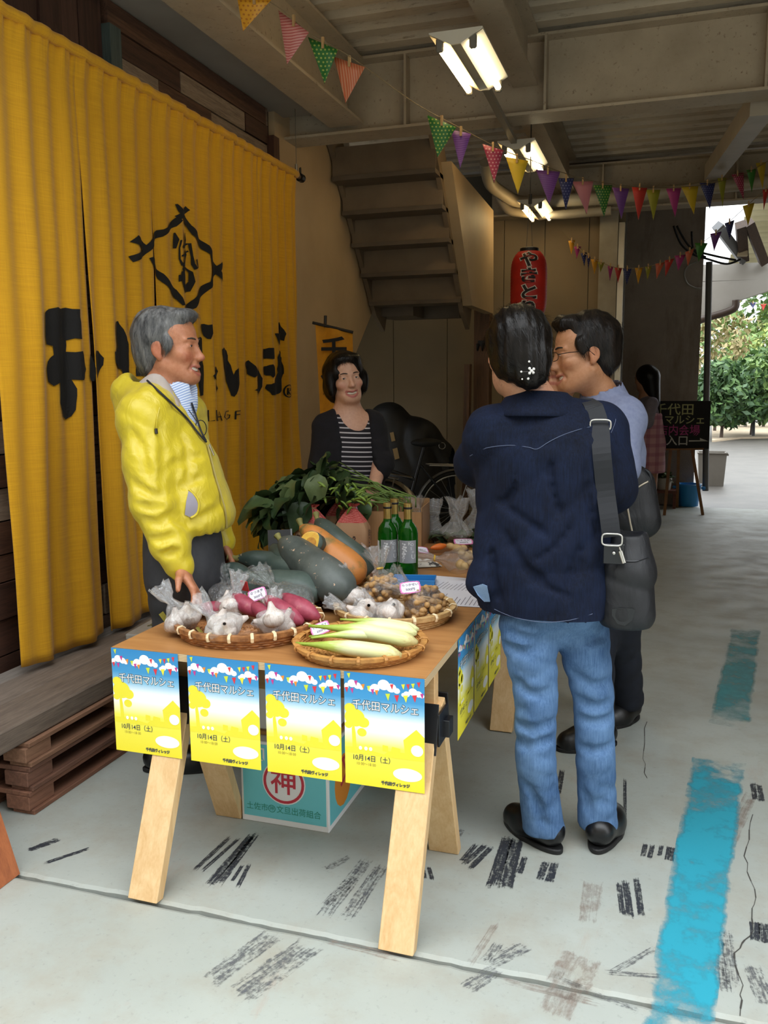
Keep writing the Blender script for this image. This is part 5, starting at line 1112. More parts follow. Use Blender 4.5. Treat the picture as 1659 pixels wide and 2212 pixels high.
        for i, j in ((0, 1), (2, 3), (4, 5), (6, 7), (0, 2), (1, 3), (4, 6), (5, 7), (0, 4), (1, 5), (2, 6), (3, 7)):
            m = (V[i] < 0) != (V[j] < 0); t = np.where(m, V[i]/np.where(m, V[i]-V[j], 1), 0); w = m.astype(f32)
            acc += (P[i]+(P[j]-P[i])*t[:, None])*w[:, None]; cnt += w
        verts = acc/cnt[:, None]; quads = []
        for ax_, (o1, o2) in enumerate((((0, 1, 0), (0, 0, 1)), ((0, 0, 1), (1, 0, 0)), ((1, 0, 0), (0, 1, 0)))):
            d = [0, 0, 0]; d[ax_] = 1
            A = S[:nx-d[0], :ny-d[1], :nz-d[2]]; B = S[d[0]:, d[1]:, d[2]:]
            for sgn in (0, 1):
                E = np.nonzero((A & ~B) if sgn == 0 else (~A & B)); E = np.stack(E, 1)
                ok = np.ones(len(E), bool)
                for i in range(3):
                    if i != ax_: ok &= (E[:, i] > 0) & (E[:, i] < F.shape[i]-1)
                E = E[ok]; o1a, o2a = np.array(o1), np.array(o2)
                q = [idx[tuple((E-o1a*u-o2a*v).T)] for u, v in ((0, 0), (1, 0), (1, 1), (0, 1))]
                quads.append(np.stack(q if sgn == 0 else q[::-1], 1))
        return verts, np.concatenate(quads)
def smooth_v(v, q, it=1, lam=0.5):
    a = np.concatenate([q[:, 0], q[:, 1], q[:, 2], q[:, 3]]); b = np.concatenate([q[:, 1], q[:, 2], q[:, 3], q[:, 0]])
    deg = (np.bincount(a, minlength=len(v))+np.bincount(b, minlength=len(v))).astype(f32)[:, None]
    for _ in range(it):
        acc = np.stack([np.bincount(a, v[b, i], len(v))+np.bincount(b, v[a, i], len(v)) for i in range(3)], 1)/np.maximum(deg, 1); v = v*(1-lam)+acc*lam
    return v.astype(f32)
def fmesh(name, fld, m, parent, col=None, sm=1, label=None):
    v, q = fld.mesh() if isinstance(fld, Field) else fld
    if sm: v = smooth_v(v, q, sm)
    base = np.array(parent.location) if parent is not None else np.zeros(3)
    me = bpy.data.meshes.new(name); me.vertices.add(len(v)); me.vertices.foreach_set('co', (v-base).astype(f32).ravel())
    me.loops.add(len(q)*4); me.loops.foreach_set('vertex_index', q.astype(np.int32).ravel()); me.polygons.add(len(q)); me.polygons.foreach_set('loop_start', np.arange(0, len(q)*4, 4, dtype=np.int32))
    me.update(calc_edges=True); me.validate(); me.polygons.foreach_set('use_smooth', np.ones(len(me.polygons), bool))
    if col is not None:
        at = me.color_attributes.new('Col', 'FLOAT_COLOR', 'POINT'); c = np.ones((len(v), 4), f32); c[:, :3] = col(v); at.data.foreach_set('color', c.ravel())
    o = mesh_obj(name, me, m, parent)
    if label: o['label'] = label
    return o
def skin_mat(name, rough=0.5):
    k = N(name); k.b.inputs['Roughness'].default_value = rough; a = k.n('ShaderNodeAttribute', attribute_name='Col'); v = k.coord('Object'); n = k.noise(v, 90.0, 3.0)
    k.color(k.mix(0.10, a.outputs['Color'], k.ramp(n, (0.3, '7a3f2c'), (0.7, 'f0c8a8')))); k.b.inputs['Subsurface Weight'].default_value = 0.12; k.b.inputs['Subsurface Radius'].default_value = (0.012, 0.005, 0.003); k.b.inputs['Subsurface Scale'].default_value = 0.4
    k.bump(k.noise(v, 260.0, 2.0), 0.06, 0.001); return k.m
SKIN = skin_mat('skin'); 
def cloth(name, c, c2=None, ns=20.0, rough=0.8, weave=900.0, wb=0.12, fold=0.0, fs=9.0, sheen=0.0, scale=(1, 1, 1)):
    k = N(name); k.b.inputs['Roughness'].default_value = rough; v = k.coord('Object', scale)
    k.color(k.ramp(k.noise(v, ns, 5.0, 0.65), (0.32, c), (0.68, c2 or c))); h = k.noise(k.coord('Object'), weave, 2.0)
    if fold: h = k.math('ADD', k.math('MULTIPLY', h, 0.08), k.math('MULTIPLY', k.noise(k.coord('Object', (1, 1, 0.6)), fs, 3.0, 0.5, 1.2), 1.0)); k.bump(h, fold, 0.03)
    else: k.bump(h, wb, 0.001)
    if sheen: k.b.inputs['Sheen Weight'].default_value = sheen
    MATS[name] = k.m; return k.m
def denim(name, dark, light, worn=0.5):
    k = N(name); k.b.inputs['Roughness'].default_value = 0.85; k.b.inputs['Specular IOR Level'].default_value = 0.2; v = k.coord('Object', (60, 60, 3.0)); n1 = k.noise(v, 4.0, 5.0, 0.7); n2 = k.noise(k.coord('Object'), 7.0, 4.0, 0.6); n3 = k.noise(k.coord('Object'), 500.0, 2.0)
    f = k.math('ADD', k.math('MULTIPLY', n1, 0.5), k.math('ADD', k.math('MULTIPLY', n2, worn), k.math('MULTIPLY', n3, 0.15)))
    k.color(k.ramp(f, (0.42, dark), (0.80, light))); k.bump(k.math('ADD', n3, n1), 0.12, 0.002); MATS[name] = k.m; return k.m
def rotm(fwd, pitch=0.0, roll=0.0):
    """columns: right, forward, up of a head or hand; pitch>0 looks up, roll>0 leans to its right"""
    f_ = np.array([fwd[0], fwd[1], 0.0]); f_ /= np.linalg.norm(f_); r_ = np.array([f_[1], -f_[0], 0.0]); u_ = np.array([0, 0, 1.0])
    cp, sp_ = math.cos(pitch), math.sin(pitch); f2 = f_*cp+u_*sp_; u2 = u_*cp-f_*sp_
    cr, sr = math.cos(roll), math.sin(roll); r3 = r_*cr-u2*sr; u3 = u2*cr+r_*sr
    return np.stack([r3, f2, u3], 1)
def sins(P, fr, seed=0):
    rs = np.random.RandomState(seed); out = np.zeros(len(P))
    for _ in range(5):
        w = rs.randn(3)*fr; out += np.sin(P@w+rs.rand()*6.28)
    return out/5
def wrinkle(dirv, freq, amp, seed=0, warp=1.6, wf=6.0):
    dirv = np.asarray(dirv, float); dirv /= np.linalg.norm(dirv)
    def fn(P):
        P = P.astype(float); ph = freq*(P@dirv)+warp*6*sins(P, wf, seed); m = np.clip(0.5+1.2*sins(P, 7.0, seed+9), 0, 1)
        return amp*m*(1-np.abs(np.sin(ph)))**2-amp*0.3
    return fn
class Head:
    def __init__(s, F, c, R, sc=1.0, male=True, smile=1.0, jaw=1.0, neck=None, neck_r=0.055, ears=True, face=True, hairline=None):
        s.c, s.R, s.sc = np.asarray(c, float), R, sc
        E = lambda p, r, k=0.02, mode=1: F.ell(s.w(p), np.array(r)*sc, R, k*sc, mode)
        S = lambda a, b, ra, rb, k=0.02, mode=1: F.seg(s.w(a), s.w(b), ra*sc, rb*sc, k*sc, mode)
        E((0, -.018, .040), (.074, .092, .080)); E((0, .026, .034), (.062, .060, .064), .03); E((0, .034, -.034), (.057*jaw, .056, .068), .03)
        E((0, .028, -.076), (.050*jaw, .054, .040), .03)
        for x in (-1, 1): S((x*.050*jaw, -.004, -.052), (x*.026*jaw, .058, -.098), .017, .015, .03)
        E((0, .070, -.100), (.022*jaw, .017, .015), .022)
        if face:
            for x in (-1, 1):
                E((x*.043, .056, -.030+.003*smile), (.022, .024, .019), .02)
                S((x*.012, .088, .017), (x*.046, .073, .019), .0055, .005, .012)
                E((x*.032, .100, .001), (.016, .014, .0085), .014, -1)
                E((x*.031, .0745, -.001), (.0165, .0125, .0105), .006)
                E((x*.0115, .0935, -.041), (.0075, .0095, .007), .008)
            S((0, .084, .008), (0, .101, -.032), .0065, .0095, .012); E((0, .1035, -.037), (.0105, .0105, .009), .008)
            # cheeks fold, lips
            for x in (-1, 1):
                S((x*.005, .0905, -.0645), (x*(.025+.006*smile), .0785-.006*smile, -.0655+.006*smile), .0052, .0035, .007); S((x*.004, .0885, -.0845-.004*smile), (x*(.022+.007*smile), .0795-.006*smile, -.075+.008*smile), .0062, .0035, .007)
                S((x*.020, .090, -.046), (x*.036, .072, -.072), .0035, .0025, .012, -1)
            if smile:
                for x in (-2, -1, 0, 1, 2): E((x*.0085, .092-.0016*x*x, -.0755+.0015*x*x), (.0100, .014, .0066*smile*(1-.12*abs(x))), .003, -1)
        if ears:
            for x in (-1, 1):
                E((x*.0755, -.012, -.004), (.0065, .018, .027), .007); E((x*.073, -.006, -.030), (.006, .009, .010), .008); E((x*.084, -.008, -.002), (.0055, .0095, .016), .005, -1)
        if neck is not None: F.seg(s.w((0, -.018, -.060)), neck, .050*sc, neck_r, .03)
        s.male, s.smile = male, smile
    def w(s, p): return s.c+s.R@(np.asarray(p, float)*s.sc)
    def loc(s, P): return ((P-s.c)@s.R)/s.sc
    def extras(s, parent, brow='1c1512', lip=None, eyes=0.0032, glasses=None, lids=True):
        b = np.array(parent.location)
        M = Matrix(((*(s.R[0]),), (*(s.R[1]),), (*(s.R[2]),)))
        Wp = lambda p: s.w(p)-b
        for x in (-1, 1):
            if eyes:
                e = MB().ell(Wp((x*.031, .0795, -.001)), (.0118*s.sc, .0085*s.sc, eyes*s.sc), 14, 8, M).build('eye', mat('eye_white', 'b8aca4', 0.3), parent, smooth=True)
                MB().ell(Wp((x*.031+.002, .0835, -.001)), (.0052*s.sc, .0052*s.sc, eyes*0.98*s.sc), 10, 6, M).build('iris', mat('iris_dark', '120c0a', 0.15), e, smooth=True)
                l = MB().tube([Wp((x*.031+q*.0135, .0868-.0045*abs(q)**2*1.2-.004*(q*x > .4), .0028-.0035*q*q)) for q in np.linspace(-1, 1, 7)], .0011*s.sc, 5).build('eyelash', mat('lash', '1a1210', 0.6), e)
            mb = MB().tube([Wp((x*q, yy, zz)) for q, yy, zz in ((.014, .0945, .0200), (.022, .0925, .0225), (.032, .0880, .0240), (.042, .0805, .0225), (.049, .0745, .0180))], [.0018*s.sc, .0026*s.sc, .0027*s.sc, .0022*s.sc, .001*s.sc], 6); mb.build('eyebrow', mat('brow_'+brow, brow, 0.8), parent, smooth=True)
        if s.smile:
            mb = MB().grid(lambda u, v: Wp((.0265*u, .0850-.0105*u*u, -.0722+.0055*u*u+.0046*v*s.smile)), 14, 3, -1, 1, -1, 1)
            mb.build('teeth', mat('teeth', 'd9d0c0', 0.3), parent, smooth=True)
            MB().grid(lambda u, v: Wp((.028*u, .080-.0095*u*u, -.0745+.005*u*u+.010*v)), 10, 2, -1, 1, -1, 1).build('mouth_inside', mat('mouth_dark', '3a1512', 0.6), parent, smooth=True)
    def skin(s, base, lipc, blush, other=None):
        base, lipc, blush = [np.array(lin(c)[:3]) for c in (base, lipc, blush)]
        def fn(V):
            L = s.loc(V.astype(float)); c = np.tile(base, (len(V), 1))
            def mixin(d, col, a): w = np.clip(d, 0, 1)[:, None]*a; return c*(1-w)+col*w
            for x in (-1, 1):
                q = 1-np.linalg.norm((L-np.array([x*.042, .07, -.035]))/np.array([.03, .05, .026]), axis=1); c = mixin(q*1.5, blush, .6)
                q = 1-np.linalg.norm((L-np.array([x*.078, -.01, -.01]))/np.array([.02, .03, .04]), axis=1); c = mixin(q*2, blush, .5)
            q = 1-np.linalg.norm((L-np.array([0, .104, -.04]))/np.array([.016, .02, .014]), axis=1); c = mixin(q*1.6, blush, .6)
            for z0, hh in ((-.0650, .0062), (-.0885, .0072)):
                q = 1-np.abs((L[:, 2]-(z0+ (0.004 if z0 > -.07 else .015)*(L[:, 0]/.028)**2))/hh); q = np.where((np.abs(L[:, 0]) < .031) & (L[:, 1] > .070), q, 0); c = mixin(q*2.5, lipc, .85)
            return c
        return fn
def hand(F, wrist, along, back, thumb_side, s=1.0, curl=0.6, spread=0.06, k=0.006):
    """palm, four bent fingers of different lengths and a thumb; along: wrist to knuckles, back: out of the back of the hand"""
    y = np.asarray(along, float); y /= np.linalg.norm(y); z = np.asarray(back, float); z -= y*(z@y); z /= np.linalg.norm(z); x = np.cross(y, z)*thumb_side
    w = np.asarray(wrist, float); P = lambda a, b, c: w+(x*a+y*b+z*c)*s
    F.seg(P(0, -.03, 0), P(0, .01, 0), .026*s, .028*s, .02, 1, (z, 1.35))
    for a in (-.028, -.010, .010, .027): F.seg(P(a*.7, .012, 0), P(a, .082, 0), .016*s, .0115*s, .012, 1, (z, 1.15))
    L = {.027: .070, .010: .080, -.010: .075, -.028: .058}
    for i, (a, ln) in enumerate(L.items()):
        p = np.array([a, .084, 0.0]); ang = 0.0; r = .0095 if i < 3 else .0083
        for j, q in enumerate((.45, .32, .23)):
            ang += curl*(0.75 if j == 0 else 1.0)
            d = np.array([a*spread*8*(1 if j == 0 else 0.4)*0.25, math.cos(ang), -math.sin(ang)]); d /= np.linalg.norm(d); e = p+d*ln*q
            F.seg(P(*p), P(*e), r*s, (r-.0008)*s, k if j else .008); p = e; r -= .0008
    p = np.array([.030, .022, -.006]); F.seg(P(.014, .015, -.004), P(*p), .017*s, .0135*s, .012)
    e = p+np.array([.026, .026, -.012]); F.seg(P(*p), P(*e), .0125*s, .0108*s, .006); e2 = e+np.array([.006, .028, -.010-.012*curl]); F.seg(P(*e), P(*e2), .0105*s, .0088*s, .005)
def strands(name, o, fields, flow, n, length, width, m, parent, seed=0, lift=0.25, keep=None):
    """hair strands as thin ribbons rooted on a hair cap mesh"""
    me = o.data; nv = len(me.vertices); co = np.empty(nv*3, f32); me.vertices.foreach_get('co', co); co = co.reshape(-1, 3); no = np.empty(nv*3, f32); me.vertex_normals.foreach_get('vector', no); no = no.reshape(-1, 3)
    rs = np.random.RandomState(seed); ids = rs.randint(0, nv, n)
    if keep is not None: ids = ids[keep(co[ids], no[ids])]
    v, f = [], []
    p = co[ids].astype(float)-no[ids]*0.002; nn = no[ids].astype(float); L = length*rs.uniform(.5, 1.2, len(ids)); pts = [p]
    for j in range(4):
        d = flow(pts[-1], nn); d = d-nn*np.sum(d*nn, 1)[:, None]; d /= np.linalg.norm(d, axis=1)[:, None]+1e-6; d = d+nn*lift*(0.7 if j < 2 else 0.2)+rs.randn(*d.shape)*0.14
        d /= np.linalg.norm(d, axis=1)[:, None]; pts.append(pts[-1]+d*(L/4)[:, None])
    side = np.cross(pts[-1]-pts[0], nn); side /= np.linalg.norm(side, axis=1)[:, None]+1e-6
    N_ = len(ids); V = np.empty((N_, 10, 3), f32)
    for j in range(5): wv = width*(1-0.85*j/4)/2; V[:, 2*j] = pts[j]-side*wv; V[:, 2*j+1] = pts[j]+side*wv
    Q = np.array([[2*j, 2*j+1, 2*j+3, 2*j+2] for j in range(4)]); Q = (np.arange(N_)[:, None, None]*10+Q[None]).reshape(-1, 4)
    h = fmesh(name, (V.reshape(-1, 3)+np.array(parent.location, f32), Q), m, parent, sm=0); h['kind'] = 'stuff'; return h
def hair_mat(name, c, c2, rough=0.38, ns=60.0, sc=(1, 1, 0.15)):
    k = N(name); k.b.inputs['Roughness'].default_value = rough; k.b.inputs['Specular IOR Level'].default_value = 0.25; v = k.coord('Object', sc); n = k.noise(v, ns, 4.0, 0.7); k.color(k.ramp(n, (0.35, c), (0.68, c2))); k.bump(n, 0.5, 0.004); MATS[name] = k.m; return k.m
def ribbon(name, pts, w, t, m, parent, up):
    """flat strap through pts; up: width direction at each point"""
    b = Vector(parent.location) if parent is not None else Vector(); mb = MB(); v = []; f = []
    P = [Vector([float(c) for c in p])-b for p in pts]; U = [Vector([float(c) for c in u]).normalized() for u in (up if isinstance(up[0], (list, tuple)) else [up]*len(P))]
    for i, p in enumerate(P):
        d = (P[min(i+1, len(P)-1)]-P[max(i-1, 0)]).normalized(); u = (U[i]-d*U[i].dot(d)).normalized(); n_ = d.cross(u)
        for a, c in ((-1, -1), (1, -1), (1, 1), (-1, 1)): v.append(p+u*a*w/2+n_*c*t/2)
    for i in range(len(P)-1):
        for k_ in range(4): f.append((i*4+k_, i*4+(k_+1) % 4, (i+1)*4+(k_+1) % 4, (i+1)*4+k_))
    f += [(0, 1, 2, 3), tuple(range(len(v)-4, len(v)))[::-1]]; return mb.add(v, f).build(name, m, parent)
def curve(pts, n=6):
    P = [np.asarray(p, float) for p in pts]; out = []
    for i in range(len(P)-1):
        p0, p1, p2, p3 = P[max(0, i-1)], P[i], P[i+1], P[min(len(P)-1, i+2)]
        for t in np.linspace(0, 1, n+1)[:-1]: out.append(0.5*((2*p1)+(p2-p0)*t+(2*p0-5*p1+4*p2-p3)*t*t+(3*p1-p0-3*p2+p3)*t**3))
    out.append(P[-1]); return out

def onsurf(o, x, y, off=0.003, rad=7.0):
    """point of a mesh seen at a photographed place, lifted off the surface"""
    me = o.data; v = np.empty(len(me.vertices)*3, f32); me.vertices.foreach_get('co', v); v = v.reshape(-1, 3).astype(float)+np.array(o.parent.location)-CO
    z = v@CF; px = W/2+FPX*(v@CR)/z; py = H/2-FPX*(v@CU)/z; m = (px-x)**2+(py-y)**2 < rad*rad
    if not m.any(): return onsurf(o, x, y, off, rad*2.0) if rad < 120 else atd(x, y, 2.5)
    zz = z[m]; dd = np.min(zz); dd = np.mean(zz[zz < dd+.012]); return atd(x, y, dd-off)

def creases(F, parent, lines, k=0.020, depth=0.004):
    """folds pressed into a garment along its own surface"""
    t = fmesh('draft', F, None, parent, sm=1)
    for pts, r in lines:
        P = curve([onsurf(t, x, y, 0.0, 8.0) for x, y in pts], 3); n_ = len(P)
        P = [p+(CO-p)/np.linalg.norm(CO-p)*(r-depth) for p in P]
        for i in range(n_-1):
            w = lambda j: r*(0.35+0.65*math.sin(math.pi*(j+.3)/(n_-.4)))
            F.seg(P[i], P[i+1], w(i), w(i+1), k, -1)
    me = t.data; bpy.data.objects.remove(t); bpy.data.meshes.remove(me)
# ================================================================= man in the yellow jacket
def shoe(F, heel, toe, w=0.045, h=0.05):
    heel, toe = np.array(heel, float), np.array(toe, float)
    F.seg(heel+[0, 0, h*.9], heel*.35+toe*.65+[0, 0, h*.62], w*.92, w, .03); F.seg(heel*.4+toe*.6+[0, 0, h*.55], toe+[0, 0, h*.5], w*1.02, w*.86, .03); F.plane((0, 0, 0.002), (0, 0, -1))
def shoes(person, feet, m, w=0.046, h=0.05, sole=None):
    for heel, toe in feet:
        lo = np.minimum(heel, toe)-.1; hi = np.maximum(heel, toe)+.1; F = Field((lo[0], lo[1], -.02), (hi[0], hi[1], .13), .006); shoe(F, (heel[0], heel[1], 0), (toe[0], toe[1], 0), w, h)
        o = fmesh('shoe', F, m, person, sm=2)
        d = Vector((toe[0]-heel[0], toe[1]-heel[1], 0)); n = Vector((-d.y, d.x, 0)).normalized(); L = d.length; d.normalize(); b = Vector(person.location)
        out = []
        for t in np.linspace(0, 6.283, 29)[:-1]:
            c, s_ = math.cos(t), math.sin(t); q = Vector((heel[0], heel[1], 0))+d*(L*.5+(L*.5+w*.98)*c)+n*(w*1.05*s_*(1 if c > -.2 else .92)); out.append((q.x-b.x, q.y-b.y))
        s2 = MB().prism(out, lambda x, y: (x, y, 0.0), lambda x, y: (x, y, 0.016)).build('sole', sole or mat('rubber_sole', '0f0f10', 0.6), o, bevel=.003)
ym = thing('person', 'person in a bright yellow hooded jacket smiling across the stall', 'person', (-1.60, 2.60, 0))
D = 2.8
fw = np.array([.93, .36, 0]); fw /= np.linalg.norm(fw); rt = np.array([fw[1], -fw[0], 0])
hc = atd(366, 752, D); HR = rotm((.98, .16), .05, 0.0)
nk = atd(348, 862, D)
shR, shL = atd(312, 905, 2.66), atd(392, 897, 2.99); elR, elL = atd(328, 1085, 2.60), atd(440, 1075, 3.03); wrR, wrL = atd(392, 1232, 2.62), atd(482, 1170, 2.98)
pel = atd(398, 1200, 2.83)
# body
F = Field((-2.05, 2.0, 0), (-1.05, 3.1, 1.70), .012, [(hc-[.13, .13, .15], hc+[.13, .13, .14], .0032), (wrR-[.06, .07, .11], wrR+[.10, .08, .03], .004), (wrL-[.06, .06, .11], wrL+[.08, .08, .03], .006)])
hd = Head(F, hc, HR, 1.03, True, 1.0, 1.04, nk, .058)
chest = atd(372, 985, D+.02); F.seg(nk, chest, .06, .10, .05, 1, (fw, 1.3)); F.seg(chest, pel, .12, .12, .05, 1, (fw, 1.3))
F.chain([shR, elR, wrR], [.045, .038, .027], .03); F.chain([shL, elL, wrL], [.045, .038, .027], .03); F.seg(shR, shL, .05, .05, .04)
ftR, ftL = np.array([-1.66, 2.53, .06]), np.array([-1.52, 2.76, .06])
for q, ft in ((-.5, ftR), (.5, ftL)):
    hp = pel-rt*q*.18; kn = (hp+ft)/2+fw*.03; F.chain([hp, kn, ft], [.075, .05, .036], .03)
hand(F, wrR, atd(412, 1262, 2.60)-wrR, -rt*.2+fw*.75+np.array([0, 0, .55]), 1, 1.0, .50)
hand(F, wrL, atd(496, 1200, 2.97)-wrL, fw, -1, .98, .45)
SK = hd.skin('b0714f', '9a4a40', 'a8523a')
fmesh('body', F, SKIN, ym, SK, sm=1)
hd.extras(ym, '3a3029', eyes=.0030)
# hair: short grey
GH = hair_mat('grey_hair', '3c3d3f', '7d7c7a', 0.45)
F = Field(hc-[.15, .15, .14], hc+[.15, .15, .17], .0042)
E = lambda p, r, k=.012, mode=1: F.ell(hd.w(p), np.array(r)*hd.sc, HR, k, mode)
E((0, -.022, .046), (.083, .100, .088)); E((0, -.055, -.02), (.068, .062, .07), .03); E((0, .055, .095), (.055, .045, .026), .02)
E((0, .110, -.005), (.10, .062, .098), .012, -1); E((0, .085, -.10), (.12, .11, .07), .012, -1)
for x in (-1, 1): E((x*.085, .000, -.022), (.03, .024, .032), .006, -1); E((x*.072, .022, .012), (.012, .016, .030), .01)
F.plane(hd.w((0, -.06, -.088)), -HR[:, 2]+HR[:, 1]*.45)
F.disp(lambda P: .0035*sins(P, 90, 3)+.003*sins(P, 40, 5))
hr = fmesh('hair', F, GH, ym, sm=1)
fl = lambda P, n_: (-HR[:, 1]*.35-HR[:, 2]*.9)[None]*np.ones((len(P), 1))+(np.maximum(0, (P+np.array(ym.location)-hd.w((0, 0, .09)))@HR[:, 2])*14)[:, None]*HR[:, 1][None]*1.2
strands('hair_strands', hr, None, fl, 5200, .030, .0013, GH, ym, 4, .22)
# jacket
JK = cloth('yellow_nylon', 'd0bb2a', 'c4af24', 6.0, .40, 700.0, .05, .18, 26.0, .1)
F = Field((-2.05, 2.0, .55), (-1.05, 3.15, 1.50), .0075)
FL = (fw, 1.42)
c1, c2, c3, c4 = atd(364, 955, D), atd(378, 1000, D+.01), atd(400, 1085, D+.02), atd(404, 1128, D+.02)
F.seg(c1, c2, .155, .182, .05, 1, FL); F.seg(c2, c3, .182, .198, .05, 1, FL); F.seg(c3, c4, .198, .180, .04, 1, FL); F.seg(shR, shL, .074, .074, .06); F.seg(shR, nk, .07, .07, .05); F.seg(shL, nk, .07, .07, .05)
F.plane(c4-np.array([0, 0, .03]), np.array([0, 0, -1.0])+fw*.10)
def gather(P):
    z = P[:, 2]-(c4[2]-.03); w = np.exp(-(z/.045)**2); a = np.arctan2(P[:, 1]-c4[1], P[:, 0]-c4[0]); return w*.0035*np.sin(a*34)+np.exp(-((z-.0)/.02)**2)*.010-np.exp(-((z-.06)/.03)**2)*.006
F.disp(gather)
F.chain([shR, (shR*.45+elR*.55), elR, elR*.4+wrR*.6, wrR*.90+elR*.10], [.074, .071, .060, .054, .044], .03); F.chain([shL, elL, wrL], [.075, .062, .042], .03)
F.seg(wrR*.93+elR*.07, wrR*1.0, .036, .034, .012)
# hood thrown back
h0, h1, h2 = atd(285, 850, D+.02), atd(272, 890, D-.06), atd(330, 868, 2.66)
F.seg(h0, atd(300, 905, D), .062, .07, .04, 1); F.seg(h0, h2, .05, .04, .03); F.seg(h2, atd(372, 905, 2.70), .036, .030, .03); F.seg(h0, atd(340, 850, 2.94), .05, .045, .03)
# open neck
F.seg(hd.w((0, -.045, -.17)), hd.w((0, -.01, -.04)), .088, .13, .012, -1); F.seg(hd.w((0, .055, -.22)), hd.w((0, .08, -.10)), .075, .11, .015, -1); F.seg(hd.w((0, .09, -.40)), hd.w((0, .085, -.20)), .006, .075, .015, -1)
creases(F, ym, [([(352, 925), (358, 1000), (352, 1062)], .012), ([(290, 1045), (325, 1068), (360, 1072)], .010), ([(300, 1088), (330, 1098), (350, 1094)], .009), ([(310, 1122), (340, 1130), (365, 1115)], .010), ([(330, 1166), (352, 1166), (374, 1155)], .009), ([(350, 1198), (385, 1190)], .008), ([(362, 1012), (400, 992), (440, 985)], .009), ([(366, 1060), (400, 1046), (440, 1030)], .009), ([(366, 1108), (395, 1126), (440, 1130)], .011), ([(432, 1116), (468, 1100), (488, 1075)], .009), ([(285, 930), (308, 980), (316, 1030)], .009), ([(395, 940), (410, 990), (405, 1040)], .008)], depth=.007)
F.disp(wrinkle((.35, .2, 1), 46, .0035, 3, .30, 4)); F.disp(wrinkle((1, .4, -.8), 52, .0032, 8, .28, 4)); F.disp(wrinkle((-.5, .1, -1), 60, .003, 12, .28, 4))
jk = fmesh('jacket', F, JK, ym, sm=1)
# lining, shirt and collar
LN = cloth('grey_lining', 'b3a79f', 'a59a93', 9.0, .8)
F = Field((-1.95, 2.1, 1.0), (-1.2, 3.05, 1.5), .007); SH = cloth('blue_striped_shirt', 'a9b9d8', 'b4c3de', 12.0, .7)
k = N('striped_shirting'); k.b.inputs['Roughness'].default_value = .7; wv = k.n('ShaderNodeTexWave', bands_direction='Z'); wv.inputs['Scale'].default_value = 42.0; k.l(k.coord('Object', (1, 1, 1), (.0, .5, .0)), wv.inputs[0]); k.color(k.ramp(wv.outputs[1], (.35, '8fa5d2'), (.6, 'd5deee'))); SHM = k.m
F.seg(nk, c1, .07, .11, .05); F.seg(c1, c2, .135, .160, .05, 1, (fw, 1.42)); F.seg(hd.w((0, -.030, -.185)), hd.w((0, -.014, -.120)), .082, .068, .02); F.seg(hd.w((0, .02, -.18)), hd.w((0, .03, -.13)), .056, .052, .02)
F.seg(hd.w((0, -.018, -.14)), hd.w((0, .012, -.04)), .056, .066, .006, -1); F.ell(hd.w((0, .085, -.125)), (.028, .05, .04), HR, .008, -1)
sh_o = fmesh('shirt', F, SHM, ym, sm=1)
F = Field((-1.95, 2.1, 1.0), (-1.2, 3.05, 1.5), .007)
F.seg(shR, nk, .062, .064, .05); F.seg(shL, nk, .062, .064, .05); F.seg(c1, c2, .147, .160, .05, 1, (fw, 1.42)); F.seg(c2, (c2+c3)/2, .158, .140, .05, 1, (fw, 1.5)); F.seg(atd(300, 862, 2.74), atd(340, 826, 2.74), .04, .032, .03); F.seg(atd(300, 862, 2.78), atd(345, 828, 2.88), .04, .034, .03); F.seg(atd(338, 832, 2.73), atd(372, 880, 2.70), .03, .024, .03)
F.seg(hd.w((0, -.025, -.17)), hd.w((0, .0, -.02)), .080, .105, .010, -1); F.seg(hd.w((0, .085, -.36)), hd.w((0, .10, -.12)), .010, .070, .012, -1)
ln_o = fmesh('lining', F, LN, ym, sm=1)
# lanyard, spectacles on it, zip, pocket, cord end
NV = mat('navy_cord', '14161f', .6)
lb = np.array(ym.location); JS = lambda x, y, o_=.003: onsurf(jk, x, y, o_)-lb
def inner(x, y): return min((onsurf(o_, x, y, .004) for o_ in (jk, sh_o, ln_o)), key=lambda p: (p-CO)@CF)-lb
MB().tube(curve([inner(x, y) for x, y in ((318, 822), (340, 842), (372, 872), (405, 905), (428, 935), (446, 955))]), .0034, 6).build('lanyard', NV, ym, smooth=True)
MB().tube(curve([inner(x, y) for x, y in ((414, 870), (424, 900), (434, 930), (445, 952))]), .003, 6).build('lanyard', NV, ym, smooth=True)
gl = MB(); cc = inner(438, 925)+np.array([0, -.012, 0])
gl.tube([cc+np.array([.9, .4, 0])*.018*math.cos(t)+np.array([0, 0, .026])*math.sin(t) for t in np.linspace(0, 6.283, 17)[:-1]], .0016, 5, closed=True); gl.tube([cc+np.array([-.012, 0, .02]), cc+np.array([-.03, -.02, .06])], .0016, 5); gl.build('hanging_spectacles', BLK, ym)
ZP = mat('zip_metal', 'a89f86', .35, metal=.8)
MB().tube(curve([JS(x, y, .001) for x, y in ((449, 962), (456, 990), (466, 1030), (478, 1070), (487, 1105), (490, 1140))]), .0032, 6).build('zip', mat('zip_tape', '9a8a4a', .6), ym); MB().tube([JS(452, 960, .008), JS(462, 984, .008)], [.004, .003], 6).build('zip_pull', ZP, ym)
MB().tube([JS(337, 926, .006), JS(338, 937, .006)], .005, 8).build('cord_end', mat('dark_bead', '2a2622', .4), ym); MB().tube(curve([JS(345, 880, .004), JS(339, 905, .004), JS(337, 926, .004)]), .0016, 5).build('cord', JK, ym)
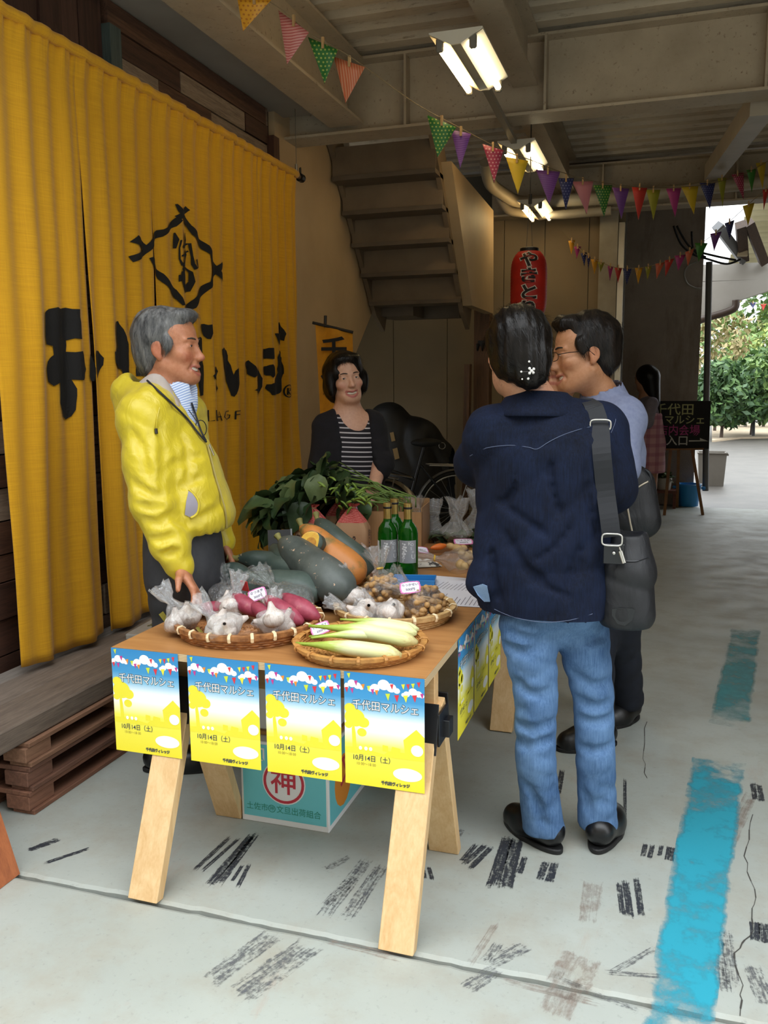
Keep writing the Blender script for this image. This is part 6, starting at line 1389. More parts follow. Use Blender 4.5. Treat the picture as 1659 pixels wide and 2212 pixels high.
pk = MB(); ring = [(408, 1057), (416, 1062), (424, 1074), (430, 1090), (428, 1106), (420, 1118), (412, 1118), (399, 1112), (402, 1085)]; pk.add([JS(x, y, .004) for x, y in ring]+[JS(412, 1090, .006)], [(i, (i+1) % 9, 9) for i in range(9)]); pk.build('pocket_lining', mat('pocket_grey', '8e8894', .6), ym, smooth=True)
MB().tube(curve([JS(x, y, .004) for x, y in ((408, 1057), (424, 1074), (430, 1090), (425, 1110), (412, 1119))]), .004, 6).build('pocket_hem', JK, ym, smooth=True)
# trousers
TR = cloth('charcoal_trousers', '2c2d31', '36373b', 20.0, .8, fold=.2)
F = Field((-2.05, 2.1, .03), (-1.05, 3.15, .96), .011)
F.seg(pel+[0, 0, .06], pel-[0, 0, .05], .155, .165, .04, 1, (fw, 1.3))
for q, ft in ((-.5, ftR), (.5, ftL)):
    hp = pel-rt*q*.19-[0, 0, .04]; kn = (hp+ft)/2+fw*.03; F.chain([hp, kn, ft+[0, 0, .03]], [.105, .078, .062], .04)
F.plane((0, 0, .05), (0, 0, -1)); F.disp(wrinkle((0, 0, 1), 30, .008, 5))
fmesh('trousers', F, TR, ym, sm=1)
shoes(ym, [((-1.69, 2.51), (-1.50, 2.59)), ((-1.55, 2.74), (-1.36, 2.82))], mat('black_leather', '0e0e10', .35), .047, .055)
# ================================================================= woman in the denim shirt, seen from behind
dw = thing('person', 'person in a dark denim shirt and blue jeans seen from behind at the table', 'person', (-0.23, 2.45, 0))
D = 2.40; fw = np.array([.10, .995, 0]); rt = np.array([fw[1], -fw[0], 0]); lb = np.array(dw.location)
hc = atd(1116, 760, 2.40); HR = rotm((-.36, .93), -.05, .03); nk = atd(1152, 872, 2.43)
shL, shR = atd(1062, 940, 2.44), atd(1298, 930, 2.42); elL, elR = atd(1034, 1000, 2.58), atd(1322, 1055, 2.40); wrL, wrR = atd(1120, 1050, 2.70), atd(1285, 1060, 2.68)
pel = atd(1192, 1320, 2.44)
hipL, knL, anL = atd(1140, 1372, 2.45), atd(1158, 1560, 2.47), atd(1178, 1800, 2.55); hipR, knR, anR = atd(1256, 1372, 2.47), atd(1283, 1560, 2.50), atd(1290, 1790, 2.57)
F = Field((-.80, 2.05, 0), (.25, 2.95, 1.66), .012, [(hc-[.12, .12, .15], hc+[.12, .13, .13], .0045), (wrL-[.05, .05, .05], wrL+[.14, .12, .08], .006)])
hd = Head(F, hc, HR, 1.0, False, 0.0, .95, nk, .050)
chest = atd(1180, 1010, D+.03); F.seg(nk, chest, .06, .10, .05, 1, (fw, 1.3)); F.seg(chest, pel, .10, .06, .05, 1, (fw, 1.3)); F.seg(shL, shR, .045, .045, .04)
F.chain([shL, elL, wrL], [.042, .036, .026], .03); F.chain([shR, elR, wrR], [.042, .036, .026], .03); F.chain([pel+[-.06, .03, .05], hipL, knL, anL], [.04, .042, .032, .028], .01); F.chain([pel+[.06, .03, .05], hipR, knR, anR], [.04, .042, .030, .028], .01)
hand(F, wrL, (.8, .3, .1), (0, .6, .8), -1, .92, .4); hand(F, wrR, (-.8, .3, .05), (0, .6, .8), 1, .92, .4)
fmesh('body', F, SKIN, dw, hd.skin('c08a6c', 'a86050', 'b87058'), sm=1)
hd.extras(dw, '191412', eyes=.003)
BH = hair_mat('black_hair', '070605', '1a1512', .36)
F = Field(hc-[.16, .16, .18], hc+[.16, .16, .17], .0045); E = lambda p, r, k=.015, mode=1: F.ell(hd.w(p), np.array(r), HR, k, mode)
E((0, -.022, .030), (.090, .106, .100)); E((.01, -.075, -.030), (.070, .058, .062), .03); E((.022, -.088, -.065), (.045, .042, .045), .02); E((0, -.03, -.04), (.072, .07, .05), .03)
E((0, .108, -.02), (.085, .058, .098), .012, -1); E((-.09, .004, -.022), (.03, .022, .036), .008, -1); E((.09, .004, -.022), (.03, .022, .036), .008, -1); E((0, .03, -.12), (.10, .09, .05), .015, -1)
F.disp(lambda P: .002*sins(P, 60, 3)+.0018*np.sin((P-hd.w((.02, -.1, -.05)))@HR[:, 0]*260+6*sins(P, 12, 4)))
hr = fmesh('hair', F, BH, dw, sm=1)
cen = hd.w((.022, -.095, -.062))-lb
fl = lambda P, n_: (cen[None]-P)+HR[:, 0][None]*.02
strands('hair_strands', hr, None, fl, 3500, .05, .0012, BH, dw, 6, .05)
# hair pin with white flower and beads
PRL = mat('pearl', 'e6e4e0', .25)
for i, (x, y, r) in enumerate(((1148, 801, .0045), (1144, 796, .004), (1153, 797, .004), (1152, 805, .004), (1144, 806, .004), (1143, 781, .003), (1126, 803, .003), (1141, 818, .0035), (1128, 819, .0025))):
    MB().ell(onsurf(hr, x, y, .006)-lb, (r, r, r), 10, 6).build('hair_pin_bead', PRL, dw, smooth=True)
MB().tube(curve([onsurf(hr, x, y, .005)-lb for x, y in ((1143, 781), (1150, 790), (1148, 801), (1138, 803), (1126, 803))]), .0012, 5).build('hair_pin_wire', mat('pin_wire', '3a3632', .4, metal=.6), dw)
# shirt
DN = denim('dark_denim', '070a14', '16223e', .5)
FL = (fw, 1.50)
F = Field((-.82, 2.10, .72), (.22, 2.95, 1.46), .0075)
s1, s2, s3, s4, s5 = atd(1178, 985, D+.03), atd(1180, 1015, D+.02), atd(1172, 1120, D+.03), atd(1172, 1230, D+.04), atd(1178, 1345, D+.05)
F.seg(s1, s2, .145, .180, .05, 1, FL); F.seg(s2, s3, .185, .172, .05, 1, FL); F.seg(s3, s4, .172, .178, .05, 1, FL); F.seg(s4, s5, .178, .186, .05, 1, FL); F.seg(shL, shR, .062, .062, .05); F.seg(shL, atd(1150, 910, D+.03), .056, .060, .04); F.seg(atd(1165, 912, D+.03), shR, .060, .056, .04)
F.seg(atd(1075, 1160, 2.44), atd(1040, 1262, 2.44), .035, .028, .05, 1, (fw, 1.3)); F.seg(atd(1075, 1200, 2.42), atd(1048, 1252, 2.42), .04, .03, .05)
# curved hem
def hemcut(P):
    q = (P-s5)@rt; u = q/.22; z0 = s5[2]+.0+.075*np.abs(u)**2.2+.012*u; return np.maximum(0, z0-P[:, 2])
I = np.nonzero(np.ones_like(F.F, bool)); 
X = F.ax[0][:, None, None]; Y = F.ax[1][None, :, None]; Z = F.ax[2][None, None, :]
q = (X-f32(s5[0]))*f32(rt[0])+(Y-f32(s5[1]))*f32(rt[1]); z0 = f32(s5[2]+.006)+f32(1.25)*np.abs(q)**2-f32(.06)*np.minimum(q, 0)+f32(.02)*q
F.F = np.maximum(F.F, (z0-Z)*f32(.8)).astype(f32)
creases(F, dw, [([(1075, 1085), (1130, 1120), (1188, 1162)], .014), ([(1085, 1140), (1118, 1200), (1165, 1275)], .014), ([(1240, 1128), (1200, 1180), (1150, 1212)], .012), ([(1062, 1180), (1066, 1240), (1082, 1300)], .012), ([(1258, 1170), (1238, 1240), (1215, 1312)], .012), ([(1190, 990), (1195, 1050), (1206, 1112)], .009), ([(1262, 1000), (1272, 1080), (1286, 1150)], .011), ([(1120, 1010), (1108, 1060), (1090, 1090)], .009), ([(1140, 1230), (1180, 1270), (1240, 1290)], .011)], depth=.010)
F.disp(wrinkle((.15, 0, 1), 13, .014, 21, .5, 4)); F.disp(wrinkle((1, .2, .55), 24, .010, 22, .35, 4)); F.disp(wrinkle((.6, .1, -1), 30, .007, 25, .4, 5))
F.chain([shL, elL, wrL], [.070, .066, .048], .04); F.chain([shR, shR*.4+elR*.6, elR, wrR], [.068, .064, .062, .048], .035)
# collar and neck opening
ca, cb = atd(1168, 942, 2.44), atd(1158, 908, 2.435)
F.seg(ca, cb, .100, .074, .012); F.seg(cb+(cb-ca)*.2, cb+(cb-ca)*2.2, .060, .085, .004, -1)
F.disp(wrinkle((0, .3, 1), 60, .004, 31, .5, 6))
ds = fmesh('denim_shirt', F, DN, dw, sm=1)
ST_ = mat('pale_stitch', '56607a', .8)
def seam(pts, r=.0009, o=ds, off=.0012): MB().tube(curve([onsurf(o, x, y, off, 5.)-lb for x, y in pts], 4), r, 4).build('stitching', ST_, dw)
seam([(1015, 985), (1050, 968), (1100, 962), (1140, 966), (1160, 970), (1185, 955), (1215, 940), (1250, 928), (1275, 922)])
seam([(1320, 935), (1328, 915), (1330, 905)])
seam([(1068, 1316), (1100, 1330), (1140, 1340), (1180, 1344), (1230, 1340), (1280, 1326)])
cc = atd(1164, 876, 2.43)
def clr(u, v):
    t = u*2.35; r = .078+.046*v**1.3; d = -fw*math.cos(t)+rt*math.sin(t); return tuple(cc-lb+d*r*(1.0 if v < .2 else 1.03)+np.array([0, 0, .040-.066*v**1.5-.018*abs(u)**2]))
co_ = MB().grid(clr, 30, 8, -1, 1).build('collar', DN, dw, smooth=True); md = co_.modifiers.new('cloth', 'SOLIDIFY'); md.thickness = .004
MB().tube([clr(u, .93) for u in np.linspace(-.95, .95, 24)], .0009, 4).build('stitching', ST_, dw)
# the turned up light tails
LD = cloth('denim_inside', '6b86a8', '7f98b8', 30.0, .9)
for pts in ([(1022, 1268), (1042, 1262), (1052, 1266), (1058, 1300), (1046, 1300), (1032, 1286)],):
    mb = MB(); P = [onsurf(ds, x, y, .006, 12)-lb for x, y in pts]; mb.prism([(i, 0) for i in range(len(P))], lambda i, _: P[int(i)], lambda i, _: P[int(i)]+np.array([0, .006, 0])); mb.build('turned_tail', LD, dw)
# jeans
JN = denim('blue_jeans', '25436c', '6484ac', .7)
F = Field((-.70, 2.05, .02), (.20, 2.95, .95), .008)
F.seg(pel+[-.05, 0, .06], pel+[.05, 0, .06], .112, .112, .04, 1, (fw, 1.2))
F.seg(atd(1160, 1335, 2.46), atd(1232, 1335, 2.47), .085, .085, .02); F.chain([atd(1140, 1352, 2.45), atd(1158, 1500, 2.46), atd(1157, 1640, 2.48), atd(1168, 1740, 2.53), atd(1178, 1815, 2.56)], [.080, .060, .055, .055, .062], .008)
F.chain([atd(1254, 1352, 2.47), atd(1281, 1500, 2.49), atd(1287, 1640, 2.52), atd(1290, 1740, 2.56), atd(1291, 1812, 2.58)], [.078, .056, .054, .054, .060], .008)
F.plane((0, 0, .050), (0, 0, -1))
creases(F, dw, [([(1108, 1602), (1150, 1612), (1198, 1592)], .010), ([(1110, 1562), (1160, 1572), (1200, 1560)], .008), ([(1092, 1362), (1150, 1382), (1196, 1372)], .010), ([(1085, 1392), (1130, 1408), (1170, 1400)], .009), ([(1130, 1690), (1160, 1735), (1178, 1790)], .010), ([(1192, 1680), (1205, 1760)], .009), ([(1225, 1380), (1270, 1388), (1312, 1370)], .010), ([(1230, 1450), (1280, 1482), (1318, 1470)], .011), ([(1238, 1502), (1282, 1528), (1322, 1515)], .011), ([(1245, 1548), (1290, 1562), (1326, 1550)], .010), ([(1245, 1612), (1290, 1622), (1330, 1606)], .009), ([(1258, 1700), (1276, 1765)], .010), ([(1312, 1680), (1300, 1760)], .009), ([(1110, 1470), (1150, 1500), (1190, 1490)], .009)], depth=.006)
F.disp(wrinkle((.35, 0, 1), 62, .0035, 41, .30, 6)); F.disp(wrinkle((-.6, 0, 1), 44, .005, 45, .3, 5)); F.disp(wrinkle((1, 0, .1), 40, .004, 47, .3, 4))
jn = fmesh('jeans', F, JN, dw, sm=1)
h1, h2 = atz(1192, 1850, 0), atz(1292, 1848, 0)
shoes(dw, [(tuple(h1[:2]+[-.01, .045]), tuple(h1[:2]+[-.13, .15])), (tuple(h2[:2]+[0, .045]), tuple(h2[:2]+[.03, .20]))], mat('black_leather', '0e0e10', .35), .047, .060)
# shoulder bag: a thing of its own
tb = thing('shoulder_bag', 'black nylon shoulder bag hanging from the denim shirt shoulder', 'bag', atd(1352, 1350, 2.33)); lt = np.array(tb.location)
BN = cloth('black_nylon', '101115', '181a1f', 30.0, .5, 900, .1, .25, 14.0)
F = Field(lt-[.16, .16, .03], lt+[.16, .16, .36], .006)
pa, pb, pc = atd(1355, 1325, 2.35), atd(1356, 1240, 2.35), atd(1360, 1160, 2.35)
F.seg(pa+[-.02, 0, 0], pb, .058, .064, .03, 1, (fw, 1.05)); F.seg(pa+[.015, 0, 0], pb, .058, .064, .03, 1, (fw, 1.05)); F.seg(pb, pc, .066, .052, .03, 1, (fw, 1.05)); F.plane(pc+[0, 0, .02], (0, 0, 1)); F.plane(atd(1355, 1357, 2.33), (0, 0, -1)); F.disp(wrinkle((.3, 0, 1), 28, .007, 51, .4))
F.ell(pc+[0, 0, .03], (.045, .055, .03), None, .005, -1)
fmesh('pouch', F, BN, tb, sm=1)
bo = tb.children[0]
LE = mat('black_patent', '15171c', .25); MB().add([onsurf(bo, x, y, .003)-lt for x, y in ((1322, 1330), (1322, 1316), (1340, 1313), (1365, 1314), (1372, 1318), (1366, 1340), (1350, 1352), (1334, 1348))], [(0, 1, 2, 3, 4, 5, 6, 7)]).build('base_patch', LE, tb, smooth=True)
SV = mat('silver_buckle', 'c5c3bd', .25, metal=.9); WB = mat('black_webbing', '1b1d22', .75)
sp_ = [atd(1262, 862, 2.44), onsurf(ds, 1278, 872, .008), onsurf(ds, 1287, 890, .012), onsurf(ds, 1296, 925, .014), onsurf(ds, 1300, 980, .016), onsurf(ds, 1308, 1060, .018), atd(1316, 1120, 2.275), atd(1321, 1160, 2.275)]
ribbon('strap', curve(sp_, 5), .048, .003, WB, tb, [1, .0, 0])
def ringat(x, y, w, h, d, nm='buckle'):
    c = atd(x, y, d)-lt; MB().tube([c+np.array([w*math.copysign(abs(math.cos(t))**.5, math.cos(t)), 0, h*math.copysign(abs(math.sin(t))**.5, math.sin(t))]) for t in np.linspace(0, 6.283, 25)[:-1]], .0028, 6, closed=True).build(nm, SV, tb, smooth=True)
q = onsurf(ds, 1297, 918, .024); ringat(1297, 918, .027, .014, float((q-CO)@CF)); ringat(1322, 1166, .026, .016, 2.268)
MB().box((-.028, -.003, -.055), (.028, .003, .0)).build('leather_tab', LE, tb, loc=atd(1327, 1175, 2.272)-lt, bevel=.002); MB().ell(atd(1326, 1195, 2.262)-lt, (.005, .004, .005), 10, 6).build('rivet', SV, tb, smooth=True)
MB().tube([atd(1338, 1182, 2.262)-lt, atd(1341, 1190, 2.262)-lt], .002, 6).build('charm_hook', SV, tb); MB().tube([atd(1340, 1190, 2.262)-lt, atd(1348, 1216, 2.262)-lt], .0062, 10).build('metal_charm', SV, tb, smooth=True, angle=50)
MB().tube(curve([onsurf(bo, x, y, .003)-lt for x, y in ((1348, 1212), (1375, 1212), (1402, 1204))]), .0015, 5).build('pocket_seam', LE, tb)
# ================================================================= man with spectacles in the pale blue shirt
bm = thing('person', 'person in a pale blue shirt and spectacles smiling behind the denim shirt', 'person', (-0.18, 3.28, 0)); lb = np.array(bm.location)
D = 3.0; fw = np.array([-.90, -.42, 0]); fw /= np.linalg.norm(fw); rt = np.array([fw[1], -fw[0], 0])
hc = atd(1262, 764, D); HR = rotm((-.93, -.34), -.08, 0.04); nk = atd(1302, 872, 3.06)
chest = atd(1305, 960, 3.12); pel = atd(1300, 1100, 3.22); shL, shR = atd(1346, 905, 2.98), atd(1262, 915, 3.26); elL, elR = atd(1340, 1010, 2.90), atd(1240, 1010, 3.25); wrL, wrR = atd(1262, 985, 2.86), atd(1212, 872, 3.05)
F = Field((-.70, 2.75, 0), (.25, 3.75, 1.68), .013, [(hc-[.13, .13, .15], hc+[.13, .13, .14], .0036), (wrR-[.06, .06, .02], wrR+[.06, .06, .10], .006)])
hd = Head(F, hc, HR, 1.10, True, 1.0, 1.0, nk, .056)
F.seg(nk, chest, .065, .10, .05, 1, (fw, 1.3)); F.seg(chest, pel, .11, .10, .05, 1, (fw, 1.3)); F.seg(shR, shL, .05, .05, .04); F.chain([shL, elL, wrL], [.042, .036, .026], .03); F.chain([shR, elR, wrR], [.042, .036, .026], .03)
ft1, ft2 = np.array([-.10, 3.46, .06]), np.array([-.20, 3.18, .06])
for q, ft in ((-.08, ft1), (.08, ft2)): hp = pel+rt*q; F.chain([hp, (hp+ft)/2, ft], [.07, .045, .034], .03)
hand(F, wrL, (-.8, -.1, .2), (0, -.5, .8), -1, 1.0, .45); hand(F, wrR, (-.1, -.1, 1), (.3, -.9, 0), 1, .95, .35)
fmesh('body', F, SKIN, bm, hd.skin('b57e58', 'a45848', 'b26a48'), sm=1); hd.extras(bm, '1a1512', eyes=.0024)
DH = hair_mat('dark_hair', '0b0908', '241c17', .42)
F = Field(hc-[.15, .15, .15], hc+[.15, .15, .17], .0042); E = lambda p, r, k=.012, mode=1: F.ell(hd.w(p), np.array(r)*hd.sc, HR, k, mode)
E((0, -.024, .046), (.084, .100, .090)); E((0, -.055, -.015), (.068, .062, .066), .03); E((0, .052, .098), (.06, .045, .028), .02); E((0, .112, -.008), (.10, .060, .098), .012, -1); E((0, .085, -.10), (.12, .11, .07), .012, -1)
for x in (-1, 1): E((x*.085, .000, -.022), (.03, .024, .032), .006, -1); E((x*.073, .024, .020), (.011, .016, .030), .01)
F.plane(hd.w((0, -.06, -.092)), -HR[:, 2]+HR[:, 1]*.45); F.disp(lambda P: .0035*sins(P, 80, 3)+.003*sins(P, 40, 5)); hr = fmesh('hair', F, DH, bm, sm=1)
fl = lambda P, n_: (-HR[:, 1]*.3-HR[:, 2]*.9)[None]*np.ones((len(P), 1))+(np.maximum(0, (P+lb-hd.w((0, 0, .085)))@HR[:, 2])*16)[:, None]*(HR[:, 1]+.5*HR[:, 0])[None]
strands('hair_strands', hr, None, fl, 4200, .032, .0014, DH, bm, 14, .24)
# spectacles: a thing worn by him
gs = thing('spectacles', 'thin dark rimmed spectacles worn above the pale blue shirt', 'spectacles', hd.w((0, .1, 0))); lg = np.array(gs.location); FR = mat('dark_rim', '1d1916', .35, metal=.5)
for x in (-1, 1):
    ring = [hd.w((x*.032+.021*math.copysign(abs(math.cos(t))**.7, math.cos(t)), .106-.010*abs(math.cos(t)*(1 if math.cos(t)*x > 0 else 0)), -.004+.0135*math.copysign(abs(math.sin(t))**.7, math.sin(t))))-lg for t in np.linspace(0, 6.283, 25)[:-1]]
    MB().tube(ring, .0013, 5, closed=True).build('rim', FR, gs, smooth=True); MB().add(ring, [tuple(range(24))]).build('lens', film('lens_film', .0, .10, 3.0, bstr=0.0), gs)
    MB().tube([hd.w((x*.053, .098, .002))-lg, hd.w((x*.070, .065, .004))-lg, hd.w((x*.078, .005, .004))-lg, hd.w((x*.079, -.012, -.012))-lg], .0014, 5).build('temple', FR, gs)
MB().tube([hd.w((-.011, .106, .0))-lg, hd.w((0, .110, .003))-lg, hd.w((.011, .106, .0))-lg], .0013, 5).build('bridge', FR, gs)
OX = cloth('pale_blue_oxford', '767e9c', '848ca8', 60.0, .8, 700, .1, .15, 12.0)
F = Field((-.70, 2.70, .90), (.25, 3.75, 1.50), .008); FL = (fw, 1.4)
F.seg(atd(1308, 958, 3.10), atd(1308, 980, 3.12), .150, .172, .05, 1, FL); F.seg(atd(1308, 980, 3.12), atd(1312, 1040, 3.18), .175, .160, .05, 1, FL); F.seg(shR, shL, .066, .066, .05); F.seg(shL, nk, .062, .066, .05); F.seg(shR, nk, .062, .066, .05); F.plane(atd(1312, 1030, 3.18), (0, 0, -1)); F.chain([shL, elL, wrL], [.070, .060, .045], .03); F.chain([shR, elR, wrR], [.068, .058, .045], .03)
F.disp(wrinkle((.2, .2, 1), 38, .006, 61, .4))
ca, cb = atd(1312, 885, 3.07), atd(1298, 835, 3.045); F.seg(ca, cb, .085, .075, .015); F.seg(cb, cb+(cb-ca)*1.5, .066, .10, .012, -1); F.seg(ca, cb, .055, .066, .012, -1); F.seg(hd.w((0, .06, -.17)), hd.w((0, .10, -.12)), .03, .06, .01, -1); fmesh('shirt', F, OX, bm, sm=1)
F = Field((-.65, 2.75, .03), (.25, 3.75, 1.12), .012); F.seg(pel+[0, 0, .08], pel-[0, 0, .04], .145, .15, .04, 1, (fw, 1.25))
for q, ft in ((-.08, ft1), (.08, ft2)): hp = pel+rt*q-[0, 0, .05]; F.chain([hp, (hp+ft)/2, ft+[0, 0, .04]], [.095, .075, .062], .04)
F.plane((0, 0, .06), (0, 0, -1)); F.disp(wrinkle((0, 0, 1), 28, .008, 63)); fmesh('trousers', F, cloth('navy_trousers', '0d111c', '141a28', 20.0, .85), bm, sm=1)
shoes(bm, [((-.09, 3.50), (-.16, 3.40)), ((-.17, 3.20), (-.30, 3.12))], MATS['black_leather'], .05, .058)
mg = thing('messenger_bag', 'black zipped messenger bag behind the shoulder bag', 'bag', atd(1382, 1150, 2.95)); lm = np.array(mg.location)
F = Field(lm-[.2, .2, .04], lm+[.2, .2, .32], .008); F.seg(atd(1372, 1120, 2.97), atd(1366, 1040, 2.97), .075, .06, .02, 1, ((.3, .95, 0), 1.5)); F.seg(atd(1395, 1125, 2.97), atd(1388, 1045, 2.97), .05, .042, .03, 1, ((.3, .95, 0), 1.4)); F.seg(atd(1345, 1120, 2.97), atd(1350, 1040, 2.97), .055, .05, .03, 1, ((.3, .95, 0), 1.4)); F.disp(wrinkle((0, 0, 1), 20, .006, 71)); mo = fmesh('pouch', F, BN, mg, sm=1)
for pts in (((1370, 1058), (1385, 1048), (1400, 1040)), ((1352, 1075), (1358, 1110), (1366, 1150))): MB().tube(curve([onsurf(mo, x, y, .003)-lm for x, y in pts]), .0035, 6).build('zip', mat('zip_pale', 'b5aa98', .4, metal=.5), mg, smooth=True)
MB().tube(curve([atd(1385, 1012, 2.95)-lm, atd(1402, 1022, 2.93)-lm, atd(1408, 1048, 2.94)-lm]), .007, 8).build('handle', BN, mg, smooth=True)
# ================================================================= woman in the striped top
sw = thing('person', 'person in a dark cardigan over a striped top behind the greens', 'person', (-1.50, 4.02, 0)); lb = np.array(sw.location)
D = 4.0; fw = np.array([.50, -.866, 0]); rt = np.array([fw[1], -fw[0], 0])
hc = atd(746, 819, D); HR = rotm((.60, -.80), .06, .12); nk = atd(752, 905, D+.03); chest = atd(757, 955, D+.03); pel = atd(765, 1105, D+.05)
shA, shB = atd(703, 922, D+.02), atd(806, 917, D+.04); elA, elB = atd(694, 1012, D), atd(822, 1000, D-.02); wrA, wrB = atd(705, 1080, D-.2), atd(806, 1056, D-.16)
F = Field((-2.1, 3.6, 0), (-.9, 4.45, 1.64), .014, [(hc-[.13, .13, .14], hc+[.13, .13, .14], .0042), (wrB-[.08, .10, .1], wrB+[.08, .08, .04], .007)])
hd = Head(F, hc, HR, .97, False, .9, .93, nk, .050); F.seg(nk, chest, .075, .10, .06, 1, (fw, 1.25)); F.seg(chest, pel, .11, .10, .05, 1, (fw, 1.3)); F.seg(shA, shB, .045, .045, .05); F.chain([shA, elA, wrA], [.042, .036, .026], .03); F.chain([shB, elB, wrB], [.042, .038, .027], .03)
ftA, ftB = np.array([-1.60, 4.04, .06]), np.array([-1.42, 4.06, .06])
for s_, ft in ((-.08, ftA), (.08, ftB)): hp = pel-rt*s_; F.chain([hp, (hp+ft)/2, ft], [.07, .05, .034], .03)
hand(F, wrB, (-.3, -.5, -.8), (.7, -.5, .3), 1, .92, .4); hand(F, wrA, (.4, -.6, -.6), (0, -.5, .8), -1, .92, .4)
fmesh('body', F, SKIN, sw, hd.skin('cc9c82', 'a8434a', 'c88672'), sm=1); hd.extras(sw, '2a1f1a', eyes=.0036)
F = Field(hc-[.16, .16, .17], hc+[.16, .16, .17], .0048); E = lambda p, r, k=.015, mode=1: F.ell(hd.w(p), np.array(r), HR, k, mode)
E((0, -.02, .040), (.098, .106, .094)); E((0, -.045, -.040), (.100, .078, .075), .03); E((.0, .045, .090), (.070, .05, .03), .02)
for x in (-1, 1): E((x*.084, .012, -.015), (.024, .036, .058), .02)
E((0, .118, -.018), (.066, .075, .086), .012, -1); E((0, .08, -.12), (.07, .10, .07), .015, -1); E((.02, .10, .052), (.045, .05, .022), .012, -1); F.disp(lambda P: .003*sins(P, 60, 3)+.004*sins(P, 32, 5)); hr = fmesh('hair', F, BH, sw, sm=1)
fl = lambda P, n_: (-HR[:, 2]*1.0)[None]*np.ones((len(P), 1))+.5*n_
strands('hair_strands', hr, None, fl, 3000, .035, .0016, BH, sw, 24, .16)
k = N('striped_jersey'); k.b.inputs['Roughness'].default_value = .85; sep = k.n('ShaderNodeSeparateXYZ'); k.l(k.coord('Object', (1, 1, 1), (.0, -.05, 0)), sep.inputs[0]); q = k.math('FRACT', k.math('MULTIPLY', sep.outputs[2], 47.0)); k.color(k.mix(k.math('LESS_THAN', q, .27), '17121a', 'b9b4b8')); SJ = k.m
F = Field((-2.0, 3.6, .8), (-.9, 4.4, 1.42), .008); FL = (fw, 1.4)
a_, b_, c_ = atd(757, 945, D+.02), atd(757, 990, D+.02), atd(762, 1090, D+.03)
F.seg(a_, b_, .128, .146, .05, 1, FL); F.seg(b_, c_, .146, .15, .05, 1, FL); F.seg(nk, a_, .06, .10, .04); F.ell(hd.w((0, .05, -.185)), (.062, .10, .075), HR, .01, -1); F.seg(hd.w((0, -.02, -.16)), hd.w((0, 0, -.05)), .06, .10, .01, -1); fmesh('striped_top', F, SJ, sw, sm=1)
F = Field((-2.1, 3.6, .80), (-.85, 4.45, 1.42), .009)
F.seg(a_, b_, .138, .154, .05, 1, FL); F.seg(b_, c_, .154, .16, .05, 1, FL); F.seg(shA, nk, .050, .062, .05); F.seg(shB, nk, .050, .062, .05); F.chain([shA, elA, wrA], [.056, .056, .05], .04); F.chain([shB, elB, elB*.7+wrB*.3], [.056, .056, .052], .04)
o1, o2 = hd.w((.0, .07, -.13)), c_+fw*.16
F.seg(o1, a_+fw*.12-rt*.012, .085, .068, .01, -1, (fw, .5)); F.seg(a_+fw*.12-rt*.012, o2-rt*.015, .068, .085, .01, -1, (fw, .5)); F.seg(hd.w((0, -.02, -.14)), hd.w((0, 0, -.05)), .062, .10, .01, -1)
F.disp(wrinkle((0, .2, 1), 30, .006, 81)); fmesh('cardigan', F, cloth('black_cardigan', '0b0a0f', '141219', 30.0, .95), sw, sm=1)
F = Field((-2.0, 3.6, .03), (-.95, 4.45, .98), .013); F.seg(pel+[0, 0, .05], pel-[0, 0, .05], .14, .15, .04, 1, (fw, 1.3))
for s_, ft in ((-.08, ftA), (.08, ftB)): hp = pel-rt*s_-[0, 0, .04]; F.chain([hp, (hp+ft)/2, ft+[0, 0, .04]], [.09, .07, .055], .04)
F.plane((0, 0, .06), (0, 0, -1)); fmesh('trousers', F, MATS['black_cardigan'], sw, sm=1)
shoes(sw, [((-1.60, 4.06), (-1.54, 3.95)), ((-1.42, 4.08), (-1.36, 3.97))], MATS['black_leather'], .042, .05)
# ================================================================= girl in the checked apron
ga = thing('person', 'person with long dark hair in a pink checked apron by the chalkboard', 'person', (-0.17, 8.95, 0)); lb = np.array(ga.location)
D = 8.7; G = lambda x, y, d=D: atd(x, y, d); fw = np.array([-.75, .45, 0]); fw /= np.linalg.norm(fw); rt = np.array([fw[1], -fw[0], 0])
hc = G(1392, 818); HR = rotm(fw, -.15); nk = G(1396, 862); pel = G(1405, 990); F = Field((-.75, 8.3, 0), (.45, 9.5, 1.75), .016)
hd = Head(F, hc, HR, 1.0, False, 0, .92, nk, .045); F.seg(nk, pel, .08, .09, .05); shN = G(1408, 872, D-.14); shF = G(1385, 872, D+.14); elN, wrN = G(1398, 912, D-.16), G(1376, 925, D-.1)
F.chain([shN, elN, wrN], [.04, .034, .025], .03); F.chain([shF, G(1378, 920, D+.1), G(1370, 925, D)], [.04, .034, .025], .03); hand(F, wrN, fw*1.0, (0, 0, 1), 1, .9, .4); 
for s_ in (-.07, .07): hp = pel+rt*s_; F.chain([hp, np.array([hp[0], hp[1], .5]), np.array([hp[0], hp[1], .06])], [.07, .045, .033], .03); F.seg((hp[0], hp[1], .05), (hp[0]-.10, hp[1]+.06, .035), .036, .03, .02)
fmesh('body', F, SKIN, ga, hd.skin('b58468', 'a05048', 'b07060'), sm=1); hd.extras(ga, '191412', eyes=.003)
F = Field((-.6, 8.35, .95), (.4, 9.3, 1.75), .010); E = lambda p, r, k=.02, mode=1: F.ell(hd.w(p), np.array(r), HR, k, mode)
E((0, -.03, .035), (.095, .11, .105)); F.seg(hd.w((0, -.07, .0)), G(1414, 895), .095, .055, .05); E((0, .115, -.03), (.09, .06, .11), .012, -1); hr = fmesh('hair', F, BH, ga, sm=1)
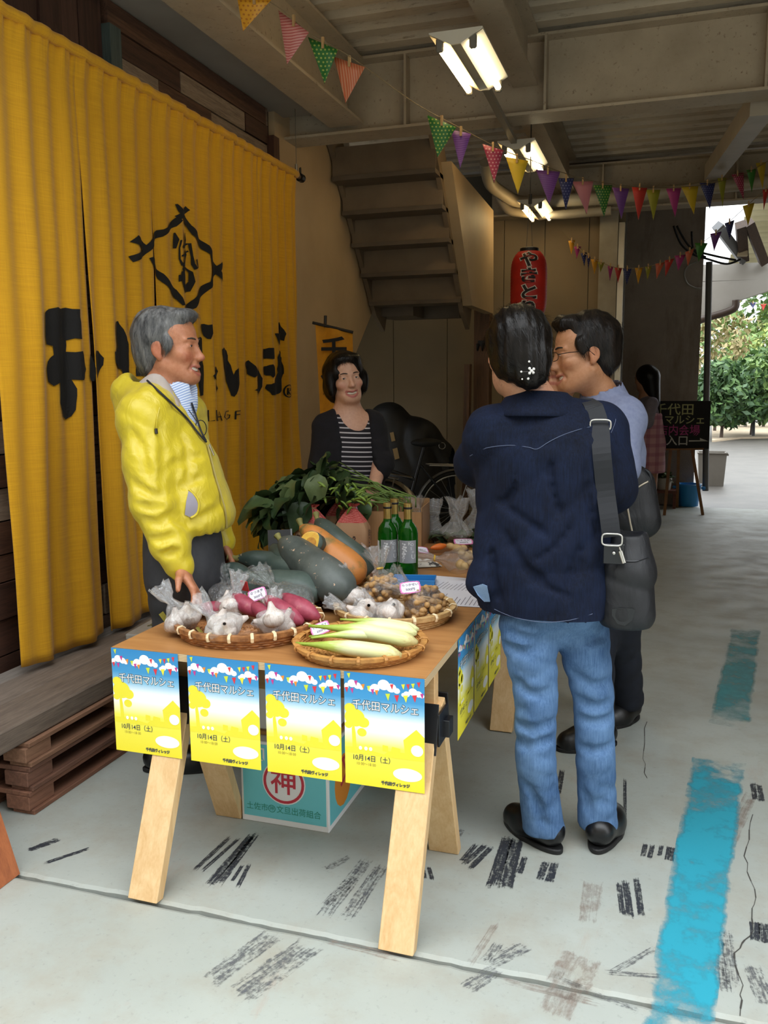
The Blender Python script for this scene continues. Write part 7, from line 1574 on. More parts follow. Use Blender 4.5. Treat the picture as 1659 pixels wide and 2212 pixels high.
F = Field((-.7, 8.3, .8), (.45, 9.4, 1.42), .012); F.seg(G(1400, 880), G(1402, 950), .13, .14, .05, 1, (fw, 1.3)); F.seg(shN, shF, .06, .06, .04); F.chain([shN, elN, wrN], [.062, .058, .042], .03); F.chain([shF, G(1378, 920, D+.1), G(1372, 925, D)], [.06, .05, .04], .03); F.plane(G(1400, 965), (0, 0, -1)); fmesh('cardigan', F, cloth('lilac_knit', '7c7684', '8a8492', 30.0, .9), ga, sm=1)
k = N('pink_check'); k.b.inputs['Roughness'].default_value = .8; sep = k.n('ShaderNodeSeparateXYZ'); k.l(k.coord('Object'), sep.inputs[0]); w1 = k.math('FRACT', k.math('MULTIPLY', sep.outputs[2], 11.0)); w2 = k.math('FRACT', k.math('MULTIPLY', sep.outputs[0], 11.0)); c = k.mix(k.math('MULTIPLY', k.math('LESS_THAN', w1, .4), .5), 'c99aa2', '9a5570'); c = k.mix(k.math('MULTIPLY', k.math('LESS_THAN', w2, .4), .5), c, '94506e'); k.color(c); PKC = k.m
F = Field((-.7, 8.3, .40), (.45, 9.4, 1.35), .012); F.seg(G(1402, 905), G(1404, 960), .150, .165, .05, 1, (fw, 1.25)); F.seg(G(1404, 960), G(1402, 1030), .165, .175, .05, 1, (fw, 1.2)); F.plane(G(1402, 1020), (0, 0, -1)); F.plane(G(1402, 893), (0, 0, 1)); F.disp(wrinkle((1, .3, 0), 30, .010, 91)); fmesh('apron', F, PKC, ga, sm=1)
# ================================================================= lamps on a rail
LX = -0.90
railm = mat('lamp_rail_paint', '8f8676', .5)
for i, (y0, lb_) in enumerate(((3.86, 'twin tube lamp nearest the yellow curtain side'), (5.62, 'twin tube lamp behind the bunting past the cross beam'), (7.40, 'small far twin tube lamp by the pipes'))):
    x0 = LX-(.02, .05, .22)[i]; z0 = 2.865
    o = thing('twin_tube_lamp', lb_, 'lamp', (x0, y0+.31, z0), group='twin tube lamps')
    W_ = .118
    MB().prism([(-W_, 0), (W_, 0), (.022, -.052), (-.022, -.052)], lambda x, z: (x, -.315, z), lambda x, z: (x, -.305, z)).build('end_plate', mat('lamp_white', 'c9c2b2', .5), o)
    MB().prism([(-W_, 0), (W_, 0), (.022, -.052), (-.022, -.052)], lambda x, z: (x, .305, z), lambda x, z: (x, .315, z)).build('end_plate', MATS['lamp_white'], o)
    MB().box((-W_, -.315, 0), (W_, .315, .006)).build('top_plate', MATS['lamp_white'], o)
    for s, c in ((-1, 'ffdc9a'), (1, 'ffeec4')):
        MB().add([(s*.022, -.305, -.052), (s*.022, .305, -.052), (s*W_, .305, -.002), (s*W_, -.305, -.002), ], [(0, 1, 2, 3)]).build('reflector', MATS['lamp_white'], o)
        MB().tube([(s*.074, -.285, -.052), (s*.074, .285, -.052)], .0145, 12).build('tube', emit('tube_glow_'+('warm' if s < 0 else 'pale'), c, 10.0 if s < 0 else 8.5), o, smooth=True, angle=50)
        for yy in (-.297, .297): MB().box((s*.074-.016, yy-.012, -.072), (s*.074+.016, yy+.012, -.015)).build('socket', mat('socket_grey', '6f6a60', .5), o, bevel=.006)
tag(part('lamp_rail', (LX-.05, 2.2, 2.8715), (LX+.0, 3.5, 2.887), railm), 'thin painted rail above the nearest tube lamp', 'rail')
tag(MB().bar((LX-.03, 4.5, 2.858), (LX-.06, 5.6, 2.858), .035, .03).build('lamp_conduit', railm), 'straight painted conduit joining the first two lamps', 'conduit')
# ================================================================= red lantern
lc = atd(1142, 618, 5.6); lan = thing('paper_lantern', 'red paper lantern with black lettering hanging above the crowd', 'lantern', lc)
k = N('red_paper'); k.b.inputs['Roughness'].default_value = .55; k.color(k.ramp(k.noise(k.coord('Object'), 12.0, 3.0), (.3, 'a81c14'), (.7, 'c4281c'))); k.b.inputs['Subsurface Weight'].default_value = 0.0; RP = k.m
pr = []; Hh = .215; R0 = .119
for i in range(45):
    t = -1+2*i/44; z = t*Hh; r = R0*(1-abs(t)**5*.38)-(.0025 if i % 2 else 0); pr.append((r, z))
MB().lathe(pr, 36).build('paper_body', RP, lan, smooth=True); BW = mat('lantern_black', '15110f', .5)
MB().lathe([(.052, Hh-.01), (.060, Hh), (.060, Hh+.022), (.052, Hh+.026), (.0, Hh+.026)], 28).build('top_ring', BW, lan); MB().lathe([(.0, -Hh-.02), (.055, -Hh-.02), (.060, -Hh+.006)], 28).build('bottom_ring', BW, lan)
va = math.atan2(-ray(1142, 618)[0], ray(1142, 618)[1])
for off, m_, rr in ((.009, mat('lantern_white', 'd8cfc4', .6), 1.012), (.0035, mat('lantern_ink', '120d0c', .6), 1.02)):
    mb = MB()
    for ch, z in (('や', .150), ('き', .048), ('と', -.055), ('り', -.155)):
        v, f = text_geo(ch, .125, off)
        mb.add([(R0*rr*(1-abs((z+b*.82)/Hh)**5*.38)*math.sin(a*1.1/R0+va), -R0*rr*(1-abs((z+b*.82)/Hh)**5*.38)*math.cos(a*1.1/R0+va), z+b*.82) for a, b in v], f)
    q = mb.build('lettering', m_, lan); q['kind'] = 'stuff'
for s in (-1, 1): MB().tube([(s*.02, 0, Hh+.02), (s*.004, 0, Hh+.30)], .002, 5).build('string', mat('lantern_string', '5a5148', .7), lan)
MB().tube([(0, 0, Hh+.30), (0, 0, Hh+.46), (0.0, 0, Hh+.80)], .004, 6).build('hanging_rod', mat('dark_rod', '2e2a25', .5), lan); MB().tube([(0, 0, Hh+.30), (0, 0, Hh+.36)], .012, 8).build('swivel', MATS['dark_rod'], lan)
# ================================================================= bunting
def dots_mat(name, c, d, pitch=.016, kind='dots'):
    k = N(name); k.b.inputs['Roughness'].default_value = .45; sep = k.n('ShaderNodeSeparateXYZ'); k.l(k.coord('Object', (1, 1, 1), (0, 0, 0) if kind == 'dots' else (0, .12, 0)), sep.inputs[0])
    if kind == 'dots':
        X_ = k.math('DIVIDE', sep.outputs[0], pitch); Z_ = k.math('DIVIDE', sep.outputs[2], pitch); sh = k.math('MULTIPLY', k.math('FLOOR', Z_), .5); fx = k.math('SUBTRACT', k.math('FRACT', k.math('ADD', X_, sh)), .5); fz_ = k.math('SUBTRACT', k.math('FRACT', Z_), .5)
        q = k.math('LESS_THAN', k.math('SQRT', k.math('ADD', k.math('MULTIPLY', fx, fx), k.math('MULTIPLY', fz_, fz_))), .24)
    else: q = k.math('LESS_THAN', k.math('FRACT', k.math('DIVIDE', sep.outputs[0 if kind == 'v' else 2], pitch)), .42)
    k.color(k.mix(q, c, d)); MATS[name] = k.m; return k.m
FM = dict(yd=dots_mat('flag_amber_dots', 'd39420', 'b06a18'), ps=dots_mat('flag_pink_stripe', 'c98a80', 'b0504c', .011, 'h'), gd=dots_mat('flag_green_dots', '2c6a2c', '9aa850'), os=dots_mat('flag_orange_stripe', 'c0603a', 'c98a68', .010, 'v'), pu=dots_mat('flag_purple_stripe', '6a3a80', '7d4f92', .010, 'h'), rd=dots_mat('flag_red_dots', '98304a', 'c08a90'), ye=mat('flag_yellow', 'c9a828', .5), nv=dots_mat('flag_navy_dots', '2d3060', '6a6c90'), pk=mat('flag_pink', 'c47a80', .5), re=mat('flag_red', 'c03a30', .5), ol=mat('flag_olive', '98932e', .5), mg=mat('flag_magenta', 'a83a78', .5), gr=mat('flag_green', '3f7a2f', .5), co=mat('flag_coral', 'd06a4a', .5), am=mat('flag_amber', 'd79a28', .5))
PEG = mat('peg_wood', 'b08c5c', .6)
def garland(label, flags, path, name='bunting'):
    c = np.mean([atd(*p) for p in path], 0); o = thing(name, label, 'bunting', c, group='bunting strings')
    MB().tube(curve([atd(*p)-c for p in path], 5), .0022, 5).build('string', mat('jute_string', '7d6a4c', .8), o)
    for (a, b, t, d, mk) in flags:
        A_, B_, T_ = atd(*a, d), atd(*b, d+.01), atd(*t, d+.015); n_ = np.cross(B_-A_, T_-A_); n_ /= np.linalg.norm(n_); ctr = (A_+B_)/2; rows = []
        mb = MB(); N_ = 6
        for i in range(N_+1):
            q = i/N_; L_, R_2 = A_*(1-q)+T_*q, B_*(1-q)+T_*q; bow = .010*math.sin(q*2.6)
            rows += [L_-ctr, (L_+R_2)/2-ctr+n_*bow, R_2-ctr]
        f = []
        for i in range(N_):
            for j in range(2): f.append((i*3+j, i*3+j+1, i*3+j+4, i*3+j+3))
        fo = mb.add(rows, f).build('flag', FM[mk], o, ctr-c, smooth=True); md = fo.modifiers.new('card', 'SOLIDIFY'); md.thickness = .0008
        s = float(np.linalg.norm(B_-A_)); u = (B_-A_)/s
        MB().box((-.005, -.006, -.02), (.005, .006, .024)).build('clothes_peg', PEG, fo, Vector((0, 0, 0)))
def c1_(*p): return [(x/2, y/2) for x, y in p]
def c2_(*p): return [(830+x/2, y/2) for x, y in p]
GA = []
for pts, d, m_ in ((c1_((1025, -8), (1172, 0), (1050, 135)), 3.35, 'yd'), (c1_((1203, 45), (1335, 140), (1240, 278)), 3.45, 'ps'), (c1_((1330, 160), (1460, 215), (1402, 362)), 3.52, 'gd'), (c1_((1442, 245), (1577, 290), (1493, 445)), 3.58, 'os')): GA.append((*pts, d, m_))
for q, d, m_ in ((((185, 497), (312, 550), (230, 680)), 3.9, 'gd'), (((288, 560), (375, 578), (328, 728)), 4.0, 'pu'), (((425, 622), (515, 650), (475, 790)), 4.2, 'rd'), (((525, 678), (622, 695), (577, 838)), 4.38, 'ye'), (((655, 733), (760, 742), (713, 883)), 4.75, 'pu'), (((752, 770), (820, 770), (785, 908)), 4.95, 'nv'), (((813, 785), (903, 783), (875, 925)), 5.15, 'pk'), (((903, 800), (985, 800), (950, 938)), 5.4, 'gd'), (((985, 810), (1058, 815), (1025, 945)), 5.65, 'pu'), (((1070, 808), (1137, 810), (1098, 950)), 5.9, 're'), (((1132, 820), (1193, 820), (1163, 950)), 6.05, 'ol'), (((1218, 815), (1283, 812), (1257, 938)), 6.25, 'mg'), (((1282, 805), (1357, 805), (1338, 925)), 6.4, 'ye'), (((1362, 790), (1430, 790), (1407, 903)), 6.55, 'nv'), (((1440, 770), (1478, 768), (1462, 893)), 6.65, 'ol'), (((1500, 755), (1553, 745), (1553, 860)), 6.7, 'rd'), (((1565, 735), (1607, 730), (1588, 828)), 6.75, 'gr'), (((1605, 705), (1650, 700), (1635, 815)), 6.8, 'ye')): GA.append((*c2_(*q), d, m_))
garland('near string of patterned bunting sagging from the ceiling to the right', GA, [(440, -60, 3.3), (585, 6, 3.4), (668, 72, 3.5), (730, 106, 3.55), (790, 146, 3.62), (895, 222, 3.8), (985, 272, 3.98), (1088, 325, 4.28), (1150, 347, 4.5), (1210, 371, 4.8), (1285, 392, 5.2), (1390, 405, 5.8), (1475, 404, 6.3), (1545, 394, 6.55), (1610, 374, 6.72), (1655, 350, 6.8), (1700, 320, 6.85)])
GC_ = []
CL = (((1635, 820), (1662, 815), (1640, 905), 're'), ((1548, 890), (1600, 875), (1572, 975), 'ye'), ((1470, 965), (1513, 950), (1493, 1035), 'nv'), ((1408, 1010), (1458, 1000), (1425, 1085), 'pu'), ((1342, 1050), (1398, 1050), (1358, 1130), 'gr'), ((1300, 1090), (1340, 1073), (1312, 1150), 'co'), ((1255, 1105), (1303, 1100), (1270, 1170), 'mg'), ((1212, 1125), (1253, 1117), (1215, 1195), 're'), ((1172, 1140), (1212, 1133), (1177, 1205), 'co'), ((1127, 1153), (1155, 1150), (1137, 1210), 'ol'), ((1083, 1158), (1117, 1157), (1097, 1228), 'am'), ((1030, 1160), (1070, 1160), (1048, 1230), 'nv'), ((995, 1157), (1028, 1157), (1010, 1222), 're'), ((965, 1150), (990, 1150), (975, 1212), 'mg'), ((922, 1133), (952, 1133), (935, 1175), 'ol'), ((893, 1120), (925, 1122), (908, 1185), 'am'), ((873, 1103), (892, 1107), (882, 1160), 'nv'), ((848, 1095), (875, 1090), (865, 1150), 'nv'), ((820, 1065), (850, 1065), (832, 1117), 'mg'), ((795, 1040), (825, 1037), (808, 1100), 'am'))
for i, (a, b, t, m_) in enumerate(CL): GC_.append((*c2_(a, b, t), 6.5+1.2*(i/19)**.8, m_))
garland('farther string of small bunting dipping before the doorway', GC_, [(1668, 400, 6.45)]+[((g[0][0]+g[1][0])/2, (g[0][1]+g[1][1])/2, g[3]) for g in GC_]+[(1215, 500, 7.75)])
c6 = lambda *p: [(1200+x/3.159, 450+y/3.159) for x, y in p]
garland('distant bunting over the garden path', [(*c6((1228, 620), (1268, 620), (1250, 662)), 13., 'ye'), (*c6((1325, 645), (1370, 642), (1347, 683)), 13.2, 'nv'), (*c6((1400, 655), (1440, 652), (1417, 697)), 13.4, 're')], [(1585, 646, 12.9), (1594, 646, 13), (1626, 653, 13.2), (1650, 657, 13.4), (1690, 652, 13.6)])
# ================================================================= yellow hanging banner behind the woman
bn = thing('hanging_banner', 'narrow yellow hanging banner on a black stand behind the striped top', 'banner', atd(722, 1080, 4.75)*np.array([1, 1, 0])); lbn = np.array(bn.location); OB = lambda x, y, d=4.75: atd(x, y, d)-lbn
MB().tube([OB(675, 697), OB(763, 718)], .008, 8).build('top_rod', mat('black_rod', '16110e', .5), bn); MB().tube([OB(703, 682, 4.76), OB(697, 880, 4.80), OB(697, 880, 4.80)*np.array([1, 1, 0])], .009, 8).build('pole', MATS['black_rod'], bn)
MB().grid(lambda u, v: tuple(OB(681+80*u+10*v*(1-u*.2), 701+18*u+215*v)+np.array([0, .01*math.sin(9*u+2*v), 0])), 10, 14).build('cloth', mat('orange_yellow_cloth', 'c8890c', .8, 'b87a08', 30.0), bn, smooth=True)
v, f = text_geo('千\n代\n田', .15, .004); q = MB().add([tuple(OB(722, 800, 4.735)+np.array([a*.94, a*.3-.0, b-.05])) for a, b in v], f).build('lettering', INK, bn); q['kind'] = 'stuff'
for s in (-1, 1): MB().tube([OB(697, 880, 4.80)*np.array([1, 1, 0])+np.array([0, 0, .03]), OB(697, 880, 4.80)*np.array([1, 1, 0])+np.array([.18*s, -.05, .009])], .009, 8).build('foot', MATS['black_rod'], bn)
# ================================================================= bicycles and a covered cart
TY = mat('tyre_black', '101010', .7); CHR = mat('bike_chrome', '9c9a95', .3, metal=.9); FRM = mat('bike_frame_black', '17181b', .35); 
def wheel(o, x, z=.335, fend=True):
    w = thing_part('wheel', o, (x, 0, z)); n = 48
    R3 = lambda r, y=0: [(r*math.cos(t), y, r*math.sin(t)) for t in np.linspace(0, 6.2832, n+1)[:-1]]
    MB().tube(R3(.315), .019, 8, closed=True).build('tyre', TY, w, smooth=True); MB().tube(R3(.292), .009, 6, closed=True).build('rim', CHR, w, smooth=True); MB().tube([(0, -.045, 0), (0, .045, 0)], .018, 10).build('hub', CHR, w)
    sp = MB()
    for k_ in range(28): t = 2*math.pi*k_/28; t2 = t+(.5 if k_ % 2 else -.5); sp.tube([(.016*math.cos(t2), .03*(-1)**(k_//2), .016*math.sin(t2)), (.288*math.cos(t), 0, .288*math.sin(t))], .0011, 3, cap=False)
    q = sp.build('spokes', CHR, w); q['kind'] = 'stuff'
    if fend: MB().grid(lambda u, v: ((.348-.012*(2*v-1)**2)*math.cos(u), .030*(2*v-1), (.348-.012*(2*v-1)**2)*math.sin(u)), 30, 4, .25, 2.9).build('fender', mat('fender_silver', '8d8a84', .35, metal=.7), w, smooth=True)
    return w
def thing_part(name, parent, loc): o = bpy.data.objects.new(name, None); COL.objects.link(o); o.parent = parent; o.location = loc; o.empty_display_size = .05; return o
def bicycle(label, loc, rz):
    o = thing('bicycle', label, 'bicycle', loc, rz, group='parked bicycles'); wheel(o, 0); wheel(o, 1.08)
    tb_ = lambda nm, pts, r, m_=FRM: MB().tube(pts, r, 8).build(nm, m_, o, smooth=True, angle=50)
    tb_('chain_stay', [(0, .04, .335), (.43, .03, .29)], .011); tb_('seat_stay', [(0, .04, .335), (.30, .02, .72)], .010); tb_('seat_tube', [(.43, 0, .29), (.27, 0, .86)], .016); tb_('down_tube', [(.43, 0, .29), (.88, 0, .72)], .019); tb_('top_tube', [(.34, 0, .60), (.86, 0, .80)], .016); tb_('fork', [(1.08, .04, .335), (.94, .03, .62), (.86, 0, .90), (.84, 0, 1.0)], .013); tb_('handlebar', [(.62, -.27, 1.02), (.78, -.24, 1.03), (.86, 0, 1.02), (.78, .24, 1.03), (.62, .27, 1.02)], .012, CHR)
    MB().ell((.25, 0, .90), (.13, .09, .035), 14, 8).build('saddle', TY, o, smooth=True); tb_('crank', [(.43, .06, .29), (.52, .06, .16)], .010, CHR); MB().lathe([(.0, 0), (.09, 0), (.095, .006), (.09, .012), (.0, .012)], 28, Matrix.Translation((.43, .045, .29)) @ Matrix.Rotation(math.pi/2, 4, 'X')).build('chain_guard', CHR, o); tb_('kickstand', [(.02, .06, .33), (-.09, .12, .0)], .008, CHR)
    tb_('carrier', [(-.16, .07, .70), (.24, .07, .72), (.24, -.07, .72), (-.16, -.07, .70)], .006, CHR)
    tb_('carrier_stay', [(0, .06, .335), (-.12, .07, .70)], .005, CHR); return o
b1 = atd(842, 1098, 6.3); bicycle('black bicycle parked behind the striped top', (b1[0], b1[1], 0), math.radians(152)); b2 = atd(985, 1078, 7.05); bicycle('black bicycle parked by the timber post', (b2[0], b2[1], 0), math.radians(208))
cv = thing('covered_cart', 'black sheet covered cart behind the bicycles', 'cart cover', (atd(880, 1100, 7.55)[0], atd(880, 1100, 7.55)[1], 0)); K = lambda x, y, d=7.55: atd(x, y, d)
F = Field((-3.2, 6.9, 0), (-1.75, 8.2, 1.5), .022); F.seg(K(840, 915), K(850, 1080), .15, .3, .1); F.seg(K(840, 915), K(900, 965), .15, .11, .1); F.seg(K(900, 965), K(952, 1000), .11, .09, .08); F.seg(K(900, 960), K(900, 1080), .22, .3, .1); F.seg(K(955, 985), K(950, 1080), .11, .2, .08); F.plane((0, 0, 0.01), (0, 0, -1)); F.disp(wrinkle((1, .2, .2), 14, .03, 95, .5, 3)); co = fmesh('sheet', F, cloth('black_sheet', '08080a', '101012', 10.0, .6, 400), cv, sm=2)
MB().tube([onsurf(co, 955+7*math.cos(t), 963+7*math.sin(t), .01, 14)-np.array(cv.location) for t in np.linspace(0, 6.283, 14)[:-1]], .004, 5, closed=True).build('grommet', CHR, cv)
for i in range(2): MB().add([onsurf(co, x, y, .012, 12)-np.array(cv.location) for x, y in (((842, 935), (850, 933), (854, 952), (846, 954)), ((848, 970), (858, 967), (863, 990), (853, 993)))[i]], [(0, 1, 2, 3)]).build('tape_patch', mat('tan_tape', '8a7148', .7), cv)
# ================================================================= chalkboard, easel and the things round it
YB = 9.30; B_ = lambda x, y, dy=0.0: aty(x, y, YB+dy)
cb_ = thing('chalkboard', 'black chalkboard sign with coloured lettering on a timber easel', 'sign', B_(1470, 966)); lcb = np.array(cb_.location)
p0, p1 = B_(1407, 968), B_(1536, 866); z0, z1 = p0[2]-lcb[2], p1[2]-lcb[2]; x0, x1 = p0[0]-lcb[0], p1[0]-lcb[0]
MB().box((x0, 0, z0), (x1, .02, z1)).build('board', mat('slate_black', '0e0c0c', .8, '171313', 6.0), cb_)
def bt(s, px, py, size, m_, nm='lettering', sx=1.0):
    c = B_(px, py)-lcb; v, f = text_geo(s, size, size*.012); q = MB().add([(c[0]+a*sx, -.002, c[2]+b) for a, b in v], f).build(nm, m_, cb_); q['kind'] = 'stuff'
CH1, CH2, CH3 = mat('chalk_lime', 'a8a878', .9), mat('chalk_pink', 'a8447c', .9), mat('chalk_white', 'bdbdb8', .9)
bt('千代田', 1456, 886, .125, CH1, sx=1.05); bt('マルシェ', 1479, 908, .10, CH1, sx=1.0); bt('店内会場', 1466, 931, .115, CH2, sx=.9); bt('入口', 1463, 953, .11, CH3, sx=1.0)
ar = [(1488, 951), (1512, 951), (1512, 946), (1530, 953), (1488, 954)]; MB().add([tuple(B_(x, y)-lcb+np.array([0, -.002, 0])) for x, y in ar], [tuple(range(5))]).build('arrow', CH3, cb_)
es = thing('easel', 'timber easel with splayed legs under the chalkboard', 'easel', atz(1477, 1112, 0)); le = np.array(es.location); EW = wood('easel_wood', '8a5f34', '6b4726', 'z')
for a, b in (((1455, 905), (1435, 1113)), ((1484, 905), (1518, 1112))): MB().bar(atz(*b, 0)-le, aty(*a, YB+.05)-le, .03, .025, up=(0, 1, 0)).build('leg', EW, es)
MB().bar(np.array([-.06, .55, 0.0]), aty(1468, 900, YB+.09)-le, .03, .025, up=(0, 1, 0)).build('rear_leg', EW, es); MB().bar(aty(1425, 969, YB+.0)-le+np.array([0, .005, -.008]), aty(1520, 968, YB+.0)-le+np.array([0, .005, -.008]), .05, .018).build('ledge', EW, es)
bk = thing('bucket', 'bright blue plastic bucket under the easel', 'bucket', atz(1487, 1096, 0)+np.array([0, .12, 0])); BB = mat('bucket_blue', '2a86c8', .3)
MB().lathe([(0, .004), (.105, .004), (.128, .235), (.138, .237), (.138, .250), (.124, .250), (.101, .012), (0, .012)], 32).build('body', BB, bk, smooth=True, angle=40)
for s in (-1, 1): MB().box((s*.15-.022, -.02, .19), (s*.15+.022, .02, .222)).build('grip', BB, bk, bevel=.006)
gb_ = thing('waste_bin', 'grey rectangular waste bin standing outside the doorway', 'bin', atz(1536, 1050, -.012)+np.array([0, .15, 0])); BG = mat('bin_grey', '77726a', .6, '6d685f', 5.0)
mb = MB(); rc = lambda w, d, z: [(-w, -d, z), (w, -d, z), (w, d, z), (-w, d, z)]
mb.add(rc(.155, .13, 0)+rc(.18, .15, .44)+rc(.165, .135, .44)+rc(.14, .115, .02), [(0, 1, 2, 3)]+[(i*4+k_, i*4+(k_+1) % 4, (i+1)*4+(k_+1) % 4, (i+1)*4+k_) for i in range(3) for k_ in range(4)]+[(12, 13, 14, 15)]).build('body', BG, gb_); MB().tube([(-.185, -.155, .44), (.185, -.155, .44), (.185, .155, .44), (-.185, .155, .44)], .012, 6, closed=True).build('rim', BG, gb_)
MB().box((.185, -.03, .40), (.21, .03, .425)).build('handle', BG, gb_)
sl_ = thing('plant_stool', 'low red brown stool under the white flower pot', 'stool', atz(1432, 1100, 0)+np.array([0.0, .15, 0])); RW = wood('stool_wood', '6f3a28', '4c281c', 'x')
MB().box((-.16, -.11, .17), (.14, .11, .20)).build('seat', RW, sl_)
for x in (-.14, .10):
    for y in (-.09, .07): MB().box((x, y, 0), (x+.03, y+.03, .17)).build('leg', RW, sl_)
pt = thing('potted_plant', 'small green plant in a white pot on the red brown stool', 'plant', np.array(sl_.location)+np.array([.0, 0, .201])); MB().lathe([(0, 0), (.07, 0), (.085, .13), (.078, .13), (.07, .11), (0, .11)], 24).build('pot', mat('white_pot', 'b4b0a8', .5), pt, smooth=True, angle=40)
for i in range(26): q = mesh_obj('leaf', LM[i % 3], None, pt, (rl.uniform(-.05, .05), rl.uniform(-.05, .05), .12+rl.uniform(0, .06)), (rl.uniform(-.3, .9), rl.uniform(-.5, .5), rl.uniform(0, 6.28))); q.scale = (.7, .7, .7)
# standpipe, cables, junction box on the far wall
pipe([aty(1532, 566, 10.15), aty(1526, 862, 10.15), aty(1524, 1060, 10.15)], .035, 'grey standpipe at the edge of the concrete wall', mat('grey_pipe', '6b6a68', .5))
CB = mat('black_cable', '141312', .6)
for i, pts in enumerate((((1455, 488), (1470, 525), (1495, 548), (1530, 560), (1570, 570), (1600, 560)), ((1462, 488), (1480, 520), (1500, 540), (1545, 553), (1590, 562)), ((1494, 500), (1496, 530), (1503, 545), (1525, 556)))): tag(MB().tube(curve([aty(x, y, 10.1-.05*i) for x, y in pts]), .012, 6).build('cable', CB, smooth=True), ('lowest black cable looping past the concrete wall', 'upper black cable looping past the concrete wall', 'short black cable dropping beside the wall edge')[i], 'cable')
tag(MB().tube(curve([aty(x, y, 10.12) for x, y in ((1505, 565), (1485, 575), (1478, 592), (1484, 612), (1500, 622), (1515, 624))]), .012, 6).build('curved_conduit', mat('pale_conduit', '9a958c', .5), smooth=True), 'pale curved conduit on the concrete wall', 'conduit')
jb = thing('junction_box', 'cream junction box under the outside roof', 'box', aty(1604, 541, 11.3)); MB().box((-.06, -.05, -.07), (.06, .05, .07)).build('case', mat('cream_box', 'b5a88c', .5), jb, bevel=.006); MB().box((-.05, -.056, -.06), (.05, -.05, .06)).build('lid', MATS['cream_box'], jb)
# ================================================================= outside roof, fascia and garden
WF = mat('white_fascia', 'b5b2ab', .6, 'a8a49c', 3.0)
for lab, P in (('pale fascia beam of the outside canopy', ((1512, 572), (1740, 563), (1740, 600), (1512, 608))), ('pale sloping gable panel below the fascia beam', ((1512, 609), (1700, 601), (1660, 628), (1592, 650), (1578, 672), (1512, 697)))):
    Q = [aty(x, y, 11.5) for x, y in P]; n_ = len(Q); MB().add([tuple(q) for q in Q]+[tuple(q+np.array([0, .18, 0])) for q in Q], [tuple(range(n_))[::-1], tuple(range(n_, 2*n_))]+[(i, (i+1) % n_, n_+(i+1) % n_, n_+i) for i in range(n_)]).build('canopy_panel', WF); tag(bpy.context.scene.objects[-1] if False else COL.objects[-1], lab, 'panel')
BRN = wood('brown_rafter', '4a3626', '2e2118', 'y'); 
for i, (a, b) in enumerate((((1550, 488), (1606, 562)), ((1600, 485), (1606, 560)), ((1617, 480), (1650, 566)))): tag(MB().bar(aty(*a, 10.9), aty(*b, 11.45), (.10, .11, .10)[i], .10, up=(0, 1, 0)).build('rafter', mat('grey_steel_rafter', '66686a', .5) if i == 0 else BRN), ('slanted grey rafter of the outside roof', 'upright brown strut under the outside roof', 'slanted brown rafter at the right of the outside roof')[i], 'rafter')
mb = MB(); n_ = 70; a0, a1 = aty(1570, 575, 13.0), aty(1800, 565, 13.0); b0 = aty(1545, 470, 11.2); v = []
for i in range(n_+1):
    t = i/n_; q = a0*(1-t)+(a0+np.array([0.2, -1.8, .75]))*t; z = .025*math.sin(i*1.4); v += [tuple(q+np.array([0, 0, z])), tuple(q+np.array([4.5, 0, z]))]
tag(mb.add(v, [(2*i, 2*i+1, 2*i+3, 2*i+2) for i in range(n_)]).build('canopy_roof', mat('cream_corrugated', 'd8d2ae', .5, 'c4bd98', 3.0), smooth=True), 'cream corrugated sheet roof outside the doorway', 'roof')
tag(MB().tube(curve([aty(x, y, 11.46) for x, y in ((1590, 648), (1588, 664), (1570, 674), (1530, 686), (1512, 692))]), .045, 10).build('gutter_pipe', mat('brown_gutter', '43342a', .5), smooth=True), 'brown gutter pipe under the gable panel', 'pipe')
def leaf_mass(name, label, base, h, rx, ry, n, ls, mats, seed, z0=0.15, spike=False):
    rr = np.random.RandomState(seed); o = thing(name, label, 'shrub', base, group='garden shrubs')
    MB().tube([(0, 0, 0), (.03, 0, h*.45)], [.05, .02], 6).build('trunk', BRN, o)
    d = rr.randn(n, 3); d /= np.linalg.norm(d, axis=1)[:, None]; rad = rr.uniform(.55, 1, n)**.6; lump = 1+.22*np.sin(d[:, 0]*6+seed)*np.cos(d[:, 2]*5+seed)
    P = d*rad[:, None]*lump[:, None]*np.array([rx, ry, h*.5*(1-z0)])+np.array([0, 0, h*(.5+z0*.5)]); P[:, 2] = np.maximum(P[:, 2], .03)
    u = rr.randn(n, 3); u /= np.linalg.norm(u, axis=1)[:, None]; w = np.cross(u, rr.randn(n, 3)); w /= np.linalg.norm(w, axis=1)[:, None]; s = ls*rr.uniform(.6, 1.3, n)[:, None]
    V = np.stack([P-u*s, P+w*s*.45, P+u*s, P-w*s*.45], 1).reshape(-1, 3); Q = np.arange(n*4).reshape(-1, 4)
    me = bpy.data.meshes.new('foliage'); me.from_pydata(V.tolist(), [], Q.tolist())
    for m_ in mats: me.materials.append(m_)
    me.polygons.foreach_set('material_index', rr.randint(0, len(mats), n).tolist()); q = mesh_obj('foliage', me, None, o); q['kind'] = 'stuff'; return o
GL = [mat('shrub_green_a', '4d6b38', .6), mat('shrub_green_b', '6d8848', .6), mat('shrub_green_c', '3a5634', .6), mat('shrub_lime', '9aa65a', .6), mat('shrub_straw', 'a89a70', .7)]
gz = lambda x, y: atz(x, y, -.012)
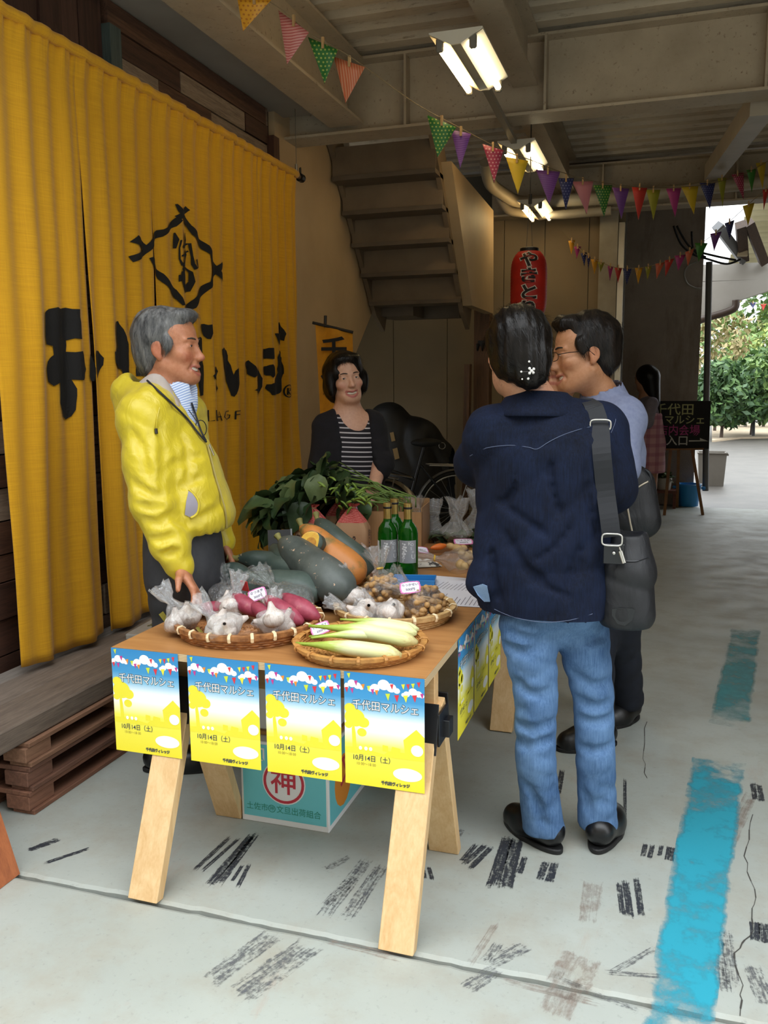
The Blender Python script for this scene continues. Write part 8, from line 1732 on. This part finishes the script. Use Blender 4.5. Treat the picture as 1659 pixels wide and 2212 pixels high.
for i, (x, D_, h, rx, n, ls, ms, lb_) in enumerate(((1560, 21, 1.9, 1.0, 2600, .10, (0, 2), 'dark green garden shrub nearest the chalkboard'), (1625, 22, 2.1, 1.3, 3200, .10, (0, 1, 2), 'broad mid green garden shrub in the middle of the view'), (1690, 21, 2.3, 1.2, 2600, .10, (0, 1), 'green garden shrub at the right edge'), (1545, 24, 3.6, .9, 1600, .11, (4, 1, 4), 'tall straw coloured shrub behind the standpipe'), (1650, 26, 3.0, 1.6, 2600, .11, (1, 3), 'lime green garden tree behind the shrubs'), (1590, 30, 5.6, 1.3, 1200, .15, (0, 1), 'tall airy garden tree by the gutter'), (1700, 30, 4.2, 2.2, 2400, .13, (3, 1, 4), 'loose pale green tree at the back right'))):
    c = atd(x, 900, D_); leaf_mass('garden_shrub', lb_, (c[0], c[1], -.012), h, rx, rx*.8, n, ls, [GL[j] for j in ms], i+3)
sd = mat('garden_sand', 'b8a890', .9, 'a3927a', 2.0, .3, 20.0)
P_ = [gz(1538, 955), gz(1600, 948), gz(1720, 946), gz(1740, 918), gz(1538, 915)]; tag(MB().prism([tuple(p[:2]) for p in P_], lambda x, y: (x, y, -.012), lambda x, y: (x, y, .03)).build('sand_bed', sd), 'pale sandy bed in front of the garden shrubs', 'sand', kind='structure')
hr_ = thing('handrail', 'thin metal handrail beside the garden path', 'handrail', gz(1627, 945)); lh = np.array(hr_.location); dh = float((lh-CO)@CF)
MB().tube([(0, 0, 0), tuple(atd(1629, 868, dh)-lh)], .04, 8).build('post', mat('rail_dark', '3a3a3a', .5), hr_); MB().tube([tuple(atd(1602, 878, dh)-lh), tuple(atd(1690, 856, dh)-lh)], .03, 8).build('rail', mat('rail_pale', '9a9890', .4, metal=.4), hr_)
gt = thing('white_planter', 'small white wheeled planter among the garden plants', 'planter', gz(1583, 924)); MB().box((-.25, -.2, .15), (.25, .2, .55)).build('tub', mat('planter_white', 'c8c4bc', .5), gt, bevel=.04)
for s in (-1, 1): MB().lathe([(0, -.04), (.15, -.04), (.15, .04), (0, .04)], 20, Matrix.Translation((s*.34, -.1, .15)) @ Matrix.Rotation(math.pi/2, 4, 'Y')).build('wheel', mat('planter_wheel', '8a8680', .6), gt)
tag(part('far_house', (2.0, 44, -.012), (16, 46, 4.6), mat('far_white_wall', 'd2d4d4', .8, 'c2c4c4', 1.0)), 'pale house wall far behind the garden', 'house')
bpy.context.view_layer.update()
